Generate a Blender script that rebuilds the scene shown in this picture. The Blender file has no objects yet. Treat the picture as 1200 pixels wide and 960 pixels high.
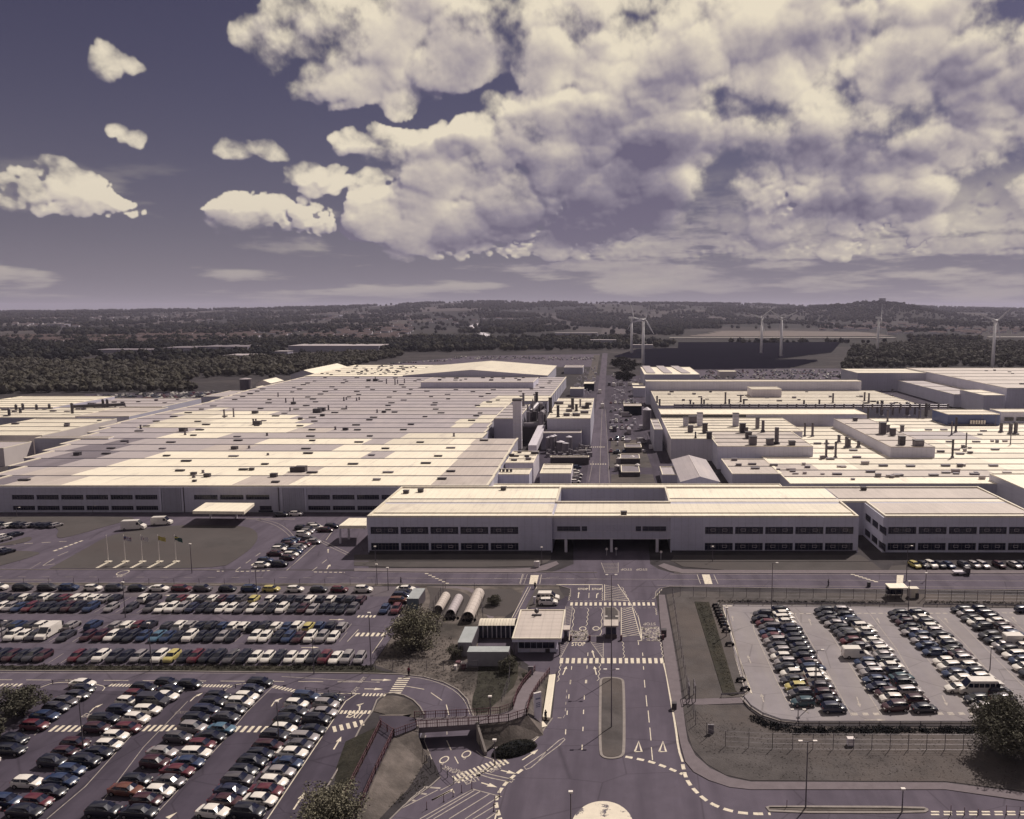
import bpy,bmesh,math,random
import numpy as np
from mathutils import Vector,noise as mnoise
R = math.radians
rnd = random.Random(7)
sc = bpy.context.scene
COL = sc.collection

# ------------------------------------------------------------------ camera
CAM_H,FPX,PX0,PY0,YH = 67.0,930.0,715.0,480.0,361.5
TH = math.atan((PY0 - YH) / FPX)
cd = bpy.data.cameras.new('camera'); cam = bpy.data.objects.new('camera',cd); COL.objects.link(cam)
cam.location = (0,0,CAM_H); cam.rotation_euler = (math.pi / 2 - TH,0,0)
cd.sensor_width = 36; cd.lens = FPX / 1200 * 36; cd.shift_x = (600 - PX0) / 1200
cd.clip_start = 1; cd.clip_end = 60000
sc.camera = cam
CT,ST = math.cos(TH),math.sin(TH)
def ray(px,py):
    a = (px - PX0) / FPX; b = -(py - PY0) / FPX
    return Vector((a,CT + b * ST,-ST + b * CT))
def g(px,py,z=0.0):                      # survey: where the sight line meets the level z
    d = ray(px,py); t = (z - CAM_H) / d.z
    return Vector((d.x * t,d.y * t,z))
def gx(px,py,z=0.0):return g(px,py,z).x
def gy(px,py,z=0.0):return g(px,py,z).y
def hz(py,Y):                             # height seen at row py at distance Y
    d = ray(PX0,py); return CAM_H + d.z * Y / d.y
def to_px(x,y,z):
    dz = z - CAM_H; f = y * CT - dz * ST; u = y * ST + dz * CT
    return PX0 + FPX * x / f,PY0 - FPX * u / f

# ------------------------------------------------------------------ light
SUN_EL,SUN_AZ = R(50),R(38)              # azimuth measured from +Y towards +X
vt = sc.view_settings; vt.view_transform = 'Standard'; vt.look = 'None'; vt.exposure = 0; vt.gamma = 1
sd = bpy.data.lights.new('sun','SUN'); so = bpy.data.objects.new('sun',sd); COL.objects.link(so)
sd.energy = 4.4; sd.angle = R(0.53); sd.color = (1.0,0.905,0.80)
sdir = Vector((math.sin(SUN_AZ) * math.cos(SUN_EL),math.cos(SUN_AZ) * math.cos(SUN_EL),math.sin(SUN_EL)))
so.rotation_euler = sdir.to_track_quat('Z','Y').to_euler()
so.location = (0,0,300)

world = bpy.data.worlds.new('World'); sc.world = world; world.use_nodes = True
nt = world.node_tree; N = nt.nodes; L = nt.links
for n in list(N):N.remove(n)
def wn(t,**k):
    n = N.new(t)
    for a,b in k.items():setattr(n,a,b)
    return n
def wm(op,a,b=None,c=None,clamp=False):
    n = N.new('ShaderNodeMath'); n.operation = op; n.use_clamp = clamp
    for i,v in enumerate((a,b,c)):
        if v is None:continue
        if isinstance(v,(int,float)):n.inputs[i].default_value = v
        else:L.new(v,n.inputs[i])
    return n.outputs[0]
def sstep(x,a,b):
    n = N.new('ShaderNodeMapRange'); n.interpolation_type = 'SMOOTHSTEP'
    L.new(x,n.inputs[0]); n.inputs[1].default_value = a; n.inputs[2].default_value = b
    return n.outputs[0]
def wmix(f,a,b):
    n = N.new('ShaderNodeMix'); n.data_type = 'RGBA'
    if isinstance(f,(int,float)):n.inputs[0].default_value = f
    else:L.new(f,n.inputs[0])
    for s,v in ((6,a),(7,b)):
        if isinstance(v,tuple):n.inputs[s].default_value = (*v,1)
        else:L.new(v,n.inputs[s])
    return n.outputs[2]
tc = wn('ShaderNodeTexCoord'); sep = wn('ShaderNodeSeparateXYZ'); L.new(tc.outputs['Generated'],sep.inputs[0])
dx,dy,dz = sep.outputs
az = wm('ARCTAN2',dx,dy); el = wm('ARCSINE',dz)
sky = wn('ShaderNodeTexSky',sky_type='NISHITA'); sky.sun_disc = False; sky.sun_elevation = SUN_EL; sky.sun_rotation = SUN_AZ
sky.altitude = 60; sky.air_density = 1.0; sky.dust_density = 1.4; sky.ozone_density = 1.0
hs = wn('ShaderNodeHueSaturation'); hs.inputs['Saturation'].default_value = 0.52; hs.inputs['Hue'].default_value = 0.53
L.new(sky.outputs[0],hs.inputs['Color'])
tint = wn('ShaderNodeMix',data_type='RGBA',blend_type='MULTIPLY'); tint.inputs[0].default_value = 1
L.new(hs.outputs[0],tint.inputs[6]); tint.inputs[7].default_value = (0.40,0.31,0.40,1)
# clouds: density and shading computed over (azimuth, elevation) as arrays, finer and flatter towards the horizon
elc = wm('MAXIMUM',el,0.0)
EP = 0.72; EVM = (math.pi / 2) ** EP; IW,IH = 6144,1024
def azel(px,py):
    d = ray(px,py).normalized(); return math.atan2(d.x,d.y),math.asin(d.z)
# cloud masses over the site: (px, py, half width, half height, strength)
BLOBS = [(300,60,34,18,.75),(345,20,40,24,.8),(395,120,44,20,.7),(445,95,50,20,.6),(420,160,20,10,.4),(460,180,50,18,.6),(300,178,30,9,.6),(375,214,24,11,.5),(285,322,44,9,.5),(445,240,30,14,.5),(1190,180,70,60,.8),(1190,260,60,30,.7),(1010,225,60,30,.5),(85,236,84,26,1.0),(30,232,70,28,.8),(70,212,40,20,.6),(322,264,74,18,1.0),(285,250,48,22,.8),(345,256,30,14,.4),  (138,158,40,17,.78),(128,76,34,14,.66),(300,178,46,12,.70),(375,214,32,15,.80),(195,256,14,9,.55),
         (285,324,50,10,.55),(20,323,34,8,.5),(233,178,9,5,.4),(445,215,18,8,.5),(60,348,60,7,.4),(230,346,100,8,.42),(480,344,90,8,.42),
         (400,70,60,40,.75),(330,45,40,22,.6),(370,25,40,20,.6),(350,105,55,14,.5),(430,112,50,24,.6),(470,20,90,46,1.0),(590,40,90,46,1.0),(680,20,50,26,.7),(640,60,70,30,.7),
         (470,172,60,24,.8),(540,200,80,30,.9),(610,165,80,34,.9),(455,255,55,26,.9),(540,275,80,28,.9),(640,250,90,40,1.0),(700,150,90,50,1.0),
         (780,60,110,70,1.1),(900,60,120,70,1.1),(1040,60,130,80,1.1),(1170,80,110,90,1.1),(830,160,140,70,1.1),(980,180,160,80,1.2),(1130,210,130,80,1.2),(780,240,140,50,1.1),(940,270,180,44,1.1),(1120,300,160,40,1.0),
         (620,310,160,20,.75),(820,325,220,20,.8),(1060,335,200,16,.8),(1300,150,160,160,1.1),(700,345,420,9,.45)]
HOLES = [(560,300,60,8,.5),(760,305,80,6,.45),(1000,300,90,6,.5),(900,215,40,7,.4),(650,235,40,8,.45),(1120,150,20,8,.4),(215,240,26,40,1.1),(413,262,16,30,.9),(180,200,60,16,.8),(660,178,24,10,.5),(930,90,20,8,.5),(700,225,26,8,.45),(1080,40,18,8,.4),(880,235,30,6,.35),(985,88,34,10,.9),(1000,2,34,12,.8),(660,105,34,14,.6),(700,112,22,10,.4),(850,192,20,8,.6),(760,85,14,8,.5),(830,110,12,8,.5),(640,215,30,16,.6),(590,118,46,16,.6),(1160,14,20,9,.4),(820,205,18,8,.4),(740,16,26,12,.6),(1045,155,14,9,.35),(545,150,60,16,.6),(470,140,40,14,.5),(400,150,40,12,.4)]
SHADE = [(985,38,60,26,.6),(1125,88,66,32,.75),(900,170,50,18,.6),(1000,182,90,24,.85),(990,248,70,16,.75),(630,258,36,18,.6),(707,283,46,14,.6),(1170,165,60,24,.6),(870,245,60,10,.4),(560,60,40,20,.35),(830,150,40,22,.35),
         (760,250,50,12,.45),(1110,235,60,12,.5),(820,290,120,7,.4),(1080,290,120,7,.4),(560,285,60,10,.4),(690,60,30,16,.3)]
crs = np.random.RandomState(5)
def lattice(nx,ny):                       # smooth noise from a random lattice, periodic round the horizon
    T = crs.rand(ny + 4,nx).astype(np.float32) * 2 - 1
    def wts(t):t2 = t * t; t3 = t2 * t; return [(1 - 3 * t + 3 * t2 - t3) / 6,(4 - 6 * t2 + 3 * t3) / 6,(1 + 3 * t + 3 * t2 - 3 * t3) / 6,t3 / 6]
    y = np.linspace(0,ny,IH,endpoint=False); iy = y.astype(int); w = wts((y - iy).astype(np.float32)[:,None])
    A = sum(w[k] * T[np.minimum(iy + k,ny + 3)] for k in range(4))
    x = np.linspace(0,nx,IW,endpoint=False); ix = x.astype(int); w = wts((x - ix).astype(np.float32)[None,:])
    return sum(w[k] * A[:,(ix + k) % nx] for k in range(4)) * 1.9
def octaves(cell,n,rough=.55,stretch=1.0,billow=False):
    o = np.zeros((IH,IW),np.float32); a = 1.0; tot = 0
    for k in range(n):
        l_ = lattice(max(3,int(2 * math.pi / (cell * stretch))),max(3,int(EVM / cell)))
        o += a * ((np.abs(l_) * 2.2 - .6) if billow else l_); tot += a; a *= rough; cell /= 2.03
    return o / tot
def cloud_maps():
    A = (np.arange(IW,dtype=np.float32) + .5) / IW * 2 * math.pi - math.pi
    E = (((np.arange(IH,dtype=np.float32) + .5) / IH) * EVM) ** (1 / EP)
    acc = np.zeros((IH,IW),np.float32); hv = acc.copy(); sw = acc.copy()
    def win(bx,by,sx,sy,flat=False):
        a0,e0 = azel(bx,by); ra,re = 2.6 * sx / FPX,2.6 * sy / FPX
        i0,i1 = np.searchsorted(A,a0 - ra),np.searchsorted(A,a0 + ra); j0,j1 = np.searchsorted(E,e0 - re),np.searchsorted(E,e0 + re)
        u = (A[i0:i1] - a0)[None,:] * FPX / sx; v = (E[j0:j1] - e0)[:,None] * FPX / sy
        vv = np.where(v < 0,v * 1.75,v) if flat else v
        return np.exp(-(u * u + vv * vv)),v + 0 * u,slice(j0,j1),slice(i0,i1)
    for bx,by,sx,sy,st in BLOBS:
        w,v,J,I = win(bx,by,sx,sy,True); acc[J,I] += w * st; hv[J,I] += w * st * v
    hrel = hv / (acc + .05); acc = np.minimum(acc,1.10)
    for h_ in HOLES:w,v,J,I = win(*h_[:4]); acc[J,I] -= w * h_[4]
    shd = np.zeros_like(acc)
    for h_ in SHADE:w,v,J,I = win(*h_[:4]); shd[J,I] += w * h_[4]
    sm = lambda x,a,b_:(lambda t:t * t * (3 - 2 * t))(np.clip((x - a) / (b_ - a),0,1))
    rest = np.maximum(sm(np.abs(A),.80,1.25)[None,:],sm(E,.42,.6)[:,None])
    mid = octaves(.34,5,.55)
    acc = acc * (1 - rest) + rest * (.56 + .50 * mid)
    fine = octaves(.055,7,.60); big = octaves(.22,4,.5); puffB = octaves(.045,5,.55,billow=True)
    D = acc * 1.12 + .70 * mid + .46 * big + .40 * fine - .56
    H_ = np.zeros((IH,IW),np.float32); px_per = IW / (2 * math.pi)
    def stamp(n,r0,r1,a_lo,a_hi,e_hi,seed):      # heaped round puffs, small over large
        q = np.random.RandomState(seed); aa = q.uniform(a_lo,a_hi,n); ee = e_hi * q.rand(n) ** 1.15; u = q.rand(n)
        for a_,e_,t in zip(aa,ee,u):
            j = int(np.searchsorted(E,e_)); i = int((a_ + math.pi) * px_per) % IW
            if j >= IH:continue
            d_ = float(D[j,i])
            if d_ < .14 or e_ < .06 or (e_ < .085 and t < .35):continue
            r = (r0 + (r1 - r0) * t * t) * (.30 + min(1,e_ / .22) * .70) * min(1.0,.45 + d_ * .8); ry = r * .72
            j0,j1 = int(np.searchsorted(E,e_ - ry)),int(np.searchsorted(E,e_ + ry)) + 1; hw = int(r * px_per) + 1; i0,i1 = max(0,i - hw),min(IW,i + hw + 1)
            if j1 - j0 < 2 or i1 - i0 < 2:continue
            dd = ((A[i0:i1] - a_) / r)[None,:] ** 2 + ((E[j0:j1] - e_) / ry)[:,None] ** 2
            h = np.sqrt(np.maximum(0,1 - dd)) * (.18 + r * 9.0) + min(d_,1.1) * .42
            h[dd > 1] = 0; v = H_[j0:j1,i0:i1]; np.maximum(v,h,out=v)
    stamp(9000,.006,.026,-1.05,.80,.45,1); stamp(22000,.004,.015,-1.05,.80,.42,2); stamp(9000,.012,.06,-math.pi,math.pi,1.5,3)
    wx = fine * 15 + octaves(.10,3) * 12; wy = octaves(.055,7,.60) * 11
    jj,ii = np.meshgrid(np.arange(IH),np.arange(IW),indexing='ij')
    H_ = H_[np.clip((jj + wy).astype(np.int32),0,IH - 1),(ii + wx).astype(np.int32) % IW]
    for _ in range(2):H_ = (H_ * 2 + np.roll(H_,1,1) + np.roll(H_,-1,1) + np.vstack([H_[1:],H_[-1:]]) + np.vstack([H_[:1],H_[:-1]])) / 6
    torn = octaves(.085,8,.62)
    dens = H_ + (.80 * torn + .58 * fine + .16 * puffB) * (.10 + .90 * sm(H_,.0,.30)) - .10
    cover = sm(dens,.08,.74)
    sh = lambda f,dx_,dy_:np.roll(np.vstack([f[dy_:],f[-1:].repeat(dy_,0)]),-dx_,1)
    body = H_ + .22 * fine + .10 * puffB
    rel = (body - sh(body,3,4)) * .80 + (body - sh(body,9,10)) * .56 + (body - sh(body,22,20)) * .36
    rel = rel + torn * .16
    lum = .84 + rel * 1.1 - .30 * sm(dens,.55,1.35) + .16 * np.clip(hrel,-1.6,1.0)
    lum -= sm(D,.35,1.3) * np.clip(.17 + .60 * big,0,.50)
    lum -= shd * np.clip(.36 + .45 * fine + .3 * mid,.05,.55)
    lum += rest * .04  # clouds out of view brightened for more fill on the shaded walls
    low = octaves(.024,6,.58,stretch=4.0); cl = sm(low * 1.1 + .30 * big + .46 * np.clip(acc,0,1),.20,.66) * (1 - sm(E,.08,.18))[:,None] * .8 * (.35 + .65 * np.maximum(sm(A,-.42,-.2)[None,:],1 - sm(E,.03,.06)[:,None]))
    k = np.clip(cl - cover,0,1); lum = lum * (1 - k) + k * (.62 + .45 * low + .2 * fine); cover = np.maximum(cover,cl)
    return cover * sm(E,.0,.012)[:,None],np.clip(lum,0,1)
cov_,lum_ = cloud_maps()
img = bpy.data.images.new('cloud_map',IW,IH,float_buffer=True,is_data=True)
buf = np.ones((IH,IW,4),np.float32); buf[...,0] = cov_; buf[...,1] = lum_; img.pixels.foreach_set(buf.ravel()); img.update(); img.pack()
del buf
uvn = wn('ShaderNodeCombineXYZ'); L.new(wm('ADD',wm('MULTIPLY',az,1 / (2 * math.pi)),0.5),uvn.inputs[0])
L.new(wm('MINIMUM',wm('MULTIPLY',wm('POWER',elc,EP),1 / EVM),.999),uvn.inputs[1])
it = wn('ShaderNodeTexImage',extension='EXTEND',interpolation='Linear'); it.image = img; L.new(uvn.outputs[0],it.inputs[0])
isep = wn('ShaderNodeSeparateColor'); L.new(it.outputs[0],isep.inputs[0]); cover,lum = isep.outputs[0],isep.outputs[1]
ccol = wn('ShaderNodeValToRGB'); L.new(lum,ccol.inputs[0]); cr = ccol.color_ramp; cr.interpolation = 'LINEAR'
cr.elements[0].position = 0.06; cr.elements[0].color = (0.140,0.122,0.190,1)
cr.elements[1].position = 0.98; cr.elements[1].color = (0.80,0.71,0.56,1)
e = cr.elements.new(0.34); e.color = (0.270,0.238,0.292,1)
e = cr.elements.new(0.66); e.color = (0.53,0.465,0.430,1)
# low air: everything near the horizon pales to the same grey mauve
air = wm('EXPONENT',wm('MULTIPLY',elc,-10.0))
skyc = wmix(wm('MULTIPLY',air,0.92),tint.outputs[2],(0.295,0.262,0.308))
c2 = wmix(wm('MULTIPLY',wm('EXPONENT',wm('MULTIPLY',elc,-16.0)),0.66),ccol.outputs[0],(0.345,0.300,0.330))
final = wmix(wm('MULTIPLY',cover,wm('SUBTRACT',1.0,wm('MULTIPLY',wm('EXPONENT',wm('MULTIPLY',elc,-30.0)),0.75))),skyc,c2)
# the sky colour and the clouds meet in Backgrounds of the same sky
bg = wn('ShaderNodeBackground'); bg.inputs[1].default_value = 1.0
out = wn('ShaderNodeOutputWorld'); L.new(final,bg.inputs[0]); L.new(bg.outputs[0],out.inputs[0])
tint.inputs[7].default_value = (0.0150,0.0138,0.0208,1)     # sky texture strength 0.1

# ------------------------------------------------------------------ materials
MATS = {}
def mat(name,col,rough=0.75,metal=0.0,var=0.12,scale=0.6,bump=0.0,bscale=6.0,obj=False,emit=None,var2=None,alpha=None,spec=None,stretch=None):
    if name in MATS:return MATS[name]
    m = bpy.data.materials.new(name); m.use_nodes = True; t = m.node_tree; b = t.nodes['Principled BSDF']
    b.inputs['Roughness'].default_value = rough; b.inputs['Metallic'].default_value = metal
    if spec is None and rough >= .8:spec = .06
    if spec is not None:b.inputs['Specular IOR Level'].default_value = spec
    def vec():
        if obj:n = t.nodes.new('ShaderNodeTexCoord'); o = n.outputs['Object']
        else:n = t.nodes.new('ShaderNodeNewGeometry'); o = n.outputs['Position']
        if stretch:
            mp = t.nodes.new('ShaderNodeMapping'); t.links.new(o,mp.inputs[0]); mp.inputs['Scale'].default_value = stretch; o = mp.outputs[0]
        return o
    v = vec()
    n = t.nodes.new('ShaderNodeTexNoise'); n.inputs['Scale'].default_value = scale; n.inputs['Detail'].default_value = 7; n.inputs['Roughness'].default_value = 0.62
    t.links.new(v,n.inputs['Vector'])
    r = t.nodes.new('ShaderNodeValToRGB'); t.links.new(n.outputs['Fac'],r.inputs[0])
    lo = tuple(c * (1 - var) for c in col); hi = tuple(min(1,c * (1 + var)) for c in col)
    r.color_ramp.elements[0].position = 0.32; r.color_ramp.elements[0].color = (*lo,1)
    r.color_ramp.elements[1].position = 0.68; r.color_ramp.elements[1].color = (*hi,1)
    co = r.outputs[0]
    if var2:                                   # second, larger pattern: (scale, colour, lo, hi)
        n2 = t.nodes.new('ShaderNodeTexNoise'); n2.inputs['Scale'].default_value = var2[0]; n2.inputs['Detail'].default_value = 6
        n2.inputs['Roughness'].default_value = 0.65; t.links.new(v,n2.inputs['Vector'])
        mr = t.nodes.new('ShaderNodeMapRange'); mr.inputs[1].default_value = var2[2]; mr.inputs[2].default_value = var2[3]; t.links.new(n2.outputs['Fac'],mr.inputs[0])
        mx = t.nodes.new('ShaderNodeMix'); mx.data_type = 'RGBA'; t.links.new(mr.outputs[0],mx.inputs[0]); t.links.new(co,mx.inputs[6]); mx.inputs[7].default_value = (*var2[1],1)
        co = mx.outputs[2]
    t.links.new(co,b.inputs['Base Color'])
    if bump:
        nb = t.nodes.new('ShaderNodeTexNoise'); nb.inputs['Scale'].default_value = bscale; nb.inputs['Detail'].default_value = 5; t.links.new(v,nb.inputs['Vector'])
        bp = t.nodes.new('ShaderNodeBump'); bp.inputs['Strength'].default_value = bump; bp.inputs['Distance'].default_value = 0.15
        t.links.new(nb.outputs['Fac'],bp.inputs['Height']); t.links.new(bp.outputs[0],b.inputs['Normal'])
    MATS[name] = m; return m
def M(n):return MATS[n]

# ------------------------------------------------------------------ object helpers
CNT = {}
def setp(o,label=None,cat=None,group=None,kind=None):
    if label:o['label'] = label
    if cat:o['category'] = cat
    if group:o['group'] = group
    if kind:o['kind'] = kind
    return o
def link(name,data,parent=None,loc=(0,0,0),rz=0.0):
    o = bpy.data.objects.new(name,data); COL.objects.link(o)
    o.location = loc; o.rotation_euler = (0,0,rz)
    if parent:o.parent = parent
    return o
def thing(name,label,cat,loc=(0,0,0),rz=0.0,group=None):
    o = link(name,None,None,loc,rz); o.empty_display_size = 0.5
    return setp(o,label,cat,group)
class MB:
    def parts(s,name,m,parent=None,**k):    # one object for each box drawn
        for i in range(0,len(s.f),6):q = MB(); q.v = s.v[i // 6 * 8:i // 6 * 8 + 8]; q.f = [tuple(j - i // 6 * 8 for j in f) for f in s.f[i:i + 6]]; q.build(name,m,parent,**k)
    def __init__(s):s.v = []; s.f = []
    def box(s,x0,x1,y0,y1,z0,z1):
        b = len(s.v); s.v += [(x0,y0,z0),(x1,y0,z0),(x1,y1,z0),(x0,y1,z0),(x0,y0,z1),(x1,y0,z1),(x1,y1,z1),(x0,y1,z1)]
        s.f += [tuple(b + i for i in q) for q in ((3,2,1,0),(4,5,6,7),(0,1,5,4),(1,2,6,5),(2,3,7,6),(3,0,4,7))]; return s
    def poly(s,pts):
        b = len(s.v); s.v += [tuple(p) for p in pts]; s.f.append(tuple(range(b,b + len(pts)))); return s
    def prism(s,pts,z0,z1):                 # pts counter-clockwise seen from above
        if sum(pts[i][0] * pts[(i + 1) % len(pts)][1] - pts[(i + 1) % len(pts)][0] * pts[i][1] for i in range(len(pts))) < 0:pts = pts[::-1]
        n = len(pts); b = len(s.v)
        s.v += [(p[0],p[1],z0) for p in pts] + [(p[0],p[1],z1) for p in pts]
        s.f.append(tuple(b + n + i for i in range(n))); s.f.append(tuple(b + n - 1 - i for i in range(n)))
        for i in range(n):j = (i + 1) % n; s.f.append((b + i,b + j,b + n + j,b + n + i))
        return s
    def tube(s,p0,p1,r0,r1=None,n=6,cap=True):
        r1 = r0 if r1 is None else r1
        p0 = Vector(p0); p1 = Vector(p1); d = (p1 - p0).normalized()
        a = d.orthogonal().normalized(); c = d.cross(a); b = len(s.v)
        for p,r in ((p0,r0),(p1,r1)):
            for i in range(n):
                t = 2 * math.pi * i / n; q = p + (a * math.cos(t) + c * math.sin(t)) * r; s.v.append(tuple(q))
        for i in range(n):j = (i + 1) % n; s.f.append((b + i,b + j,b + n + j,b + n + i))
        if cap:s.f.append(tuple(b + n - 1 - i for i in range(n))); s.f.append(tuple(b + n + i for i in range(n)))
        return s
    def ngonring(s,cx,cy,rx,ry,w,z,n=24,rot=0.0):
        b = len(s.v)
        for i in range(n):
            t = 2 * math.pi * i / n
            for k in (1.0,1.0 - w / max(rx,ry)):
                x,y = math.cos(t) * rx * k,math.sin(t) * ry * k
                s.v.append((cx + x * math.cos(rot) - y * math.sin(rot),cy + x * math.sin(rot) + y * math.cos(rot),z))
        for i in range(n):j = (i + 1) % n; s.f.append((b + 2 * i,b + 2 * j,b + 2 * j + 1,b + 2 * i + 1))
        return s
    def strip(s,pts,w,z=0.02,dash=None,flat=True):    # ribbon along world points; dash=(on, off)
        pts = [Vector((p[0],p[1],0)) for p in pts]
        def quad(a,b2):
            d = (b2 - a)
            if d.length < 1e-4:return
            d.normalize(); n = Vector((-d.y,d.x,0)) * w / 2
            s.poly([(q.x,q.y,z) for q in (a - n,b2 - n,b2 + n,a + n)])
        if not dash:
            n = len(pts); offs = []
            for i in range(n):
                d = (pts[min(i + 1,n - 1)] - pts[max(i - 1,0)]).normalized(); offs.append(Vector((-d.y,d.x,0)) * w / 2)
            b = len(s.v)
            for p,o in zip(pts,offs):s.v += [(p.x - o.x,p.y - o.y,z),(p.x + o.x,p.y + o.y,z)]
            for i in range(n - 1):s.f.append((b + 2 * i,b + 2 * i + 2,b + 2 * i + 3,b + 2 * i + 1))
            return s
        on,offl = dash; pos = 0.0; state = 0; rem = on
        for a,b2 in zip(pts,pts[1:]):
            Ld = (b2 - a).length; t = 0
            while t < Ld - 1e-6:
                st = min(rem,Ld - t)
                if state == 0:quad(a + (b2 - a) * (t / Ld),a + (b2 - a) * ((t + st) / Ld))
                t += st; rem -= st
                if rem <= 1e-6:state = 1 - state; rem = on if state == 0 else offl
        return s
    def mesh(s,name,m=None,smooth=False):
        me = bpy.data.meshes.new(name); me.from_pydata(s.v,[],s.f); me.validate()
        if smooth:me.shade_smooth()
        if m:me.materials.append(m)
        return me
    def build(s,name,m,parent=None,loc=(0,0,0),rz=0.0,smooth=False):
        if not s.f:return None
        return link(name,s.mesh(name,m,smooth),parent,loc,rz)
def px_poly(pts,z):return [g(x,y,z) for x,y in pts]
def smooth_line(pts,k=3):                    # Chaikin on a pixel or world polyline, ends kept
    pts = [Vector((p[0],p[1])) for p in pts]
    for _ in range(k):
        q = [pts[0]]
        for a,b in zip(pts,pts[1:]):q += [a * .75 + b * .25,a * .25 + b * .75]
        q.append(pts[-1]); pts = q
    return [(p.x,p.y) for p in pts]
def sheet(name,pts,z,m,kind='structure',world=False,parent=None):
    P = [(p[0],p[1],z) for p in pts] if world else px_poly(pts,z)
    A = sum(P[i][0] * P[(i + 1) % len(P)][1] - P[(i + 1) % len(P)][0] * P[i][1] for i in range(len(P)))
    if A < 0:P = P[::-1]
    mb = MB(); mb.poly(P); o = mb.build(name,m,parent)
    if kind and not parent:o['kind'] = kind
    return o
def slab(name,pts,z,m,kind='structure',world=False,z0=-0.3):
    P = [(p[0],p[1]) for p in pts] if world else [(q.x,q.y) for q in px_poly(pts,z)]
    mb = MB(); mb.prism(P,z0,z); o = mb.build(name,m)
    if kind:o['kind'] = kind
    return o
mat('asphalt',(0.108,0.092,0.121),0.85,var=0.10,scale=0.35,bump=0.15,bscale=9,var2=(0.05,(0.122,0.102,0.132),.45,.75))
mat('asphalt_dark',(0.070,0.059,0.082),0.85,var=0.12,scale=0.30,bump=0.15,bscale=9,var2=(0.05,(0.084,0.071,0.094),.45,.72))
mat('asphalt_light',(0.128,0.110,0.125),0.85,var=0.10,scale=0.35,bump=0.1,bscale=9,var2=(0.06,(0.15,0.13,0.14),.45,.7))
mat('concrete_lot',(0.255,0.232,0.25),0.8,var=0.09,scale=0.25,bump=0.1,bscale=7,var2=(0.06,(0.21,0.185,0.195),.48,.7))
mat('pavement',(0.165,0.14,0.155),0.85,var=0.10,scale=0.8,bump=0.1)
mat('kerb_concrete',(0.26,0.23,0.22),0.8,var=0.12,scale=1.0)
mat('grass',(0.088,0.079,0.080),0.95,var=0.28,scale=0.20,bump=0.5,bscale=3,var2=(0.035,(0.118,0.099,0.094),.45,.68))
mat('lawn',(0.088,0.079,0.080),0.95,var=0.16,scale=0.12,bump=0.4,bscale=3,var2=(0.03,(0.082,0.070,0.070),.45,.65))
mat('rough_grass',(0.040,0.038,0.032),0.95,var=0.35,scale=0.5,bump=0.8,bscale=2,var2=(0.1,(0.065,0.057,0.045),.5,.7))
mat('dry_grass',(0.145,0.124,0.116),0.95,var=0.30,scale=0.35,bump=0.5,bscale=3,var2=(0.07,(0.056,0.050,0.048),.45,.62))
mat('bare_soil',(0.19,0.16,0.145),0.95,var=0.2,scale=0.5)
mat('paint_white',(0.62,0.55,0.45),0.7,var=0.20,scale=1.6)
mat('paint_worn',(0.36,0.315,0.285),0.75,var=0.30,scale=1.8)
mat('paint_faint',(0.19,0.165,0.165),0.8,var=0.25,scale=1.5)
mat('roof_white',(0.88,0.80,0.655),0.55,var=0.05,scale=0.08,stretch=(1,0.3,1),var2=(0.25,(0.56,0.50,0.45),.56,.80))
mat('roof_cream',(0.72,0.65,0.535),0.6,var=0.07,scale=0.1,stretch=(1,0.3,1),var2=(0.2,(0.48,0.42,0.38),.52,.78))
mat('roof_beige',(0.50,0.435,0.40),0.65,var=0.08,scale=0.12,stretch=(1,0.3,1),var2=(0.1,(0.37,0.32,0.30),.5,.75))
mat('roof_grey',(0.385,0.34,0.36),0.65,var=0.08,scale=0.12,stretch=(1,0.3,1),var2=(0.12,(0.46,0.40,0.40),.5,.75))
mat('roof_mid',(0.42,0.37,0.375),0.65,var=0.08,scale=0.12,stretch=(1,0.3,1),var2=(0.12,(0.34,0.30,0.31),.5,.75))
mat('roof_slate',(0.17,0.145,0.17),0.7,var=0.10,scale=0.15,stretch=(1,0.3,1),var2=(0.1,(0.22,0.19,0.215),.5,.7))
mat('gutter',(0.13,0.115,0.14),0.7,var=0.1)
mat('clad_grey',(0.555,0.54,0.65),0.6,var=0.06,scale=0.15,stretch=(1,1,.2))
mat('clad_mauve',(0.455,0.44,0.53),0.6,var=0.06,scale=0.15,stretch=(1,1,.2))
mat('clad_light',(0.58,0.54,0.60),0.6,var=0.06,scale=0.15,stretch=(1,1,.2))
mat('clad_band',(0.33,0.31,0.39),0.65,var=0.05)
mat('clad_white',(0.62,0.56,0.55),0.6,var=0.05,scale=0.2)
mat('clad_blue',(0.085,0.11,0.24),0.5,var=0.08)
mat('dark_metal',(0.06,0.052,0.062),0.5,0.3,var=0.15)
mat('duct_metal',(0.20,0.18,0.205),0.5,0.2,var=0.12)
mat('steel',(0.12,0.105,0.125),0.5,0.4,var=0.1)
mat('white_metal',(0.70,0.64,0.60),0.5,var=0.05)
mat('frame_white',(0.46,0.41,0.44),0.5,var=0.05)
mat('window_glass',(0.012,0.015,0.036),0.12,var=0.2,scale=0.3,spec=0.6)
mat('dark_interior',(0.010,0.012,0.026),0.9,var=0.1)  # near-black blue: darkness inside openings put into the colour
mat('brick_dark',(0.09,0.075,0.08),0.9,var=0.15,scale=2)
mat('rail_red',(0.095,0.036,0.048),0.6,var=0.15,scale=2)
mat('leaf',(0.034,0.033,0.028),0.85,var=0.35,scale=0.6,var2=(.0045,(.064,.058,.050),.50,.66))  # broad leaf tone drifts: mixed species, with cloud shade put into the colour
mat('leaf_scrub',(0.082,0.076,0.068),0.85,var=0.4,scale=0.3,var2=(.02,(.046,.043,.038),.48,.60))
mat('leaf_near',(0.16,0.148,0.112),0.85,var=0.45,scale=0.5)
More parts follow.
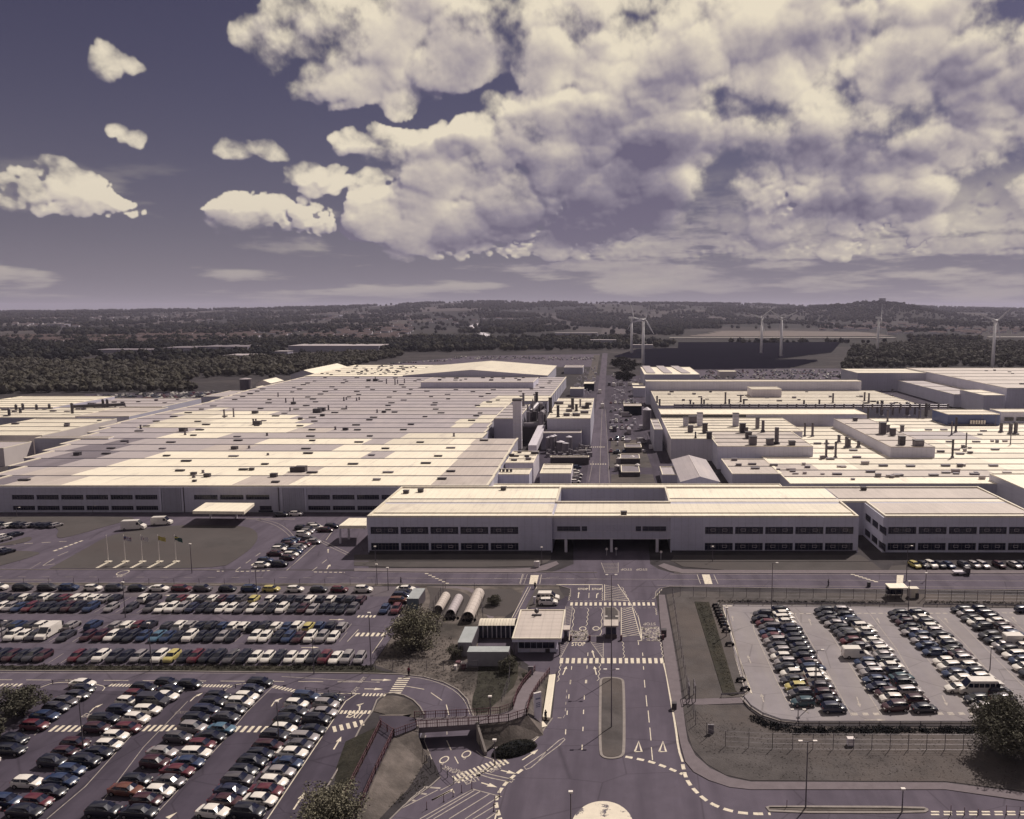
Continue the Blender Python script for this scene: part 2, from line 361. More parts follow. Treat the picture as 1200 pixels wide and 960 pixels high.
mat('leaf_near_dark',(0.095,0.090,0.072),0.85,var=0.45,scale=0.5)
mat('leaf_light',(0.068,0.062,0.050),0.85,var=0.35,scale=0.6,var2=(.006,(.040,.037,.034),.50,.64))
mat('leaf_dark',(0.016,0.017,0.020),0.85,var=0.4,scale=0.6,var2=(.004,(.040,.038,.036),.52,.66))
mat('bark',(0.06,0.05,0.045),0.9,var=0.2)
mat('solar_panel',(0.012,0.011,0.020),0.6,var=0.15,scale=0.02,spec=0.0)
mat('turbine_white',(0.90,0.88,0.90),0.5,var=0.03)
mat('rubber',(0.015,0.014,0.018),0.8,var=0.1,obj=True)
mat('brick_red',(0.155,0.118,0.12),0.9,var=0.2,scale=0.05)

# wear that belongs to the asphalt itself: long patched strips and seams
def wear(name,col,amt=.5):
    m = MATS[name]; t = m.node_tree; b = t.nodes['Principled BSDF']; old = b.inputs['Base Color'].links[0].from_socket
    g_ = t.nodes.new('ShaderNodeNewGeometry'); mp = t.nodes.new('ShaderNodeMapping'); mp.inputs['Scale'].default_value = (.32,.035,1); t.links.new(g_.outputs['Position'],mp.inputs[0])
    n = t.nodes.new('ShaderNodeTexNoise'); n.inputs['Scale'].default_value = 1; n.inputs['Detail'].default_value = 4; t.links.new(mp.outputs[0],n.inputs['Vector'])
    mp2 = t.nodes.new('ShaderNodeMapping'); mp2.inputs['Scale'].default_value = (.07,.11,1); t.links.new(g_.outputs['Position'],mp2.inputs[0])
    v = t.nodes.new('ShaderNodeTexVoronoi'); v.feature = 'DISTANCE_TO_EDGE'; v.inputs['Scale'].default_value = 1; v.inputs['Randomness'].default_value = .7; t.links.new(mp2.outputs[0],v.inputs['Vector'])
    r = t.nodes.new('ShaderNodeMapRange'); r.inputs[1].default_value = .42; r.inputs[2].default_value = .66; r.inputs[4].default_value = amt; t.links.new(n.outputs['Fac'],r.inputs[0])
    x = t.nodes.new('ShaderNodeMix'); x.data_type = 'RGBA'; t.links.new(r.outputs[0],x.inputs[0]); t.links.new(old,x.inputs[6]); x.inputs[7].default_value = (*col,1)
    r2 = t.nodes.new('ShaderNodeMapRange'); r2.inputs[1].default_value = .0; r2.inputs[2].default_value = .012; r2.inputs[3].default_value = .72; r2.inputs[4].default_value = 1; t.links.new(v.outputs['Distance'],r2.inputs[0])
    y = t.nodes.new('ShaderNodeMix'); y.data_type = 'RGBA'; y.blend_type = 'MULTIPLY'; y.inputs[0].default_value = 1; t.links.new(x.outputs[2],y.inputs[6]); t.links.new(r2.outputs[0],y.inputs[7]); t.links.new(y.outputs[2],b.inputs['Base Color'])
wear('asphalt',(.078,.066,.088),.8); wear('asphalt_dark',(.048,.041,.056),.8); wear('asphalt_light',(.10,.085,.105)); wear('concrete_lot',(.30,.27,.26),.4)
# streaks and ponding on the flat roofs
def streak(name,f,amt=.55):
    m = MATS[name]; t = m.node_tree; b = t.nodes['Principled BSDF']; old = b.inputs['Base Color'].links[0].from_socket; g_ = t.nodes.new('ShaderNodeNewGeometry')
    def nz(sc,d,lo,hi,a0,a1):
        mp = t.nodes.new('ShaderNodeMapping'); mp.inputs['Scale'].default_value = sc; t.links.new(g_.outputs['Position'],mp.inputs[0])
        n = t.nodes.new('ShaderNodeTexNoise'); n.inputs['Scale'].default_value = 1; n.inputs['Detail'].default_value = d; n.inputs['Roughness'].default_value = .65; t.links.new(mp.outputs[0],n.inputs['Vector'])
        r = t.nodes.new('ShaderNodeMapRange'); r.inputs[1].default_value = lo; r.inputs[2].default_value = hi; r.inputs[3].default_value = a0; r.inputs[4].default_value = a1; t.links.new(n.outputs['Fac'],r.inputs[0]); return r.outputs[0]
    a = nz((.9,.05,1),3,.50,.80,1.0,f); c = nz((.045,.22,1),6,.50,.72,1.0,f + .04); w_ = t.nodes.new('ShaderNodeTexWave'); w_.wave_type = 'BANDS'; w_.bands_direction = 'X'; w_.inputs['Scale'].default_value = .16; w_.inputs['Distortion'].default_value = .6; t.links.new(g_.outputs['Position'],w_.inputs['Vector'])
    w2 = t.nodes.new('ShaderNodeMapRange'); w2.inputs[1].default_value = .0; w2.inputs[2].default_value = .06; w2.inputs[3].default_value = .90; w2.inputs[4].default_value = 1; t.links.new(w_.outputs['Fac'],w2.inputs[0])
    for s_ in (a,c,w2.outputs[0]):
        y = t.nodes.new('ShaderNodeMix'); y.data_type = 'RGBA'; y.blend_type = 'MULTIPLY'; y.inputs[0].default_value = 1; t.links.new(old,y.inputs[6]); t.links.new(s_,y.inputs[7]); old = y.outputs[2]
    t.links.new(old,b.inputs['Base Color'])
for n_ in ('clad_grey','clad_mauve','clad_light','roof_white','roof_cream','roof_beige','roof_grey','roof_mid','roof_slate'):streak(n_,.89)
# ------------------------------------------------------------------ terrain
SKYL = [(-900,372),(-400,369),(-200,367),(0,365.5),(60,365.5),(120,364.8),(230,363.5),(330,361.6),(400,360.3),(440,359),(480,357),(520,355.4),(560,354.6),(610,354.6),(655,355.2),
        (700,356),(750,356.2),(800,356.4),(850,357),(900,357.6),(950,359.6),(985,359.2),(1040,358.8),(1100,361),(1160,362.6),(1200,363),(1400,364),(1900,368)]
sx_ = np.array([(p[0] - PX0) / FPX for p in SKYL]); sy_ = np.array([(YH - p[1]) / FPX for p in SKYL])
def vnoise(x,y,s,seed=0.0):
    x = np.atleast_1d(x).astype(float); y = np.atleast_1d(y).astype(float)
    o = np.zeros_like(x)
    for k,(a,b,c) in enumerate(((1.0,.31,.9),(-.43,1.07,2.1),(.77,-.71,4.4),(.21,.95,5.9),(1.3,.6,.2))):
        o += np.sin((a * x + b * y) / s * (1 + .37 * k) + c + seed * (k + 1)) / (1 + .5 * k)
    return o / 2.6
def height(x,y):
    x = np.atleast_1d(np.asarray(x,float)); y = np.atleast_1d(np.asarray(y,float))
    t = np.clip((y - 2300) / (7000 - 2300),0,1); s = t * t * (3 - 2 * t)
    rat = x / np.maximum(y,100)
    sk = CAM_H + np.interp(rat,sx_,sy_) * 7000
    h = sk * s ** 1.25 - np.clip(y - 7000,0,9000) * 0.02
    ap = np.clip((y - 1700) / 1500,0,1) * np.clip((6900 - y) / 1200,0,1)
    h = h + ap * (8 * vnoise(x,y,330) + 5 * vnoise(x,y,120,1.3) - 3)
    # the monument hill and its shoulders
    def hill(cx,cy,rx,ry,a):return a * np.exp(-((x - cx) / rx) ** 2 - ((y - cy) / ry) ** 2)
    h = h + hill((1040 - PX0) / FPX * 4300,4300,210,420,56) + hill((975 - PX0) / FPX * 4700,4700,260,420,36) + hill((1090 - PX0) / FPX * 4500,4500,240,400,18)
    return h
def hgt(x,y):return float(height(x,y)[0])
field = mat('countryside',(0.044,0.041,0.044),0.95,var=0.3,scale=0.01)
t = field.node_tree; b = t.nodes['Principled BSDF']
geo = t.nodes.new('ShaderNodeNewGeometry'); mp = t.nodes.new('ShaderNodeMapping'); t.links.new(geo.outputs['Position'],mp.inputs[0]); mp.inputs['Scale'].default_value = (1 / 330,1 / 420,0); mp.inputs['Rotation'].default_value = (0,0,.3)
vo = t.nodes.new('ShaderNodeTexVoronoi'); vo.inputs['Scale'].default_value = 1; t.links.new(mp.outputs[0],vo.inputs['Vector'])
sepc = t.nodes.new('ShaderNodeSeparateColor'); t.links.new(vo.outputs['Color'],sepc.inputs[0])
rp = t.nodes.new('ShaderNodeValToRGB'); t.links.new(sepc.outputs[0],rp.inputs[0]); rp.color_ramp.interpolation = 'CONSTANT'
for i,(p,c) in enumerate(((0,(.034,.033,.036)),(.22,(.046,.043,.044)),(.45,(.070,.061,.064)),(.62,(.030,.029,.034)),(.78,(.100,.086,.086)),(.9,(.058,.052,.060)))):
    el_ = rp.color_ramp.elements[i] if i < 2 else rp.color_ramp.elements.new(p); el_.position = p; el_.color = (*c,1)
old = b.inputs['Base Color'].links[0].from_socket
mx = t.nodes.new('ShaderNodeMix'); mx.data_type = 'RGBA'; mx.inputs[0].default_value = .65
t.links.new(old,mx.inputs[6]); t.links.new(rp.outputs[0],mx.inputs[7]); t.links.new(mx.outputs[2],b.inputs['Base Color'])

ys = np.concatenate([np.array([1400,1500,1600]),np.linspace(1700,7200,150),np.linspace(7400,16000,25)])
rs = np.linspace(-2.3,2.3,420)
Yg,Rg = np.meshgrid(ys,rs,indexing='ij'); Xg = Yg * Rg
Zg = height(Xg.ravel(),Yg.ravel()).reshape(Yg.shape); Zg[0] = 0
verts = np.stack([Xg,Yg,Zg],-1).reshape(-1,3); nr = len(rs)
idx = np.arange(len(ys) * nr).reshape(len(ys),nr)
quads = np.stack([idx[:-1,:-1],idx[:-1,1:],idx[1:,1:],idx[1:,:-1]],-1).reshape(-1,4)
me = bpy.data.meshes.new('countryside_hills'); me.from_pydata(verts.tolist(),[],quads.tolist()); me.shade_smooth(); me.materials.append(field)
setp(link('countryside_hills',me),kind='structure')
mb = MB(); xe = 1400 * 2.3
mb.poly([(-xe,-900,0),(xe,-900,0),(xe,1400,0),(-xe,1400,0)]); mb.build('ground',mat('ground_grass',(0.050,0.045,0.050),.95,var=.3,scale=.15,bump=.4,bscale=2,var2=(.02,(.085,.074,.076),.5,.7)))['kind'] = 'structure'

# ------------------------------------------------------------------ trees
def leaf_crown(seed,n_clump,n_leaf,rad,hgt_,leaf=0.5,base=0.25):
    """crown of many leaf faces grouped in clumps on an uneven ellipsoid volume"""
    r = np.random.RandomState(seed); V = []; F = []
    cl = []
    while len(cl) < n_clump:
        p = r.uniform(-1,1,3); d = np.linalg.norm(p)
        if 0.35 < d < 1:cl.append(p * (0.62 + 0.58 * r.rand()))
    cl = np.array(cl)
    for c in cl:
        cr = r.uniform(.22,.40)
        q = r.normal(size=(n_leaf,3)); q /= np.linalg.norm(q,axis=1)[:,None]; q *= (r.rand(n_leaf,1) ** .4) * cr
        P = (c + q) * np.array([rad,rad,hgt_ * (1 - base) / 2]); P[:,2] += hgt_ * (base + (1 - base) / 2)
        for p in P:
            a = r.normal(size=3); a[2] *= .6; a /= np.linalg.norm(a); b_ = np.cross(a,r.normal(size=3)); b_ /= np.linalg.norm(b_)
            s = leaf * r.uniform(.6,1.3); k = len(V)
            V += [tuple(p - a * s),tuple(p + b_ * s * .6),tuple(p + a * s),tuple(p - b_ * s * .6)]; F.append((k,k + 1,k + 2,k + 3))
    return V,F
def blob_tree(seed,rad,h):
    """far tree: dark lumpy core plus leaf faces breaking its outline"""
    bm = bmesh.new(); bmesh.ops.create_icosphere(bm,subdivisions=2,radius=1)
    for v in bm.verts:
        n = mnoise.noise(v.co * 1.9 + Vector((seed * 3.1,0,0))); n2 = mnoise.noise(v.co * 4.5 + Vector((0,seed,0)))
        v.co *= 0.86 + .34 * n + .16 * n2
        v.co = Vector((v.co.x * rad,v.co.y * rad,max(v.co.z * h * .46 + h * .52,0.0)))
    V = [tuple(v.co) for v in bm.verts]; F = [tuple(v.index for v in f.verts) for f in bm.faces]; bm.free()
    V2,F2 = leaf_crown(seed,16,7,rad * 1.05,h * 1.02,leaf=rad * .16,base=.12); k = len(V)
    return V + V2,F + [tuple(i + k for i in f) for f in F2]
protos = []
for i in range(5):
    V,F = blob_tree(i + 1,1.0,2.0)
    me = bpy.data.meshes.new('woodland_tree'); me.from_pydata(V,[],F); protos.append(me)
def scatter(name,pts,mats_,label,cat,kind='stuff'):
    """one object: geometry nodes put a tree of the right size at each surveyed point"""
    for k,m_ in enumerate(mats_):
        sel = [p for i,p in enumerate(pts) if i % len(mats_) == k]
        if not sel:continue
        me = bpy.data.meshes.new(name); me.from_pydata([p[:3] for p in sel],[],[])
        at = me.attributes.new('size','FLOAT','POINT'); at.data.foreach_set('value',np.array([p[3] for p in sel],np.float32))
        ar = me.attributes.new('turn','FLOAT','POINT'); ar.data.foreach_set('value',np.array([(i * 2.399) % 6.283 for i in range(len(sel))],np.float32))
        o = link(name,me); setp(o,label[k] if isinstance(label,list) else label,cat,kind=kind)
        ng = bpy.data.node_groups.new(name + '_nodes','GeometryNodeTree')
        ng.interface.new_socket('Geometry',in_out='INPUT',socket_type='NodeSocketGeometry'); ng.interface.new_socket('Geometry',in_out='OUTPUT',socket_type='NodeSocketGeometry')
        gi = ng.nodes.new('NodeGroupInput'); go = ng.nodes.new('NodeGroupOutput')
        join = ng.nodes.new('GeometryNodeJoinGeometry')
        idn = ng.nodes.new('GeometryNodeInputIndex'); 
        for j in range(3):
            src = bpy.data.objects.new('tree_shape',protos[(k * 2 + j) % 5])
            oi = ng.nodes.new('GeometryNodeObjectInfo'); oi.inputs[0].default_value = src
            md = ng.nodes.new('ShaderNodeMath'); md.operation = 'MODULO'; ng.links.new(idn.outputs[0],md.inputs[0]); md.inputs[1].default_value = 3
            cm = ng.nodes.new('ShaderNodeMath'); cm.operation = 'COMPARE'; ng.links.new(md.outputs[0],cm.inputs[0]); cm.inputs[1].default_value = j; cm.inputs[2].default_value = .1
            ip = ng.nodes.new('GeometryNodeInstanceOnPoints'); ng.links.new(gi.outputs[0],ip.inputs['Points']); ng.links.new(cm.outputs[0],ip.inputs['Selection']); ng.links.new(oi.outputs['Geometry'],ip.inputs['Instance'])
            na = ng.nodes.new('GeometryNodeInputNamedAttribute'); na.data_type = 'FLOAT'; na.inputs[0].default_value = 'size'; ng.links.new(na.outputs[0],ip.inputs['Scale'])
            nb = ng.nodes.new('GeometryNodeInputNamedAttribute'); nb.data_type = 'FLOAT'; nb.inputs[0].default_value = 'turn'
            cx = ng.nodes.new('ShaderNodeCombineXYZ'); ng.links.new(nb.outputs[0],cx.inputs[2]); ng.links.new(cx.outputs[0],ip.inputs['Rotation'])
            sm = ng.nodes.new('GeometryNodeSetMaterial'); sm.inputs['Material'].default_value = m_; ng.links.new(ip.outputs[0],sm.inputs[0]); ng.links.new(sm.outputs[0],join.inputs[0])
        ng.links.new(join.outputs[0],go.inputs[0]); o.modifiers.new('trees','NODES').node_group = ng
def inpoly(px,py,poly):
    c = False; n = len(poly); j = n - 1
    for i in range(n):
        xi,yi = poly[i]; xj,yj = poly[j]
        if (yi > py) != (yj > py) and px < (xj - xi) * (py - yi) / (yj - yi) + xi:c = not c
        j = i
    return c
def inpoly_v(x,y,W):
    c = np.zeros(len(x),bool); j = len(W) - 1
    for i in range(len(W)):
        (xi,yi),(xj,yj) = W[i],W[j]
        with np.errstate(divide='ignore',invalid='ignore'):c ^= ((yi > y) != (yj > y)) & (x < (xj - xi) * (y - yi) / (yj - yi) + xi)
        j = i
    return c
def wood(poly_px,n,smin,smax,seed,clump=0.0):
    W = [tuple(g(x,y))[:2] for x,y in poly_px]; xs = [p[0] for p in W]; yy = [p[1] for p in W]; r = np.random.RandomState(seed); X = np.zeros(0); Y = X.copy()
    for _ in range(30):
        x = r.uniform(min(xs),max(xs),n * 2); y = r.uniform(min(yy),max(yy),n * 2); k = inpoly_v(x,y,W)
        if clump:k &= vnoise(x,y,45,seed) >= clump
        X = np.append(X,x[k]); Y = np.append(Y,y[k])
        if len(X) >= n:break
    X,Y = X[:n],Y[:n]; return [tuple(q) for q in np.stack([X,Y,height(X,Y) - .3,r.uniform(smin,smax,len(X))],1).tolist()]
TOWNS = [(150,290,392,403),(40,180,396,404),(160,300,388,397),(230,460,386,400),(0,60,396,403),(400,480,382,401),(180,245,370,378),(300,390,371,377),(420,482,368,377),(960,1200,380,394)]
CLEAR = [(338,444,412.5),(322,337,419),(262,300,421.5),(190,228,412.5),(232,290,412),(110,182,413.5),(692,722,403),(741,765,408),(650,700,393.5),(55,75,382),(387,400,371),(603,640,366)]
def keep_clear(pts):                         # open ground round the pale strips and fields of the middle distance
    o = []
    for p in pts:
        x,y = to_px(p[0],p[1],p[2])
        if (770 < x < 1065 or x > 1150) and 396 < y < 402.5:continue
        if 800 < x < 1040 and 386 < y < 397:continue
        if any(a - 3 < x < b_ + 3 and c - 1.5 < y < c + 3.2 for a,b_,c in CLEAR):continue
        if (int(p[0] * 7 + p[1] * 3) % 10) < 6 and any(a < x < b_ and c < y < d_ for a,b_,c,d_ in TOWNS):continue
        o.append(p)
    return o
# woods at the left behind the works (nearest, crowns can be told apart)
W1 = wood([(-260,466),(60,461),(240,459.5),(292,446),(400,432),(470,418),(470,413),(300,421),(170,428),(0,425),(-300,425)],4600,2.0,4.6,3)
near_scrub = [p for p in W1 if not (to_px(p[0],p[1],0)[0] > 205 + (p[1] * 7 % 30) and to_px(p[0],p[1],0)[1] > 444 - (p[0] * 3 % 7))]
scatter('woodland',near_scrub,[M('leaf_scrub'),M('leaf_light')],['dark broadleaved wood behind the left factory halls','lighter green trees mixed in the wood behind the left halls'],'woodland')
W2 = wood([(-400,425),(0,425),(170,428),(300,421),(470,413),(560,413),(700,410),(700,400),(-500,396)],5200,3.5,6.5,5,-.35)
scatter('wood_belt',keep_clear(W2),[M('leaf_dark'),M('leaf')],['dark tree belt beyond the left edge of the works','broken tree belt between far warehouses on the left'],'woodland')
W3 = wood([(985,437),(1010,432),(1230,431),(1500,432),(1500,405),(1100,402),(1000,408)],3400,3.0,5.0,8,-.5)
scatter('scrub_wood',keep_clear(W3),[M('leaf_scrub'),M('leaf')],['scrubby wood behind the large right hand halls','darker trees in the scrub behind the right hand halls'],'woodland')
W4 = wood([(440,414),(780,409),(790,404),(1100,402),(1500,404),(1500,396),(-500,396),(200,400)],3200,3.5,6.5,9,-.1)
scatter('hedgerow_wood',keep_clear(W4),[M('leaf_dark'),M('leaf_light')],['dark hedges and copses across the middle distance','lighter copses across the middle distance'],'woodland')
# far hedges and woods in lines and clumps on the rising land
def far_cover(n,y0,y1,seed,thr):
    r = np.random.RandomState(seed); o = np.zeros((0,4))
    while len(o) < n:
        y = y0 + (y1 - y0) * r.rand(n) ** .8; x = r.uniform(-1.05,.75,n) * y
        v = np.maximum(vnoise(x,y * .45,240,seed),1.15 * vnoise(x,y * .4,90,seed + 2))
        ridge = (np.abs(((x * .8 + y * .25) / 330) % 1 - .5) > .488) | (np.abs(((y + .2 * x) / 260) % 1 - .5) > .482)
        k = (v > thr) | ridge; x,y = x[k],y[k]
        o = np.vstack([o,np.stack([x,y,height(x,y) - .5,r.uniform(3.2,7.5,len(x)) * (1 + y / 12000)],1)])
    return keep_clear([tuple(q) for q in o[:n].tolist()])
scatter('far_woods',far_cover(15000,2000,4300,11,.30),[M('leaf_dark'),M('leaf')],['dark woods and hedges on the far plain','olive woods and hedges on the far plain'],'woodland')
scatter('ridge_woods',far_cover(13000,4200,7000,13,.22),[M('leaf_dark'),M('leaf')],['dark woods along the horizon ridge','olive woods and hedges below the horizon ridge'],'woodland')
hillw = []
r_ = random.Random(4)
for _ in range(1600):
    q = r_.gauss(0,1),r_.gauss(0,1); x = (1035 - PX0) / FPX * 4300 + q[0] * 230; y = 4250 + q[1] * 260
    hillw.append((x,y,hgt(x,y) - .5,r_.uniform(4,7)))
scatter('monument_hill_wood',hillw,[M('leaf_dark')],'dark wood covering the monument hill on the right horizon','woodland')

def tree(name,label,cat,px,py,rad,h,seed,m,trunk_h=0.35,n_clump=90,n_leaf=60,leaf=.22,trunk_r=.28,xy=None,base=.22,group=None):
    P = g(px,py) if xy is None else Vector((*xy,0)); o = thing(name,label,cat,P,group=group)
    V,F = leaf_crown(seed,n_clump,n_leaf,rad,h,leaf,base)
    mb = MB(); mb.v = V; mb.f = F; mb.build('crown',m,o)
    tb = MB(); tb.tube((0,0,-.2),(0.1,0,h * trunk_h),trunk_r,trunk_r * .6,8)
    r = random.Random(seed)
    for k in range(7):
        a = k * 2.4 + r.random(); tb.tube((.1,0,h * trunk_h * .9),(math.cos(a) * rad * .6,math.sin(a) * rad * .6,h * r.uniform(.5,.85)),trunk_r * .5,.05,5)
    tb.build('trunk',M('bark'),o,smooth=True); return o
# hills' buildings and marks of the far land
def far_box(name,label,cat,px0,px1,py,H,depth,wall,roof,group=None,top=None):
    P0 = g(px0,py); P1 = g(px1,py); zz = hgt((P0.x + P1.x) / 2,P0.y)
    if zz > 1:                                  # stands on rising land: shift it to where the sight line meets the slope
        d0 = ray((px0 + px1) / 2,py)
        Y = 2200.0
        while Y < 7000 and CAM_H + d0.z * Y / d0.y > hgt(d0.x / d0.y * Y,Y):Y += 15
        zz = hgt(d0.x / d0.y * Y,Y) - 1; P0 = Vector(((px0 - PX0) / FPX * Y,Y,0)); P1 = Vector(((px1 - PX0) / FPX * Y,Y,0))
    o = thing(name,label,cat,(P0.x,P0.y,zz),group=group); w = P1.x - P0.x
    MB().box(0,w,0,depth,0,H).build('wall',wall,o)
    mb = MB(); mb.box(-.5,w + .5,-.5,depth + .5,H,H + .6); mb.build('roof',roof,o); return o
for i,(a,b_,y_,H,D,lab) in enumerate([
    (338,444,412.5,9,60,'long pale warehouse among the trees beyond the main factory roof'),
    (322,337,419,8,20,'small white square shed standing left of the long pale warehouse'),
    (262,300,421.5,5,40,'low grey shed in the trees left of the small white shed'),
    (190,228,412.5,6,60,'dim grey warehouse roof at left among dark trees'),
    (232,290,412,7,70,'wide dim grey warehouse roof between two tree belts on the left'),
    (110,182,413.5,4,40,'long thin grey roof at far left of the tree belt'),
    (692,722,403,7,20,'pale low building at far end of the central road, left of it'),
    (741,765,408,5,16,'thin white roof beyond the tall turbine pair'),
    (650,700,393.5,7,30,'small pale farm roofs left of the turbine pair, far fields'),
    (55,75,382,10,40,'pale school block far off on the left'),
    (345,352,358.8,34,30,'first tower block on the left horizon'),
    (355,362,358.8,34,30,'second tower block on the left horizon'),
    (364,371,358.8,34,30,'third tower block on the left horizon'),
    (387,400,371,9,50,'white roofed shed under the horizon left of centre'),
    (603,640,366,7,40,'pale long shed below the ridge at centre')]):
    far_box('warehouse' if H < 20 else 'tower_block',lab,'warehouse' if H < 20 else 'tower block',a,b_,y_,H,D,M('clad_band'),M('roof_slate') if 'white' not in lab and 'pale' not in lab else M('roof_grey'))
# motorway embankment: two pale strips across the right distance
for (a,b_,y_) in ((785,1050,396.5),(1160,1500,396)):
    P0 = g(a,y_); P1 = g(b_,y_); o = far_box('glasshouse','very long low white roof line %s' % ('behind the middle turbines' if a < 1000 else 'at the right picture edge'),'greenhouse',a,b_,y_ + 1.2,3.6,14,M('white_metal'),M('white_metal'))
def slope_pt(px,py):
    d0 = ray(px,py); Y = 1200.0
    while Y < 6950 and CAM_H + d0.z * Y / d0.y > hgt(d0.x / d0.y * Y,Y) and d0.z < 0 or (d0.z >= 0 and Y < 6000):Y += 20
    return (d0.x / d0.y * Y,Y)
def drape(name,poly,m,cell=26.0):
    """field laid over the rolling land"""
    W = [slope_pt(*p) for p in poly]; xs = [p[0] for p in W]; ys_ = [p[1] for p in W]
    X,Y = np.meshgrid(np.arange(min(xs),max(xs),cell),np.arange(min(ys_),max(ys_),cell)); Z = height(X.ravel(),Y.ravel()).reshape(X.shape) + 1.2
    k = inpoly_v(X.ravel(),Y.ravel(),W).reshape(X.shape); f = []; n = X.shape[1]
    for j,i in zip(*np.nonzero(k[:-1,:-1])):a = j * n + i; f.append((int(a),int(a + 1),int(a + n + 1),int(a + n)))
    if not f:return
    me = bpy.data.meshes.new(name); me.from_pydata(np.stack([X,Y,Z],-1).reshape(-1,3).tolist(),[],f); me.materials.append(m); me.shade_smooth(); setp(link(name,me),kind='structure')
pf = mat('pale_field',(.17,.145,.14),.95,var=.12,scale=.02); mf = mat('mauve_field',(.095,.082,.088),.95,var=.12,scale=.02); df = mat('dark_field',(.028,.027,.032),.95,var=.15,scale=.02)
drape('ploughed_field',[(800,395),(845,388),(1010,389.5),(1040,395)],pf)
drape('far_field',[(735,377),(800,371),(880,372),(930,378),(850,381)],mf); drape('far_field',[(640,371),(720,369),(780,371),(735,376),(650,376)],mf); drape('far_field',[(700,384),(790,383),(760,392),(700,393)],mf,20)
drape('far_field',[(80,384),(230,381),(240,387),(90,389)],df); drape('far_field',[(130,376),(230,376),(230,380),(100,382)],mf); drape('far_field',[(480,362),(560,360),(570,364),(490,366)],mf)
drape('far_field',[(890,364),(960,363),(965,367),(880,368)],mf); drape('far_field',[(560,362),(700,361),(700,365),(575,366)],df); drape('far_field',[(260,366),(400,365),(400,368),(250,370)],mf)
drape('winding_road',[(548,382),(556,379.5),(566,380),(559,384.5),(564,390),(574,394.5),(562,395),(552,388.5)],M('clad_light'),14)
# housing estates: uncounted terraces, one mass
def estate(label,regions,n,seed):
    r = random.Random(seed); wv,wf,rv,rf = [],[],[],[]
    wallm,roofm = MB(),MB()
    for k in range(n):
        x0,x1,y0,y1 = regions[k % len(regions)]; px = r.uniform(x0,x1); py = r.uniform(y0,y1)
        d0 = ray(px,py); Y = 1500.0
        while Y < 6900 and CAM_H + d0.z * Y / d0.y > hgt(d0.x / d0.y * Y,Y):Y += 40
        X = d0.x / d0.y * Y; z = hgt(X,Y) - 1; w = r.uniform(9,26); dd = 8; h = r.uniform(5,6.5)
        wallm.box(X,X + w,Y,Y + dd,z,z + h)
        b = len(roofm.v); roofm.v += [(X,Y - .3,z + h),(X + w,Y - .3,z + h),(X + w,Y + dd,z + h),(X,Y + dd,z + h),(X,Y + dd / 2,z + h + 3),(X + w,Y + dd / 2,z + h + 3)]
        roofm.f += [(b,b + 1,b + 5,b + 4),(b + 2,b + 3,b + 4,b + 5),(b + 1,b + 2,b + 5),(b + 3,b,b + 4)]
    me = wallm.mesh('housing_estate',M('clad_light')); me.materials.append(M('brick_red')); me2 = roofm.mesh('r',M('brick_red'))
    bm = bmesh.new(); bm.from_mesh(me); nf = len(bm.faces); bm.from_mesh(me2); bm.faces.ensure_lookup_table()
    for f in bm.faces[nf:]:f.material_index = 1
    bm.to_mesh(me); bm.free(); setp(link('housing_estate',me),label,'houses',kind='stuff')
estate('terraced houses with brick roofs scattered over the left plain',[(150,290,392,402),(40,180,396,403),(160,300,388,396),(230,460,386,399),(0,60,396,402),(400,480,382,400)],520,3)
estate('small pale houses on the slopes under the horizon',[(180,245,370,377),(300,390,372,376),(420,482,368,376),(350,640,364,380),(960,1090,380,388),(0,150,370,384),(1040,1200,385,393)],420,8)
# monument on the hill: roofless temple
mh = g(1031,356); mx_ = (1031 - PX0) / FPX * 4300; mz = hgt(mx_,4300)
mo = thing('hilltop_monument','dark roofless columned monument on top of the wooded hill','monument',(mx_,4300,mz))
MB().box(-16,16,-8,8,0,9).build('base',M('dark_metal'),mo); MB().box(-16,16,-8,8,24,30).build('entablature',M('dark_metal'),mo)
for i in range(6):
    for s_ in (-1,1):MB().tube((-14 + i * 5.6,s_ * 6.5,9),(-14 + i * 5.6,s_ * 6.5,24),1.3).build('column',M('dark_metal'),mo)
# solar farm
for pts in ([(795,402),(985,401.5),(975,413),(905,421.5),(760,421),(720,418.5),(748,410),(795,409)],[(752,421),(960,423),(925,431.5),(812,433),(756,430)]):
    q = [g(x,y,1.0) for x,y in pts]; mb = MB(); W = [(p.x,p.y) for p in q]
    y0,y1 = min(p[1] for p in W),max(p[1] for p in W); y = y0; 
    while y < y1:
        xs = []
        for (ax,ay),(bx_,by_) in zip(W,W[1:] + W[:1]):
            if (ay > y) != (by_ > y):xs.append(ax + (y - ay) * (bx_ - ax) / (by_ - ay))
        xs.sort()
        for a,b_ in zip(xs[::2],xs[1::2]):
            if (int(y / 9) % 9) == 0:continue
            mb.poly([(a,y,.8),(b_,y,.8),(b_,y + 6,2.6),(a,y + 6,2.6)]); mb.poly([(a,y + 6,2.55),(b_,y + 6,2.55),(b_,y,.75),(a,y,.75)])
        y += 8
    setp(mb.build('solar_panels',M('solar_panel')),'dark rows of solar panels on the field by the turbines, %s block' % ('rear' if pts[0][1] < 410 else 'front'),'solar farm',kind='stuff')
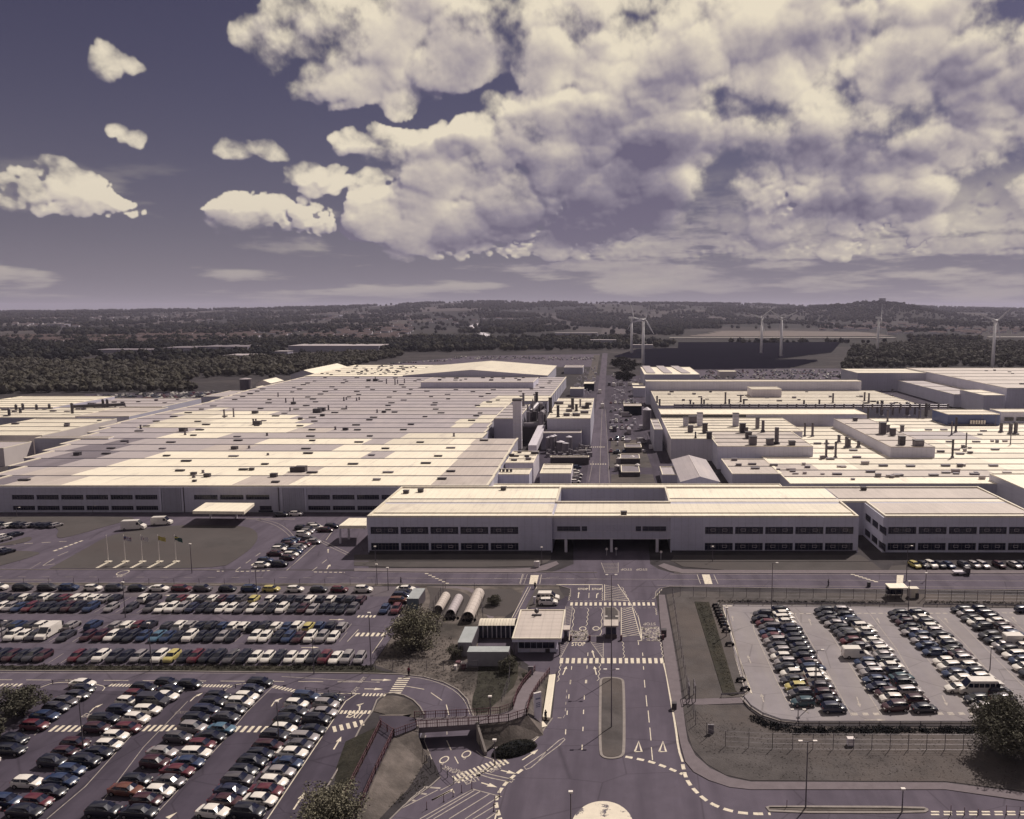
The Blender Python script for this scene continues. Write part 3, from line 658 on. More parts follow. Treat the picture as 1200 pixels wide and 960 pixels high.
# wind turbines
def turbine(px,pyb,pyh,yaw,blade,label,narrow=1.0):
    P = g(px,pyb); hub = hz(pyh,P.y); o = thing('wind_turbine',label,'wind turbine',P,group='wind turbines beyond the works')
    MB().tube((0,0,0),(0,0,hub - 1),2.1,1.3,14).build('tower',M('turbine_white'),o,smooth=True)
    nc = MB().box(-1.4,1.4,-3,4.5,hub - 1.2,hub + 1.6).build('nacelle',M('turbine_white'),o,rz=0)
    nc.rotation_euler[2] = yaw
    hb = MB().tube((0,-4.6,hub),(0,-3,hub),.5,1.4,10).build('hub',M('turbine_white'),o); hb.rotation_euler[2] = yaw
    for k in range(3):
        a = blade + k * 2 * math.pi / 3; d = Vector((math.sin(a),0,math.cos(a))); n = Vector((math.cos(a),0,-math.sin(a)))
        b_ = MB(); c0 = Vector((0,-4.0,hub)); Lb = 22
        prof = [(.5,.9,.9),(3,1.5,1.5),(6,2.2,.6),(14,1.4,.35),(Lb,.35,.12)]
        for r0,wd,th in prof:
            q = c0 + d * r0; b_.v += [tuple(q - n * wd * .6),tuple(q + Vector((0,-th,0)) * .5),tuple(q + n * wd * .6),tuple(q + Vector((0,th,0)) * .5)]
        for s_ in range(len(prof) - 1):
            for i in range(4):j = (i + 1) % 4; b_.f.append((4 * s_ + i,4 * s_ + j,4 * s_ + 4 + j,4 * s_ + 4 + i))
        b_.f.append((16,17,18,19)); bo = b_.build('blade',M('turbine_white'),o); bo.rotation_euler[2] = yaw
turbine(740,415.4,372.5,R(50),R(-20),'leftmost wind turbine, slim, behind the central road end')
turbine(753.5,428.5,374.5,R(40),R(22),'tall wind turbine just right of the leftmost one, at the solar field')
turbine(892,415.5,372.5,R(-20),R(48),'third turbine from the left, over the solar field')
turbine(915,419.5,373.5,R(-10),R(-55),'fourth turbine from the left, just right of its twin')
turbine(1028,413.5,372.5,R(75),R(-6),'turbine seen edge on, below the hill monument')
turbine(1163,431,376,R(5),R(48),'rightmost turbine behind the big pale roof')
# ------------------------------------------------------------------ building kit
def vent(parent,x,y,z,w=3.0,d=1.3,h=.55,m=None,name='roof_vent'):
    key = (name,w,d,h,(m or M('dark_metal')).name)
    if key not in CNT:
        mb = MB(); mb.box(-w / 2,w / 2,-d / 2,d / 2,0,h); mb.box(-w / 2 - .12,w / 2 + .12,-d / 2 - .12,d / 2 + .12,h,h + .1); CNT[key] = mb.mesh(name,m or M('dark_metal'))
    return link(name,CNT[key],parent,(x,y,z))
def stack(parent,px,pyb,pyt,z0,r=.5,m=None,cowl=False):
    """round flue standing on a roof at level z0; foot and head surveyed from the photograph"""
    P = g(px,pyb,z0); h = max(1.0,hz(pyt,P.y) - z0); o_ = parent.location if parent else Vector((0,0,0))
    mb = MB(); mb.tube((0,0,0),(0,0,h),r,r,10); mb.tube((0,0,0),(0,0,.5),r * 1.5,r * 1.3,10)
    mb.tube((0,0,h - .4),(0,0,h),r * 1.15,r * 1.15,10)
    if cowl:mb.tube((0,0,h + .3),(0,0,h + .9),r * 1.5,.1,10)
    return mb.build('flue',m or M('duct_metal'),parent,P - Vector(o_),smooth=False)
def roof_bays(parent,X0,X1,ysplit,z,colour,rise=.45,step=8.0,clip=None,name='roof_panel'):
    """low pitched bays running along X, cut into panels where the felt changes colour"""
    off = parent.location; k = 0
    for ya,yb in zip(ysplit,ysplit[1:]):
        x0,x1 = (X0,X1) if clip is None else clip((ya + yb) / 2)
        n = max(1,int((x1 - x0) / step)); runs = []
        for i in range(n):
            a,b_ = x0 + (x1 - x0) * i / n,x0 + (x1 - x0) * (i + 1) / n
            c = colour((a + b_) / 2,(ya + yb) / 2)
            if runs and runs[-1][2] is c:runs[-1][1] = b_
            else:runs.append([a,b_,c])
        k += 1
        for a,b_,c in runs:
            mb = MB(); gt = min(.55,(yb - ya) * .06); ym = ya + (yb - ya) * .55
            a2,b2 = a + .03,b_ - .03
            v = [(a2,ya + .12,z + .01),(b2,ya + .12,z + .01),(b2,ya + .14,z + rise),(a2,ya + .14,z + rise),(b2,yb - gt,z + .04),(a2,yb - gt,z + .04),(b2,yb - gt,z + .01),(a2,yb - gt,z + .01)]
            mb.v = [(p[0] - off.x,p[1] - off.y,p[2] - off.z) for p in v]; mb.f = [(0,1,2,3),(3,2,4,5),(1,6,4,2),(0,3,5,7)]
            mb.build(name,c,parent)
def hall(label,X0,X1,Y0,Y1,H,base=0.0,wall='clad_mauve',roof='roof_cream',bay=16.5,cat='factory hall',name='factory_hall',colour=None,rise=.24,parapet=.35,coping='roof_white',facade=True,group=None,vents=0,seed=0,ysplit=None):
    o = thing(name,label,cat,(X0,Y0,base),group=group); w,d,h = X1 - X0,Y1 - Y0,H - base
    zr = h - parapet
    MB().box(0,w,0 if facade else .6,d,0,zr).build('wall',M(wall),o)
    t = .3; mb = MB(); mb.box(0,w,0,t,zr,h); mb.box(0,w,d - t,d,zr,h); mb.box(0,t,t,d - t,zr,h); mb.box(w - t,w,t,d - t,zr,h)
    mb.build('parapet',M(coping),o)
    MB().box(t,w - t,t,d - t,zr,zr + .03).build('roof',M('gutter'),o)
    if ysplit is None:n = max(1,round(d / bay)); ysplit = [Y0 + t + (d - 2 * t) * i / n for i in range(n + 1)]
    rm = M(roof); roof_bays(o,X0 + t,X1 - t,ysplit,base + zr + .03,colour or (lambda x,y:rm),rise)
    # fine standing seams down the wall
    if d > 4 and w > 6 and facade:
        mb = MB(); n = int(w / 6)
        for i in range(1,n):mb.box(w * i / n - .06,w * i / n + .06,-.05,0,0,zr)
        q_ = mb.build('cladding_rib',M(wall),o)
        if q_:q_['kind'] = 'stuff'
    r = random.Random(seed)
    for i in range(vents):vent(o,r.uniform(.06,.94) * w,r.uniform(.1,.9) * d,zr + rise * .5,r.uniform(1.5,3.2),1.3,r.uniform(.4,1.0),r.choice([M('dark_metal'),M('duct_metal'),M('steel')]))
    return o
def R_(xl,xr,yf,yb,H):return gx(xl,yf,H),gx(xr,yf,H),gy(715,yf,H),gy(715,yb,H)
def px_hall(label,xl,xr,yf,yb,H,**k):return hall(label,*R_(xl,xr,yf,yb,H),H,**k)
def window(parent,org,rz,xa,xb,z0,z1,style=0,n=5,depth=.28):
    """one glazed bay: frame with mullions, a pane and its small opening sashes (local x along the wall, -y outwards)"""
    w,h = xb - xa,z1 - z0; key = ('win',round(w,1),round(h,1),style,n)
    if key not in CNT:
        f = MB(); t = .09
        f.box(0,w,0,.1,0,t); f.box(0,w,0,.1,h - t,h); f.box(0,t,0,.1,t,h - t); f.box(w - t,w,0,.1,t,h - t)
        for i in range(1,n):x = w * i / n; f.box(x - .035,x + .035,.01,.09,t,h - t)
        f.box(t,w - t,.02,.08,h * .62,h * .62 + .05)
        p = MB().box(.02,w - .02,.11,.14,.02,h - .02)
        s_ = MB(); cw,ch = w / 7 + .2,h * .34; a = h * .36; b_ = a + ch; c_ = cw / 2
        s_.box(-c_,c_,-.08,.0,a,a + .09); s_.box(-c_,c_,-.08,.0,b_ - .09,b_); s_.box(-c_,.09 - c_,-.08,.0,a + .09,b_ - .09); s_.box(c_ - .09,c_,-.08,.0,a + .09,b_ - .09)
        CNT[key] = (f.mesh('window',M('steel')),p.mesh('pane',M('window_glass')),s_.mesh('sash',M('frame_white')))
    f,p,s_ = CNT[key]; c,s = math.cos(rz),math.sin(rz)
    loc = (org[0] + c * xa - s * depth,org[1] + s * xa + c * depth,org[2] + z0)
    wo = link('window',f,parent,loc,rz); link('pane',p,wo)
    if style == 1:link('sash',s_,wo,((xb - xa) * .29,0,0)); link('sash',s_,wo,((xb - xa) * .71,0,0))
    return wo
def window_wall(parent,org,rz,Wd,rows,wins,m,thick=.5,name='wall'):
    """wall with real openings. rows = [(z0, z1, None | 'k')], wins['k'] = list of (xa, xb)"""
    mb = MB(); c,s = math.cos(rz),math.sin(rz)
    for z0,z1,k in rows:
        if k is None:mb.box(0,Wd,0,thick,z0,z1)
        else:
            x = 0
            for xa,xb in wins[k]:
                if xa > x + .01:mb.box(x,xa,0,thick,z0,z1)
                x = xb
            if x < Wd - .01:mb.box(x,Wd,0,thick,z0,z1)
    return mb.build(name,m,parent,org,rz)

# ------------------------------------------------------------------ front office building
H = 10.4; YF = gy(715,604.5,H); YN = gy(715,587.2,H); YB = gy(715,570,H)
fx = lambda px:(px - PX0) / FPX * (YF * CT + (CAM_H - 6) * ST)          # x on the front wall for a photo column
XL,XR = gx(430,604.5,H),gx(1006,604.5,H); WL,WR = gx(1038,604.8,H),gx(1218,604.8,H)
zt = lambda py:hz(py,YF)
off = thing('office_building','long two storey grey office block with white roof over the main gate','office building',(XL,YF,0))
ox,oy = XL,YF
def fl(px):return fx(px) - ox
z_w2a,z_w2b,z_w1a,z_w1b = zt(626.2),zt(617.6),zt(645.2),zt(636.4)
rows = [(0,z_w1a,None),(z_w1a,z_w1b,'a'),(z_w1b,z_w2a,None),(z_w2a,z_w2b,'a'),(z_w2b,H - .5,None)]
def bays(p0,p1,n,gap=.55):
    x0,x1 = fl(p0),fl(p1); w = (x1 - x0) / n; return [(x0 + i * w + gap / 2,x0 + (i + 1) * w - gap / 2) for i in range(n)]
wl = bays(433,608.5,5); wr = [(a - fl(786),b_ - fl(786)) for a,b_ in bays(825,1001.5,5)]
window_wall(off,(0,0,0),0,fl(647),rows,{'a':wl},M('clad_grey'))
window_wall(off,(fl(786),0,0),0,fl(1006) - fl(786),rows,{'a':wr},M('clad_grey'))
for (o0,ws) in ((0,wl),(fl(786),wr)):
    for i,(a,b_) in enumerate(ws):
        for (z0,z1) in ((z_w1a,z_w1b),(z_w2a,z_w2b)):
            st = 0 if (o0 == 0 and i < 2 and z0 == z_w1a) else 1
            window(off,(o0,0,0),0,a,b_,z0,z1,st,8)
# plain corrugated end bays next to the gate
mb = MB()
for p0,p1 in ((609,647),(786,824)):
    n = 26
    for i in range(n):x = fl(p0) + (fl(p1) - fl(p0)) * i / n; mb.box(x,x + .45 * (fl(p1) - fl(p0)) / n,-.07,0,.6,H - 1.0)
mb.build('cladding_rib',M('clad_grey'),off)['kind'] = 'stuff'
# dark plinth recess along the foot
mb = MB(); mb.box(.3,fl(647) - .3,-.04,0,0,.55); mb.box(fl(786) + .3,fl(1006) - .3,-.04,0,0,.55); mb.parts('plinth',M('dark_metal'),off)
gz = zt(633); g0,g1 = fl(647),fl(786)
window_wall(off,(g0,.9,0),0,g1 - g0,[(gz,zt(624.5),None),(zt(624.5),zt(618),'a'),(zt(618),H - .5,None)],
            {'a':[(fl(652.5) - g0,fl(680) - g0),(fl(681.5) - g0,fl(688) - g0),(fl(745) - g0,fl(751.5) - g0),(fl(753) - g0,fl(781) - g0)]},M('clad_mauve'))
for a,b_,n in ((652.5,680,4),(681.5,688,1),(745,751.5,1),(753,781,4)):window(off,(0,.9,0),0,fl(a),fl(b_),zt(624.5),zt(618),0,n)
mb = MB(); mb.box(g0,g1,.80,.90,gz + 2.2,gz + 2.32); mb.box(g0,g1,.78,.9,gz,gz + .22); mb.parts('fascia_rail',M('clad_light'),off)
for p in (663,716.5,770.3):MB().box(fl(p) - .38,fl(p) + .38,.1,1.1,0,gz).build('gate_column',M('clad_light'),off)
# mass behind the facades, the passage stays open
dpt = YN - YF
mb = MB(); mb.box(.0,g0,.5,dpt,0,H - .5); mb.box(g1,fl(1006),.5,dpt,0,H - .5); mb.box(g0,g1,1.4,dpt,gz,H - .5)
b0 = gx(467,572,H) - ox; nx0,nx1 = gx(653.5,587,H) - ox,gx(783.5,587,H) - ox; wx1 = WR - ox; bdep = YB - YF
mb.box(0,nx0,dpt,bdep,0,H - .5); mb.box(nx1,wx1,dpt,bdep,0,H - .5); mb.box(nx0,nx1,bdep - 1.5,bdep,0,H - .5)
mb.build('wall',M('clad_mauve'),off)
MB().box(g0,g1,dpt + .05,dpt + .3,0,gz).build('passage_dark_wall',M('dark_interior'),off)  # end wall coloured near black to stand in for the unlit passage
# right wing comes forward again
wo = WL - ox
wwin = [(a,b_) for a,b_ in [((fx(p0) - WL),(fx(p1) - WL)) for p0,p1 in ((1041,1074),(1076.5,1109.5),(1112,1145),(1147.5,1180),(1182.5,1215))]]
window_wall(off,(wo,0,0),0,WR - WL,rows,{'a':wwin},M('clad_grey'))
for (a,b_) in wwin:
    for z0,z1 in ((z_w1a,z_w1b),(z_w2a,z_w2b)):window(off,(wo,0,0),0,a,b_,z0,z1,1,8)
MB().box(wo,wx1,.5,dpt,0,H - .5).build('wall',M('clad_mauve'),off)
# side wall of the wing, facing the alcove
side = [(1.2,6.6),(7.4,12.8),(13.6,18.4)]
window_wall(off,(wo - .5,dpt,0),-math.pi / 2,dpt,rows,{'a':side},M('clad_grey'),thick=.5)
for a,b_ in side:
    for z0,z1 in ((z_w1a,z_w1b),(z_w2a,z_w2b)):window(off,(wo - .5,dpt,0),-math.pi / 2,a,b_,z0,z1,0,5)
mb = MB(); mb.box(0,wo - .5 - fl(1006) + 20,0,.1,0,.1)
# roof: parapets, sheets, gutters
mb = MB(); t = .55
for (x0,x1,y0,y1) in ((0,fl(1006),0,t),(wo,wx1,0,t),(0,t,t,bdep),(fl(1006) - t,fl(1006),t,dpt),(wo,wo + t,t,dpt),(wx1 - t,wx1,t,bdep),(fl(1006) - t,wo + t,dpt - .02,dpt + t),
                         (t,nx0,bdep - t,bdep),(nx0 + .01,nx1 - .01,bdep - 1.5,bdep),(nx1,wx1 - t,bdep - t,bdep),(nx0 - t,nx0,dpt,bdep - t),(nx1,nx1 + t,dpt,bdep - t),(nx0 - t,nx1 + t,dpt - .8,dpt)):
    mb.box(x0,x1,y0,y1,H - .5,H)
mb.parts('parapet',M('roof_cream'),off)
MB().box(.1,wx1 - .1,.6,bdep - .1,H - .52,H - .505)
yg1,yg2 = gy(715,600,H) - YF,gy(715,583.5,H) - YF
off.location = (ox,oy,0)
def rb(x0,x1,y0,y1,m,rise=.3):
    roof_bays(off,ox + x0,ox + x1,[oy + y0,oy + y1],H - .49,lambda x,y:m,rise,step=1000)
cr_,wh_ = M('roof_cream'),M('roof_white')
rb(t,fl(647),t,yg1,wh_,.08); rb(fl(648),fl(1006) - t,t,yg1,wh_,.08)
rb(t,fl(646),yg1,dpt - .9,cr_,.3); rb(fl(649),fl(1006) - t,yg1,dpt - .9,cr_,.3); rb(wo + t,wx1 - t,t,yg1 * .8,cr_,.12); rb(wo + t,wx1 - t,yg1 * .8,dpt - .2,M('roof_beige'),.3)
rb(t,nx0 - t,dpt,yg2,cr_,.1); rb(nx1 + t,wx1 - t,dpt + t,yg2 + t,cr_,.1)
rb(t,nx0 - t,yg2 + .2,bdep - t,wh_,.25); rb(nx1 + t,fl(1006),yg2 + .7,bdep - t,wh_,.25); rb(fl(1008),wx1 - t,yg2 + .7,bdep - t,M('roof_beige'),.25)
for p,q in ((476,577),(493,575.5),(731,602),(1012,573),(590,573)):P = g(p,q,H) - off.location; vent(off,P.x,P.y,H - .3,1.6,1.2,.9,M('dark_metal'),'roof_unit')
# faint raised letters over the gate (too worn to read apart from their blocks)
txt = bpy.data.curves.new('gate_letters','FONT'); txt.body = 'NISSAN'; txt.size = 2.6; txt.extrude = .07; txt.align_x = 'CENTER'; txt.space_character = 1.35
to_ = bpy.data.objects.new('t',txt); COL.objects.link(to_); dg = bpy.context.evaluated_depsgraph_get(); dg.update(); tm = bpy.data.meshes.new_from_object(to_.evaluated_get(dg)); bpy.data.objects.remove(to_)
tm.name = 'gate_lettering'; tm.materials.clear(); tm.materials.append(M('clad_mauve')); lo = link('gate_lettering',tm,off,(fl(718),.82,zt(624)),0); lo.rotation_euler = (math.pi / 2,0,0)

# linked low buildings by the office's left end: carport canopy
def canopy(name,label,px_roof,H,cols,m='roof_white',cat='canopy',th=.9):
    Q = [g(x,y,H) for x,y in px_roof]; o = thing(name,label,cat,(Q[0].x,Q[0].y,0)); off_ = o.location
    MB().prism([(p.x - off_.x,p.y - off_.y) for p in Q],H - th,H).build('roof',M(m),o)
    for c in cols:P = g(c[0],c[1],0) - off_; MB().box(P.x - .25,P.x + .25,P.y - .25,P.y + .25,0,H - th).build('column',M('clad_light'),o)
    return o
canopy('entrance_canopy','broad flat white canopy over the left entrance of the factory',[(225.5,599),(286,599.5),(298,589.5),(241,589)],4.6,[(247,607.5),(277,607.5),(285,604)])
canopy('carport_canopy','small white carport canopy against the left end of the office',[(397,616),(429.5,616),(429.5,607),(409,607)],5.2,[(399,637),(409,632)])

# ------------------------------------------------------------------ the great left factory roof
H = 9.0; Y0 = gy(715,568.8,H)
LEFT = [(g(-30,574,H)),g(40,534,H),g(98,511,H),g(132,496,H),g(240,472,H),g(286,458,H),g(380,436,H)]
def left_x(y):
    P = LEFT
    if y <= P[0].y:return P[0].x
    for a,b_ in zip(P,P[1:]):
        if a.y <= y <= b_.y:return a.x + (b_.x - a.x) * (y - a.y) / (b_.y - a.y)
    return P[-1].x
RIGHT = [(Y0,gx(571,569,H)),(gy(715,512,H),gx(607,512,H)),(gy(715,511.9,H),gx(566,512,H)),(gy(715,492,H),gx(577,492,H)),(gy(715,470,H),gx(600,470,H)),(gy(715,469.8,H),gx(641,470,H)),(gy(715,441,H),gx(664,441,H))]
def right_x(y):
    for a,b_ in zip(RIGHT,RIGHT[1:]):
        if a[0] <= y <= b_[0]:return a[1] + (b_[1] - a[1]) * (y - a[0]) / max(b_[0] - a[0],1e-6)
    return RIGHT[-1][1]
fac = thing('factory_hall','vast low main factory hall with banded pale roof filling the left middle','factory hall',(LEFT[0].x,Y0,0)); fo = fac.location
Yend = gy(715,441.5,H); nb = round((Yend - Y0) / 16.5); ysp = [Y0 + .6 + (Yend - Y0 - .6) * i / nb for i in range(nb + 1)]
POLY = [('roof_white',[(200,569),(68,569),(112,551),(150,536),(196,527),(240,528),(300,527),(515,519),(566,512),(515,570)]),
        ('roof_white',[(195,512),(245,497),(262,482),(300,481),(345,485),(362,492),(336,506),(262,507),(250,512)]),
        ('roof_white',[(305,519),(330,511),(440,511),(432,519)]),('roof_cream',[(470,508),(566,508),(556,516),(460,518)]),
        ('roof_cream',[(200,505),(150,501),(230,480),(262,478),(262,490),(240,500)]),('roof_cream',[(530,495),(575,486),(560,498),(520,502)]),
        ('roof_cream',[(580,462),(660,462),(600,478),(560,478)])]
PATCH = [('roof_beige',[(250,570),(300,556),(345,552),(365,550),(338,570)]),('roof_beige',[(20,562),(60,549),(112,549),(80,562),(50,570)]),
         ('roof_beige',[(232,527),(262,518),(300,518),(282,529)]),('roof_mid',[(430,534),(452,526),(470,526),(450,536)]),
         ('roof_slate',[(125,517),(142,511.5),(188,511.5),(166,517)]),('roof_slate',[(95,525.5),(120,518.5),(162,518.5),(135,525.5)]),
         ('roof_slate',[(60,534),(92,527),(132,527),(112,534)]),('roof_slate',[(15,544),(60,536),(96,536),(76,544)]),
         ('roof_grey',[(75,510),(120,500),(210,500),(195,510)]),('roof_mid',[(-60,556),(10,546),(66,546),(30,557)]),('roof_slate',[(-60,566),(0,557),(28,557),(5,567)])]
strip_x = (gx(516,569,H),gx(565.5,512,H))
def fac_col(x,y):
    p = to_px(x,y,H)
    if x > -57.2 and y < RIGHT[1][0]:return M('roof_beige')
    for n,q in PATCH:
        if inpoly(p[0],p[1],q):return M(n)
    for n,q in POLY:
        if inpoly(p[0],p[1],q):return M(n)
    h = math.sin(math.floor(x / 46) * 12.9 + math.floor(y / 33) * 78.2) * 43758.5; h -= math.floor(h)
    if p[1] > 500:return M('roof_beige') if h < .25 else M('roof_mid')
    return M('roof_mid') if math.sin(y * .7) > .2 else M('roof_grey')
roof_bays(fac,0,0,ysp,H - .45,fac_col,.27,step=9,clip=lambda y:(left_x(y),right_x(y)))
mb = MB(); pts = []
for ya,yb in zip(ysp,ysp[1:]):
    a,b_ = left_x((ya + yb) / 2),right_x((ya + yb) / 2); mb.box(a - fo.x,b_ - fo.x,ya - fo.y,yb - fo.y,0,H - .46)
mb.build('wall',M('clad_mauve'),fac)
mb = MB()
for ya,yb in zip(ysp,ysp[1:]):
    a,b_ = left_x((ya + yb) / 2),right_x((ya + yb) / 2)
    mb.box(a - fo.x - .3,a - fo.x + .9,ya - fo.y,yb - fo.y,H - .45,H - .05); mb.box(b_ - fo.x - .5,b_ - fo.x + .3,ya - fo.y,yb - fo.y,H - .45,H - .1)
mb.box(0,right_x(Y0) - fo.x,-.1,.55,H - .5,H); mb.build('parapet',M('roof_cream'),fac)
# ridge ventilators and hatches
r_ = random.Random(21); nv = 0
for k,(ya,yb) in enumerate(zip(ysp,ysp[1:])):
    a,b_ = left_x(ya),right_x(ya); x = a + 8 + (k * 37) % 19
    while x < b_ - 6 and nv < 270:
        if r_.random() < .8:
            vent(fac,x - fo.x,ya + 3 + r_.random() * 7 - fo.y,H - .25,r_.choice([2.4,3.0,3.6]),1.2,.45,M('dark_metal') if r_.random() < .8 else M('duct_metal')); nv += 1
        x += r_.choice([22,27,27,33])
for px_,b_,t_ in [(263,490,480),(274,489,478.5),(335,472,466.5),(344,472,466),(326,465,460),(297,498,491),(300,497,491),(340,482,477.5),(385,481,475),(403,470,465.5),(406,469,465.5),(418,470,466),(421,469,465.5),
                    (393,504,500),(440,447,441),(453,450,444),(463,451,444),(466,450,445),(474,449,444),(406,480,475.5),(227,560,555.5),(238,555,551),(313,511,507),(292,526,522.5),(314,534,531.5),(442,484,480),(165,503,498),(217,510,503),(532,512,507.5),(150,520,516)]:
    stack(fac,px_,b_,t_,H - .4,.42,M('steel') if px_ % 2 else M('duct_metal'))
for px_,py_,s_ in [(346,553,3.0),(353,553,3.6),(321,559,2.2),(295,551.5,1.6),(227,557,1.8),(243,559,2.0),(302,498,3.4),(299,485,3.0),(352,492,2.0),(372,484,4.2),(377,482,3.8),(344,474,2.6),(440,447,3.5),(378,488,2.2),(405,504.5,2.4),(432,447,3),(215,506,3.2),(91,534,2.4),(228,565,1.2),(275,527,2.4),(450,484,2.2)]:
    P = g(px_,py_,H - .4); vent(fac,P.x - fo.x,P.y - fo.y,H - .4,s_,s_ * .7,s_ * .55,M('dark_metal'),'roof_unit')
# factory front wall, two storeys of glazing
fz = lambda py:hz(py,Y0)
ffx = lambda px:(px - PX0) / FPX * (Y0 * CT + (CAM_H - 5) * ST) - fo.x
rows = [(0,fz(597.6),None),(fz(597.6),fz(592.4),'b'),(fz(592.4),fz(585.2),None),(fz(585.2),fz(579.6),'a'),(fz(579.6),H - .5,None)]
b6 = lambda p0,p1,n,gp=.8:[(ffx(p0) + (ffx(p1) - ffx(p0)) * i / n + gp / 2,ffx(p0) + (ffx(p1) - ffx(p0)) * (i + 1) / n - gp / 2) for i in range(n)]
w_a = b6(14,187,6) + b6(227,318,3) + b6(360,475,4); w_b = b6(14,187,6) + b6(303,320,1) + b6(360,475,4)
wp = window_wall(fac,(0,-.6,0),0,right_x(Y0) - fo.x,rows,{'a':w_a,'b':w_b},M('clad_mauve'),thick=.6)
for a,b_ in w_a:window(fac,(0,-.6,0),0,a,b_,fz(585.2),fz(579.6),0,9)
for a,b_ in w_b:window(fac,(0,-.6,0),0,a,b_,fz(597.6),fz(592.4),0,9)
for p0,p1,m_ in ((188,215,'clad_light'),(330,359,'clad_light')):
    mb = MB(); n = 12
    for i in range(n):x = ffx(p0) + (ffx(p1) - ffx(p0)) * i / n; mb.box(x,x + .9,-.68,-.6,.4,H - .9)
    mb.build('cladding_rib',M('clad_grey'),fac)['kind'] = 'stuff'
mb = MB(); mb.box(ffx(216),ffx(217),-.7,-.6,0,H - .5); mb.box(ffx(327),ffx(328),-.7,-.6,0,H - .5); mb.parts('downpipe',M('dark_metal'),fac)
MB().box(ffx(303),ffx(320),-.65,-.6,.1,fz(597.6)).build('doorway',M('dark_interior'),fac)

# ------------------------------------------------------------------ halls beyond and beside
px_hall('raised grey monitor hall standing on the back of the main factory roof',493,625,447.7,442,13.2,base=8.6,roof='roof_mid',bay=40,wall='clad_grey',vents=14)
px_hall('white far section of the main roof dotted with small vents',356,500,441,427.6,9.2,roof='roof_white',bay=24,vents=90,seed=5,wall='clad_mauve')
# shallow gabled shed at the back
P = [g(472,440,10),g(640,441,10),g(650,429.3,10)]; ap = g(552,434,14.6); ap2 = g(575,422.3,14.6)
o = thing('gabled_warehouse','very wide warehouse with shallow pitched pale roof behind the main factory','warehouse',(P[0].x,P[0].y,0)); q = o.location
w = P[1].x - P[0].x; d = P[2].y - P[1].y; ax = ap.x - q.x
mb = MB(); mb.v = [(0,0,0),(w,0,0),(w,d,0),(0,d,0),(0,0,10),(w,0,10),(w,d,10),(0,d,10),(ax,0,14.8),(ax,d,14.8)]
mb.f = [(0,1,5,8,4),(1,2,6,5),(2,3,7,9,6),(3,0,4,7)]; mb.build('wall',M('clad_mauve'),o)
mb = MB(); mb.v = [(-.8,-.8,9.9),(ax,-.8,14.9),(ax,d + .8,14.9),(-.8,d + .8,9.9),(w + .8,-.8,9.9),(w + .8,d + .8,9.9)]; mb.f = [(0,1,2,3),(1,4,5,2)]; mb.build('roof',M('roof_cream'),o)
def gable_shed(label,x0,x1,yb,depth,H,rise,wall='clad_light',roof='roof_white',name='shed',cat='shed',z=0):
    P0,P1 = g(x0,yb,z),g(x1,yb,z); o = thing(name,label,cat,P0); w = P1.x - P0.x
    mb = MB(); mb.v = [(0,0,0),(w,0,0),(w,depth,0),(0,depth,0),(0,0,H),(w,0,H),(w,depth,H),(0,depth,H),(w / 2,0,H + rise),(w / 2,depth,H + rise)]
    mb.f = [(0,1,5,8,4),(1,2,6,5),(2,3,7,9,6),(3,0,4,7)]; mb.build('wall',M(wall),o)
    mb = MB(); e = .3; mb.v = [(-e,-e,H - .05),(w / 2,-e,H + rise + .08),(w / 2,depth + e,H + rise + .08),(-e,depth + e,H - .05),(w + e,-e,H - .05),(w + e,depth + e,H - .05)]; mb.f = [(0,1,2,3),(1,4,5,2)]
    mb.build('roof',M(roof),o); return o
gable_shed('pale gabled shed with bright roof at the back left edge of the main roof',341,372,448,90,7,4)
gable_shed('small bright gabled shed beside the round grey tank',300,318,458.5,25,6.5,2.5,'clad_white')
gable_shed('little low shed in front of the small bright gabled shed',294,306,461,12,4,1,'clad_light','roof_cream')
P = g(288.5,461); tk = thing('storage_tank','round grey storage tank at the back left edge of the factory','tank',P); MB().tube((0,0,0),(0,0,11.5),4.4,4.4,24).build('shell',M('steel'),tk,smooth=False); MB().tube((0,0,11.5),(0,0,12.3),4.6,.5,24).build('roof',M('roof_grey'),tk)
px_hall('flat grey shed beside the staff cars at the far left of the works',238,284,464.5,457.5,7,roof='roof_mid',bay=30)

# left edge halls
px_hall('striped bright roof hall, farthest of the left edge buildings',-60,62,477,464.2,10,roof='roof_white',bay=9,vents=0,rise=.28)
px_hall('broad pale hall behind the dark duct on the left edge',-60,88,489,477.5,9,roof='roof_cream',bay=12,vents=10,seed=3)
px_hall('grey fronted hall with flat pale roof left of the main factory',88,151,487.6,477.3,9.6,roof='roof_beige',wall='clad_mauve',bay=20)
px_hall('low far hall with dark curved duct near the left staff cars',62,190,476.5,466.5,8,roof='roof_mid',bay=14,vents=12,seed=9)
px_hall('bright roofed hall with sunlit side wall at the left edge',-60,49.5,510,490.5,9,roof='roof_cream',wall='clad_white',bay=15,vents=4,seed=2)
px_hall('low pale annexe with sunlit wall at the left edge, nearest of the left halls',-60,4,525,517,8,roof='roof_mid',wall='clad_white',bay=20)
px_hall('blank grey fronted block between the left halls and the main roof',40,127,513.3,511.6,9.4,roof='roof_mid',wall='clad_mauve',bay=20)
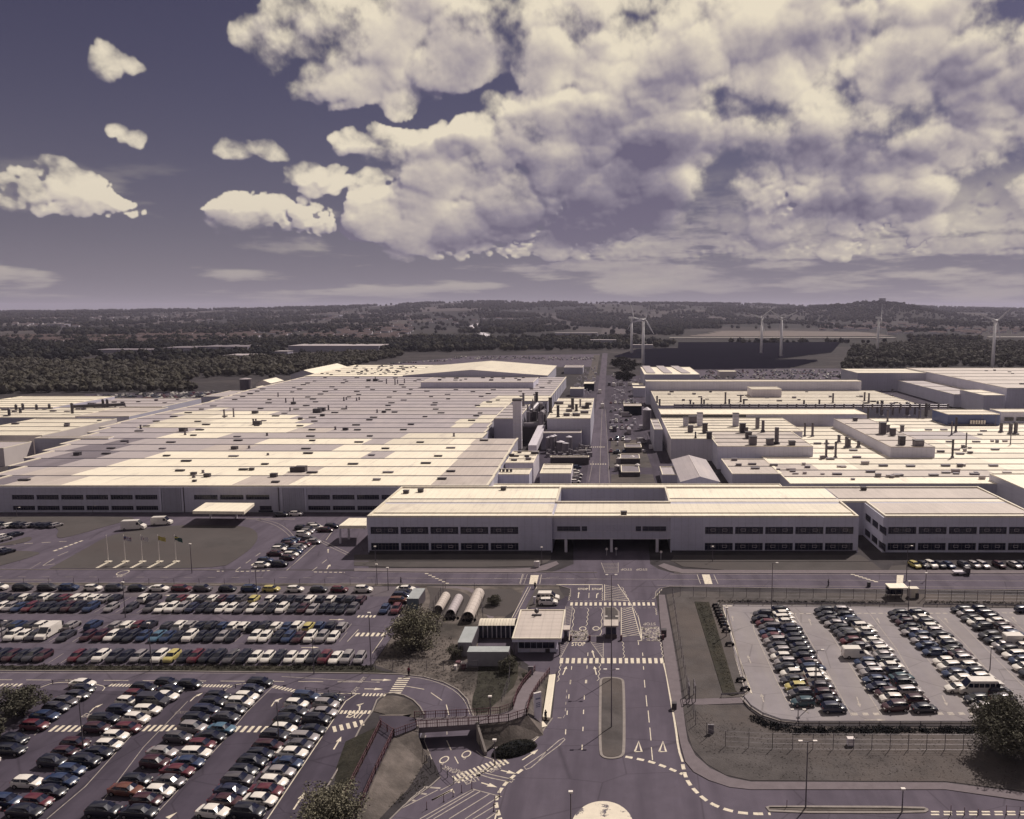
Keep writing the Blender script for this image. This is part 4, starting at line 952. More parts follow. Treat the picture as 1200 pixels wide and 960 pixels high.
for i,(a,b_,t_) in enumerate([(19,480,475),(27,480,474),(43,480,475),(58,479,474.5),(85,484.5,473.5),(121,477,469),(126,477,469),(11,487,480),(24,484,479)]):
    P = g(a,b_,9); hh = hz(t_,P.y) - 9; o = thing('roof_flue','dark flue on left edge roofs, %s' % ['first from the left','second from the left','third from the left','fourth, below the striped roof','tall one at the end of the dark duct','left of the close pair','right of the close pair','short one on the nearer pale roof, left','short one on the nearer pale roof, right'][i],'flue',P)
    MB().tube((0,0,0),(0,0,hh),.7,.7,10).build('pipe',M('dark_metal'),o); MB().tube((0,0,hh),(0,0,hh + .6),.9,.4,10).build('cowl',M('dark_metal'),o)
P0,P1 = g(86,479,9),g(147,476.5,9); o = thing('roof_duct','dark horizontal duct on the left edge roofs','duct',P0)
MB().tube((0,0,1.3),P1 - P0 + Vector((0,0,1.3)),.9,.9,10).build('pipe',M('dark_metal'),o)
for i in range(6):q_ = (P1 - P0) * (i / 5); MB().box(q_.x - .3,q_.x + .3,q_.y - .3,q_.y + .3,0,.6).build('support',M('steel'),o)

# paint plant by the central road
Hp = 14.0
X0,X1,Ya,Yb = R_(641,692,490,466.5,Hp)
pl = hall('tall grey paint plant block with flues left of the central road',X0,X1,Ya,Yb,Hp,roof='roof_cream',wall='clad_mauve',bay=14,name='paint_plant',cat='industrial plant',vents=0)
for a,b_,t_,rr in ((645,484,466,.9),(654,489,475,.7),(671,480,467,.8),(675.5,482,474,.7),(680,477,468,.5),(688,479,472,1.0),(613.5,476,460.5,.6),(629,474,459.5,.8)):stack(pl,a,b_,t_,Hp - .2,rr,M('dark_metal') if rr > .6 else M('duct_metal'))
for a,b_,s_ in ((669,477,3),(667,482,3),(664,487,3),(676,487,3),(686,478,4),(685,484,4),(655,473,5),(690,474,3),(674,486.5,2.5)):P = g(a,b_,Hp); vent(pl,P.x - pl.location.x,P.y - pl.location.y,Hp - .3,s_,s_ * .8,1.3,M('steel'),'roof_unit')
px_hall('dark plain annexe at the foot of the paint plant',634,681,507,503.5,8.2,roof='roof_grey',wall='clad_band',bay=10)
X0,X1,Ya,Yb = R_(578.5,603,490,474,13.5)
p2 = hall('curved dark process block between main roof and square flue tower',X0,X1 + 2,Ya,Yb,13.5,roof='roof_mid',wall='clad_band',bay=12,name='process_block',cat='industrial plant')
P = g(607,526,0); yT = P.y; ht = hz(467.5,yT); tw = thing('flue_tower','tall square pale flue tower beside the paint plant','chimney',P)
wt = 9.2 / FPX * yT / 2 + .1
MB().box(-wt,wt,-wt,wt,0,ht - .8).build('shaft',M('clad_light'),tw); MB().box(-wt - .3,wt + .3,-wt - .3,wt + .3,ht - .8,ht).build('cap',M('dark_metal'),tw)
mb = MB()
for z_ in range(4,int(ht),4):mb.box(-wt - .08,wt + .08,-wt - .08,wt + .08,z_,z_ + .12)
mb.parts('joint_band',M('clad_grey'),tw)
# machinery deck between the blocks
mX0,mX1 = gx(613,500,8),gx(637,500,8); Ym = gy(715,500,8)
md = thing('machinery_deck','dark pipework and ducts packed between flue tower and paint plant','plant machinery',(mX0,Ym,0)); wq = mX1 - mX0
MB().box(0,wq,0,50,0,8.5).build('deck',M('dark_metal'),md)
r_ = random.Random(5)
for i in range(26):
    x,y = r_.uniform(.5,wq - 2),r_.uniform(1,44); s_ = r_.uniform(1.2,3.0)
    MB().box(x,x + s_,y,y + s_,8.5,8.5 + r_.uniform(1.5,6)).build('plant_unit',M(r_.choice(['dark_metal','steel','steel','duct_metal'])),md)
for i in range(8):x,y = r_.uniform(.5,wq - 1),r_.uniform(2,44); MB().tube((x,y,8.5),(x,y,r_.uniform(14,20)),.35,.35,8).build('flue',M('duct_metal'),md)
def pipe(label,pts,r,m='duct_metal',name='overhead_duct',cat='duct'):
    o = thing(name,label,cat,pts[0]); mb = MB(); b_ = Vector(pts[0])
    for a,c in zip(pts,pts[1:]):mb.tube(Vector(a) - b_,Vector(c) - b_,r,r,10)
    mb.build('pipe',M(m),o); return o
def pz(px,py,Y):d = ray(px,py); t = Y / d.y; return Vector((d.x * t,Y,CAM_H + d.z * t))
pipe('fat silver duct elbow crossing in front of the dark plant',[pz(614,498,Ym - 2),pz(634,498,Ym - 2),pz(634,485,Ym - 2),pz(638,482,Ym + 8)],1.3)
pipe('pale slanting duct high above the machinery deck',[pz(620,485,Ym + 20),pz(630,474,Ym + 30),pz(636,475,Ym + 30)],1.5)
A,B = pz(635,505,Ym - 3),g(624,530,6.5)
cv = thing('conveyor_bridge','enclosed sloping conveyor gallery running down from the paint plant','conveyor bridge',A); d_ = B - A; mb = MB()
n_ = Vector((-d_.y,d_.x,0)).normalized() * 1.8
for e0,e1 in ((0,1),):
    for p_ in (Vector(),d_):
        for s_,zz in ((-1,0),(1,0),(1,3),(-1,3)):mb.v.append(tuple(p_ + n_ * s_ + Vector((0,0,zz))))
mb.f = [(0,1,2,3),(7,6,5,4),(0,4,5,1),(1,5,6,2),(2,6,7,3),(3,7,4,0)]; mb.build('gallery',M('clad_light'),cv)
for k in (.25,.6,.9):q_ = d_ * k; MB().box(q_.x - .3,q_.x + .3,q_.y - .3,q_.y + .3,-A.z,q_.z).build('leg',M('steel'),cv)
a_ = px_hall('pale stepped annexe with vent lids below the flue tower',592,625,542,528.5,8,roof='roof_cream',wall='clad_light',bay=9,vents=8,seed=4)
px_hall('small white roofed annexe with four dark louvres on its roof edge',580.5,620,555.5,549,7,roof='roof_cream',wall='clad_grey',bay=12)
P = g(584,553,7)
for i in range(4):o = None; b_ = thing('louvre_box','small dark louvre box on the white annexe, %s of four' % ['first','second','third','last'][i],'vent',(P.x + i * 1.4,P.y,7)); MB().box(0,.9,0,.8,0,.9).build('casing',M('dark_metal'),b_); MB().box(-.05,.95,-.05,.85,.9,1.0).build('lid',M('steel'),b_)
px_hall('square pale flat roofed building beside the central road, just behind the office',632.5,669,554.5,543.5,5,roof='roof_cream',wall='clad_light',bay=9)
hall('low white roofed link building right behind the office block',gx(566,568,6),gx(915,568,6),gy(715,571.5,6),gy(715,566.8,6),6,roof='roof_white',wall='clad_grey',bay=20)
# process yard: tanks and pipe bridge
for i,(a,b_,h_,rr) in enumerate([(643,530,7,1.2),(647,530,7.5,1.3),(650,529,7.5,1.2),(657,530,5,2.0),(663,533,5.5,1.6),(667,532,8,1.5)]):
    P = g(a,b_); o = thing('silo','small pale silo in the yard below the paint plant, %s from the left' % ['first','second','third','fourth','fifth','sixth'][i],'silo',P); MB().tube((0,0,0),(0,0,h_),rr,rr,14).build('shell',M('duct_metal'),o,smooth=False); MB().tube((0,0,h_),(0,0,h_ + .6),rr,.2,14).build('lid',M('clad_light'),o)
px_hall('low dark shed strip in front of the silos',645,690,535.5,534,3.4,roof='roof_slate',wall='dark_metal',bay=20,name='shed',cat='shed')
for i in range(9):
    P = g(652.5 + i * 2.9,541); o = thing('white_pallet_box','white boxy container in the row behind the square building, %s from left' % ['first','second','third','fourth','fifth','sixth','seventh','eighth','ninth'][i],'container',P); MB().box(0,.75,0,1.2,.1,1.1).build('box',M('clad_white'),o); MB().box(0,.75,0,1.2,0,.1).build('pallet',M('bark'),o)

# ------------------------------------------------------------------ right hand works
far1 = px_hall('far grey hall with dark stripes across its bright roof',755,820,438.7,430,14,roof='roof_white',wall='clad_mauve',bay=60)
for a in (758,778,799):P = g(a,437.5,14) - far1.location; MB().prism([(P.x,P.y),(P.x + 7,P.y),(P.x + 7 - (a - 745) * .06,90),(P.x - (a - 745) * .06,90)],14.0 - .1,14.45).build('roof_stripe',M('roof_grey'),far1)
r2 = px_hall('long plain grey high hall across the back of the right works',757,1009.5,446.7,445,16.5,roof='roof_cream',wall='clad_grey',bay=20)
YR3b = gy(715,457.6,10); 
r3 = hall('flat roofed hall with many thin flues, in front of the long grey wall',gx(771,475,10),gx(1080,475,10),gy(715,475,10),YR3b,10,roof='roof_cream',bay=9,wall='clad_mauve',vents=26,seed=8)
for a,b_,t_ in ((770,472,464),(773,476,468),(809,476,469),(812.5,476,472),(822,474,466),(825,475,468.5),(850,473,460),(854.5,475,468),(868,471,463),(871.5,476,468),(942,477,469),(960,477,468.5),(976,472,461),(829,477,473),(1013,470,460),(1018,472,461)):stack(r3,a,b_,t_,10,.55,M('steel'))
# pump-house cube on that roof
o = px_hall('pale rounded plant room cube standing on the flue studded roof',881,916,456,453,15.2,base=10,roof='roof_cream',wall='clad_light',bay=10,name='plant_room',cat='plant room')
# pipe rack
Pa,Pb = g(790,477.5,11),g(1108,476.5,11); pr = thing('pipe_rack','long pipe rack with flues across the right hand roofs','pipe rack',Pa); L_ = Pb.x - Pa.x
for k,z_ in enumerate((.2,1.2)):MB().tube((0,k * 1.2,z_),(L_,k * 1.2,z_),.45,.45,8).build('pipe',M('steel'),pr)
for i in range(30):x = L_ * i / 29; MB().box(x - .15,x + .15,-.6,1.8,-1.5,2.0).build('post',M('duct_metal'),pr)
r4 = hall('bright white roofed raised hall across the middle of the right works',gx(774.5,485.2,11.8),gx(1016,485.2,11.8),gy(715,485.2,11.8),gy(715,479,11.8),11.8,roof='roof_white',wall='clad_mauve',bay=30)
MB().box(0,gx(874,489,10) - r4.location.x,-.15,-.02,10.1,11.3).build('dark_glazing',M('window_glass'),r4)
r5 = hall('high grey hall corner with flues facing the central road',gx(786.5,514,10),gx(838,514,10),gy(715,514,10),gy(715,489.5,10),10,roof='roof_cream',bay=9,wall='clad_light')
r5b = hall('stepped part of the high hall with square flue stacks',gx(838,514,10),gx(917,490,10),gy(715,505,10),gy(715,489.6,10),10.02,roof='roof_cream',bay=9,wall='clad_mauve')
r5c = hall('long low parapet hall with big square stacks along its back',gx(841,522.5,10),gx(953,522.5,10),gy(715,522.5,10),gy(715,505.1,10),9.97,roof='roof_beige',bay=10,wall='clad_grey')
def sq_stack(label,px,pyb,pyt,w,z0,m):
    P = g(px,pyb,z0); h_ = hz(pyt,P.y) - z0; o = thing('roof_stack',label,'ventilation stack',P); MB().box(-w / 2,w / 2,-w / 2,w / 2,0,h_ - .3).build('shaft',M(m),o); MB().box(-w / 2 - .15,w / 2 + .15,-w / 2 - .15,w / 2 + .15,h_ - .3,h_).build('cap',M('dark_metal'),o)
    mb = MB()
    for k in range(1,4):mb.box(-w / 2 - .05,w / 2 + .05,-w / 2 - .05,w / 2 + .05,h_ * k / 4,h_ * k / 4 + .08)
    mb.parts('band',M('steel'),o); return o
for i,(a,b_,t_,w,m_,lb) in enumerate([(803.5,499,489,2.4,'clad_mauve','pale'),(820,499,483.5,2.6,'clad_grey','tall pale'),(809,506,499,2.4,'steel','short grey'),(826,507,496,2.2,'dark_metal','dark'),(831,514,506,2.2,'dark_metal','black'),
        (862,499,484,2.7,'clad_mauve','tallest pale'),(870,506.5,496,2.6,'dark_metal','dark square'),(877,513,506,2.6,'dark_metal','black square'),(887.5,502,489,1.7,'duct_metal','slender grey'),(882,521,511,3.0,'steel','stout dark grey'),(902,521,514,2.8,'steel','low grey'),(928,521.5,516.5,2.4,'dark_metal','small black'),
        (874,507,501,1.8,'steel','low twin grey'),(812,495,487.5,4.2,'steel','wide dark')]):
    sq_stack(lb + ' square vent stack on the high hall roof, %s of the row' % (['first','third','second','fourth','fifth','eighth','ninth','eleventh','twelfth','tenth','thirteenth','fourteenth','seventh','sixth'][i]),a,b_,t_,w,10,m_)
for i,(a,b_,t_,r__) in enumerate([(910,520,501,.9),(894,506,492.5,.7),(815,513.5,506,.35)]):P = g(a,b_,10); o = thing('roof_flue',['tall round flue rising from the stepped roof','medium round flue behind the tall one','thin mast on the left corner roof of the high hall'][i],'flue',P); h_ = hz(t_,P.y) - 10; MB().tube((0,0,0),(0,0,h_),r__,r__,12).build('pipe',M('steel'),o); MB().tube((0,0,0),(0,0,.8),r__ * 1.7,r__ * 1.2,12).build('foot',M('dark_metal'),o)
# tower block at the hall's corner and the little gabled shed
px_hall('narrow grey stair tower at the left corner of the right works',766.5,776.5,503,491,10.5,roof='roof_mid',wall='clad_mauve',bay=12,name='stair_tower',cat='tower')
P = g(758,503); sl = thing('silo','pale rounded silo at the left end of the right works','silo',P); MB().tube((0,0,0),(0,0,11),2.4,2.4,20).build('shell',M('duct_metal'),sl); MB().tube((0,0,11),(0,0,12.4),2.4,.4,20).build('dome',M('clad_light'),sl)
o = thing('gabled_shed','gabled grey shed with white ridge line at the foot of the high hall','shed',g(797,576,0)); b_ = o.location
pts = {k:g(*v) - b_ for k,v in dict(fl=(798,564.5,4.5),fr=(843,564.5,4.5),ap=(823,562,6.4),bl=(790,538.5,4.5),br=(825,538,4.5),bp=(808.5,537.5,6.4)).items()}
Wd_ = pts['fr'].x - pts['fl'].x; x0 = pts['fl'].x; y0 = pts['fl'].y; dd = pts['bl'].y - pts['fl'].y
mb = MB(); mb.v = [(x0,y0,0),(x0 + Wd_,y0,0),(x0 + Wd_,y0 + dd,0),(x0,y0 + dd,0),(x0,y0,4.5),(x0 + Wd_,y0,4.5),(x0 + Wd_,y0 + dd,4.5),(x0,y0 + dd,4.5),(x0 + Wd_ / 2,y0,6.3),(x0 + Wd_ / 2,y0 + dd,6.3)]
mb.f = [(0,1,5,8,4),(1,2,6,5),(2,3,7,9,6),(3,0,4,7)]; mb.build('wall',M('clad_grey'),o)
mb = MB(); mb.v = [(x0 - .3,y0 - .3,4.45),(x0 + Wd_ / 2,y0 - .3,6.4),(x0 + Wd_ / 2,y0 + dd,6.4),(x0 - .3,y0 + dd,4.45),(x0 + Wd_ + .3,y0 - .3,4.45),(x0 + Wd_ + .3,y0 + dd,4.45)]; mb.f = [(0,1,2,3),(1,4,5,2)]; mb.build('roof',M('roof_grey'),o)
MB().box(x0 + Wd_ / 2 - .12,x0 + Wd_ / 2 + .12,y0 - .3,y0 + dd,6.4,6.5).build('ridge_cap',M('clad_white'),o)
px_hall('small lean-to shed left of the gabled grey shed',776,796,556,546.5,3.6,roof='roof_grey',wall='clad_mauve',bay=20,name='shed',cat='shed')
# low roof of the right works: L shaped
HL = 5.5; zL = HL
ylow = [gy(715,v,HL) for v in (555,548,541,532.5,525,518)]
def low_col(x,y):
    p = to_px(x,y,HL)
    if p[1] > 555.5:return M('roof_white')
    if inpoly(p[0],p[1],[(842,541),(960,541),(975,556),(850,556)]):return M('roof_beige')
    if p[1] > 548:return M('roof_beige') if p[0] < 1170 else M('roof_cream')
    if inpoly(p[0],p[1],[(1060,506),(1130,506),(1150,516),(1080,516)]):return M('roof_mid')
    h = math.sin(math.floor(x / 31) * 12.9 + math.floor(y / 17) * 78.2) * 43758.5; h -= math.floor(h)
    return M('roof_white') if h < .45 else M('roof_cream')
hall('low front hall of the right works with long flat roof and notch',gx(858,555,HL),gx(916,555,HL),gy(715,555,HL),gy(715,537.5,HL),HL,roof='roof_beige',wall='clad_mauve',bay=12,vents=3,seed=3)
r7 = hall('widest low hall of the right works, bright banded roof with ducts',gx(926,566.5,HL),290,gy(715,566.5,HL),gy(715,490,HL),HL,roof='roof_cream',wall='clad_mauve',bay=12.5,colour=low_col,vents=0)
r7b = hall('middle strip of low roof behind the notch',gx(916,555,HL) ,gx(926,566.5,HL),gy(715,555,HL),gy(715,500,HL),HL - .03,roof='roof_cream',wall='clad_mauve',bay=12.5)
r7c = hall('low roof between the stepped hall and the bright raised hall',gx(953,536,HL) - 4,gx(926,566.5,HL),gy(715,536,HL),gy(715,500,HL),HL - .06,roof='roof_cream',wall='clad_mauve',bay=12.5)
rr_ = random.Random(31)
for (a,b_) in [(885,549),(927,550),(973,538),(986,547),(1004,536),(1035,546),(1067,546.5),(1053,557),(1094,557),(1108,546),(1125,532),(1142,556),(1164,546),(1166,527),(1020,553),(944,530),(958,520),(1000,528),(1088,504),(1106,504),(1113,518),(1144,518),(1120,527),(981,556)]:
    P = g(a,b_,HL); vent(r7,P.x - r7.location.x,P.y - r7.location.y,HL - .1,3.2,1.6,.5,rr_.choice([M('duct_metal'),M('roof_mid'),M('steel')]))
for _ in range(60):
    a,b_ = rr_.uniform(860,1198),rr_.uniform(502,562)
    if (976 < a < 1100 and b_ < 540) or (a < 960 and b_ < 540) or (a < 930 and b_ > 553):continue
    P = g(a,b_,HL); vent(r7,P.x - r7.location.x,P.y - r7.location.y,HL - .1,rr_.choice([1.2,2.0,3.0]),1.2,rr_.choice([.4,.7,1.1]),rr_.choice([M('duct_metal'),M('steel'),M('roof_mid')]))
for i,(a,b_,t_,w) in enumerate([(968,536,517,.5),(979,536,519,.5),(943,511,497,.5),(952,511,497,.6),(983,518,511,.7),(992,524,513,.8),(995,524,516,.7),(1006,524,518,.7),(1115,509.5,494,.35),(1120,506,490,.55),(1132,524,507,.3),(1116,536,515,.45),(1173,506,496.5,.8),(1184,508,497,.9),(1190,508,495,.9),(1184,521,505,.25),(1033,487,470,.9),(1017,493,479,.5),(1028,485,471,.7),(1046,487,474,.6),(1054,485,472,.4),(1063,487,472,1.1),(1072,486,473,.6),(1085,489,473,.8),(1077,490,481,.4),(1040,494,481,.5)]):
    P = g(a,b_,HL); o = thing('roof_flue','flue on low right roofs, %s' % ['left of the pair before the zigzag parapet','pair before the zigzag parapet, right one','pair against the raised hall, left one','pair against the raised hall, right one','short bent one left of the cluster','cluster near the zigzag parapet, left','cluster near the zigzag parapet, middle','cluster near the zigzag parapet, right','pale pole left of the blue building front','dark pole before the blue building','thin lamp post like pole on low roof','dark tall pole centre of the low roof','grey flue right of the blue building','first of close dark pair at far right','second of close dark pair at far right','thin pole at far right','fat stack before the pipe rack','thin dark one left of pipe rack end','dark one beside the fat stack','medium one on the pipe rack','thin one on the pipe rack','fattest stack on the pipe rack','grey one right of the fattest stack','black one near the blue building','bent thin one near the blue building','short one below the pipe rack'][i],'flue',P)
    h_ = hz(t_,P.y) - HL; MB().tube((0,0,0),(0,0,h_),w,w,10).build('pipe',M('dark_metal') if i in (9,11,23,17) else M('steel'),o); MB().tube((0,0,0),(0,0,.5),w * 1.8,w * 1.3,10).build('foot',M('duct_metal'),o)
    if w > .45:MB().tube((0,0,h_),(0,0,h_ + .5),w * 1.3,w * .6,10).build('cowl',M('dark_metal'),o)
r8 = hall('raised pale block with long sunlit parapet crossing the low right roofs',gx(1044,523.5,10),gx(1096,523.5,10),gy(715,523.5,10),gy(715,490.5,10),10,roof='roof_beige',wall='clad_grey',bay=16,coping='roof_beige')
for i,(a,b_,t_,w) in enumerate([(1034,508,495,2.6),(1046,510,502,2.2),(1040.5,506,498,1.2),(1056.5,521,511,2.4),(1076,522,515.5,3.6),(1057,506,498.5,1.4),(1002,493,489.5,2.0)]):sq_stack('vent stack on the raised pale block, %s' % ['tall one at the left','second, short','slim pale one','dark one near the front edge','wide louvred one at the front right','thin one at the back','low box at the back left'][i],a,b_,t_,w,10,['steel','steel','duct_metal','dark_metal','duct_metal','steel','steel'][i])
bl = hall('dark blue clad plant building on the right hand roofs',gx(1111,485.3,11.4),gx(1172,485.3,11.4),gy(715,485.3,11.4),gy(715,479.6,11.4),11.4,base=HL - .4,wall='clad_blue',roof='roof_cream',bay=12,name='blue_building',cat='industrial building')
MB().box(0,gx(1165,497,6) - bl.location.x,-2.0,-.05,.9,1.1).build('walkway',M('duct_metal'),bl)
for i in range(6):x = gx(1145 + i * 3.2,493,9) - bl.location.x; MB().tube((x,-1.2,1.1),(x,-1.2,3.1),.55,.55,10).build('drum',M('white_metal'),bl)
for a in (1142,1158):x = gx(a,488,9) - bl.location.x; MB().box(x,x + .2,-.12,0,.6,5.8).build('downpipe',M('duct_metal'),bl)
hr = px_hall('grey hall with window strip right of the blue building',1173,1300,482.5,479,11.6,roof='roof_cream',wall='clad_grey',bay=12)
for i in range(4):window(hr,(0,-.35,0),0,2 + i * 6.5,7 + i * 6.5,6.6,8.6,0,3,depth=.0)
# very large halls at the back right
big = hall('huge pale flat roofed hall at the back right of the works',gx(1065,431.5,16),560,gy(715,454.5,16),gy(715,431,16),16,roof='roof_beige',wall='clad_grey',bay=30,vents=34,seed=12)
hall('grey hall left of the huge back right hall',gx(1005,437,15),gx(1065,431.5,16),gy(715,437,15),gy(715,432,15),15,roof='roof_cream',wall='clad_mauve',bay=30)
hall('low grey extension along the left side of the huge right hall',gx(1050,445,9),gx(1065,431.5,16) - .1,gy(715,462,9),gy(715,445,9),9,roof='roof_mid',wall='clad_grey',bay=25)
px_hall('boxy pale block with flat roof before the huge right hall',1153,1178,463,456.5,12,roof='roof_cream',wall='clad_grey',bay=20)
hall('bright corner building beside the right end of the office roof',gx(1166.5,558,7.8),210,gy(715,578,7.8),gy(715,555,7.8),7.9,roof='roof_white',wall='clad_grey',bay=50)
px_hall('small sheds across the road from the far grey hall',741,754,451,449,6,roof='roof_white',wall='clad_mauve',bay=20,name='shed',cat='shed')
px_hall('second small shed below the far grey hall',742,757,454.5,452.5,7,roof='roof_white',wall='clad_mauve',bay=20,name='shed',cat='shed')
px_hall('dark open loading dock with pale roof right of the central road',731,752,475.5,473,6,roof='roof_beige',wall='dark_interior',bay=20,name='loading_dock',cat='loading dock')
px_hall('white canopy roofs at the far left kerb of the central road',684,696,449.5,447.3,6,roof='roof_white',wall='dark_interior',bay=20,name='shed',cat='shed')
px_hall('long low sheds behind the paint plant by the road',668,684,455.5,453.5,6,roof='roof_cream',wall='clad_band',bay=20,name='shed',cat='shed')
px_hall('round topped pale store near the far end of the central road',661,683,430.5,428,7,roof='roof_mid',wall='clad_mauve',bay=20,name='shed',cat='shed')
px_hall('white flat roofed shed on the far trailer park',843,863,435.3,434,6,roof='roof_white',wall='clad_white',bay=20,name='shed',cat='shed')
# ------------------------------------------------------------------ roads, car parks, lawns
A1,A2,A3,A4 = .010,.014,.018,.022      # stacked sheets
MK = .030
def V2(pts,z=0.0):return [(g(x,y,z).x,g(x,y,z).y) for x,y in pts]
sheet('factory_road',[(-120,601),(432,601),(432,667.5),(-150,667.5)],A1,M('asphalt'))
sheet('cross_road',[(-200,667.5),(340,668.5),(700,671.5),(1400,672),(1420,692),(1050,691),(780,687.5),(655,686.5),(420,684.5),(-220,682.5)],A2,M('asphalt'))
sheet('central_road',[(686,571),(716,571),(708.3,470),(712,414),(706,414),(699,470)],A1,M('asphalt'))
sheet('yard_road',[(600,575),(800,575),(760,440),(690,440)],.004,M('asphalt_dark'))
sheet('trailer_park',[(440,430),(700,430),(703,415),(560,417),(480,424)],.02,M('asphalt'))
sheet('trailer_park',[(820,446),(1015,446),(985,432),(800,432)],.02,M('asphalt'))
sheet('staff_car_park',[(90,478),(292,466),(258,458.5),(100,462)],.02,M('asphalt_dark'))
sheet('service_yard',[(1000,480),(1110,480),(1095,445),(1000,443)],.02,M('asphalt_dark'))
sheet('left_service_road',[(-60,562),(46,537),(46,531),(-60,552)],.02,M('asphalt_dark'))
sheet('gate_road',[(640,672),(655,668),(672,661),(672,640),(650,575),(785,575),(760,640),(762,661),(772,667),(790,672)],A1,M('asphalt'))
sheet('car_park_left',[(-220,684.8),(300,685.6),(492,687),(487,705),(436,780),(-280,780)],A1,M('asphalt'))
sheet('car_park_left_lane',[(-215,685.5),(300,686.3),(488,687.8),(484,699),(-230,699.3)],A2,M('asphalt_light'))
lower = [(-330,786),(200,787.5),(440,790),(470,791),(497,794),(520,800.5),(536,809),(547,821),(553,838),(497,838.5),(492,829),(484,821),(474,815.5),(462,813),(451,813.5),(441,821),(436,834),(423,852),(405,887),(385,920),(362,962),(345,1000),(-500,1000)]
sheet('car_park_lower_left',lower,A1,M('asphalt_dark'))
sheet('car_park_road',[(-330,786),(200,787.5),(440,790),(470,791),(497,794),(520,800.5),(536,809),(547,821),(553,838),(497,838.5),(492,829),(484,821),(474,815.5),(462,813),(451,813.5),(446,814),(-360,803.5)],A2,M('asphalt'))
entr = [(655,686),(668,690),(668,700),(661,714),(657,748),(655.5,776),(651,800),(647,842),(640,852),(628,866),(612,876),(597,881),(583,880),(572,874),(566,866),(560,853),(553,838),(497,838.5),(499,850),(497,868),(503,882),(512,900),(516,911),(503,922),(486,934),(472,945),(455,962),(425,1000),(1500,1000),(1500,962),(1200,939.5),(1108,925.8),(880,925.8),(855,923),(830,915),(812,905),(802,893),(797,875),(790,840),(778,778),(772,720),(768,696),(780,688)]
sheet('entrance_road',entr,A3,M('asphalt'))
# car park ground on the right
conc = [(846.5,708.5),(1500,716),(1560,850),(1150,847.5),(960,847.6),(935,847.5),(915,845.5),(893,838.5),(879,829),(868,818),(873,813)]
sheet('car_park_right',conc,A2,M('concrete_lot'))
# pavements (raised slabs) and kerbs
pv = [(772,697),(779,697),(786,735),(794,780),(797,800),(803,850),(806,868),(815,885),(832,900),(855,911),(880,916),(1108,917),(1200,929),(1500,951),(1500,960.5),(1200,938),(1108,925),(880,925),(855,922.2),(831,914.2),(813,904.3),(803,892.3),(798,874.3),(791,840),(779,778),(773,720)]
slab('pavement',pv,.10,M('pavement'))
slab('pavement',[(415,666),(600,666.4),(628,665),(652,657.5),(655,661),(640,668),(620,671),(500,670.4),(415,669)],.10,M('pavement'))
slab('pavement',[(1500,668.5),(840,668),(800,667),(778,660),(771,663),(785,669),(800,671.3),(850,671.7),(1500,672)],.10,M('pavement'))
slab('pavement',[(586,868),(600,872),(590,881.2),(583,879.2),(575,873.2)],.10,M('pavement'))
def lawn(pts,m='lawn',z=.09,k=2,name='lawn'):
    P = V2(pts,z); P = smooth_line(P + [P[0]],k)[:-1] if k else P
    return slab(name,P,z,M(m),world=True)
lawn([(58,666),(100,643),(126,628),(162,620),(210,615),(288,615.5),(304,625),(298,640),(276,656),(258,666.5)])
lawn([(-60,606),(150,605),(160,608),(135,613.5),(72,632),(65,628),(70,621),(60,616),(-60,612)])
lawn([(-60,646),(56,645),(30,655),(-20,668),(-90,668)])
lawn([(18,633),(36,628),(38,633),(18,638),(-10,640)])
lawn([(415,658),(625,658),(645,656),(640,660),(618,664.5),(415,664.5)],k=1)
lawn([(790,658.5),(1022,658.5),(1034,668),(850,668),(800,664)],k=0)
lawn([(415,650),(428,650),(600,649.5),(646,651),(645,657),(415,657)],'lawn',.07,0)
lawn([(790,650.5),(1008,650.5),(1020,658),(786,658)],'lawn',.07,0)
lawn([(1045,663),(1062,662),(1062,669),(1040,669)],k=0)
slab('verge',[(-230,682.9),(420,684.7),(500,685.3),(500,687),(-230,684.9)],.07,M('dry_grass'))
slab('verge',[(-280,780.5),(436,780.5),(446,786),(470,790),(440,789),(200,786.5),(-330,785)],.07,M('rough_grass'))
# block between the left car park and the entrance
sheet('dry_ground',[(492,687),(655,687),(661,712),(600,714),(560,760),(650,800),(645,842),(620,850),(556,842),(548,821),(530,803),(497,793),(470,790),(438,779),(487,705)],.006,M('dry_grass'))
lawn([(500,688),(520,689),(545,694),(556,705),(560,722),(500,722),(505,700)],'lawn',.04,1)
lawn([(562,691),(614,690),(602,722),(566,722),(560,705)],'lawn',.04,1)
lawn([(628,690),(655,690),(662,700),(640,712),(616,712)],'lawn',.04,0)
sheet('apron',[(628,700),(667,700),(657,780),(644,800),(628,786),(604,768),(598,757),(560,757),(560,740),(610,740)],A1,M('asphalt'))
sheet('bus_bay',[(632,699),(668,699),(662,716),(627,716)],A2,M('asphalt_dark'))
sheet('footpath',smooth_line([(505,688),(545,690),(558,698),(566,709),(571,725),(580,725),(577,708),(570,697),(556,689.5),(535,687.2)],1),A2,M('pavement'))
sheet('footpath',[(616,686.5),(629,686.5),(612,725),(600,725)],A2,M('asphalt'))
lawn([(560,770),(600,762),(610,785),(598,815),(585,834),(556,838),(552,822),(560,800)],'rough_grass',.03,1,'rough_grass')
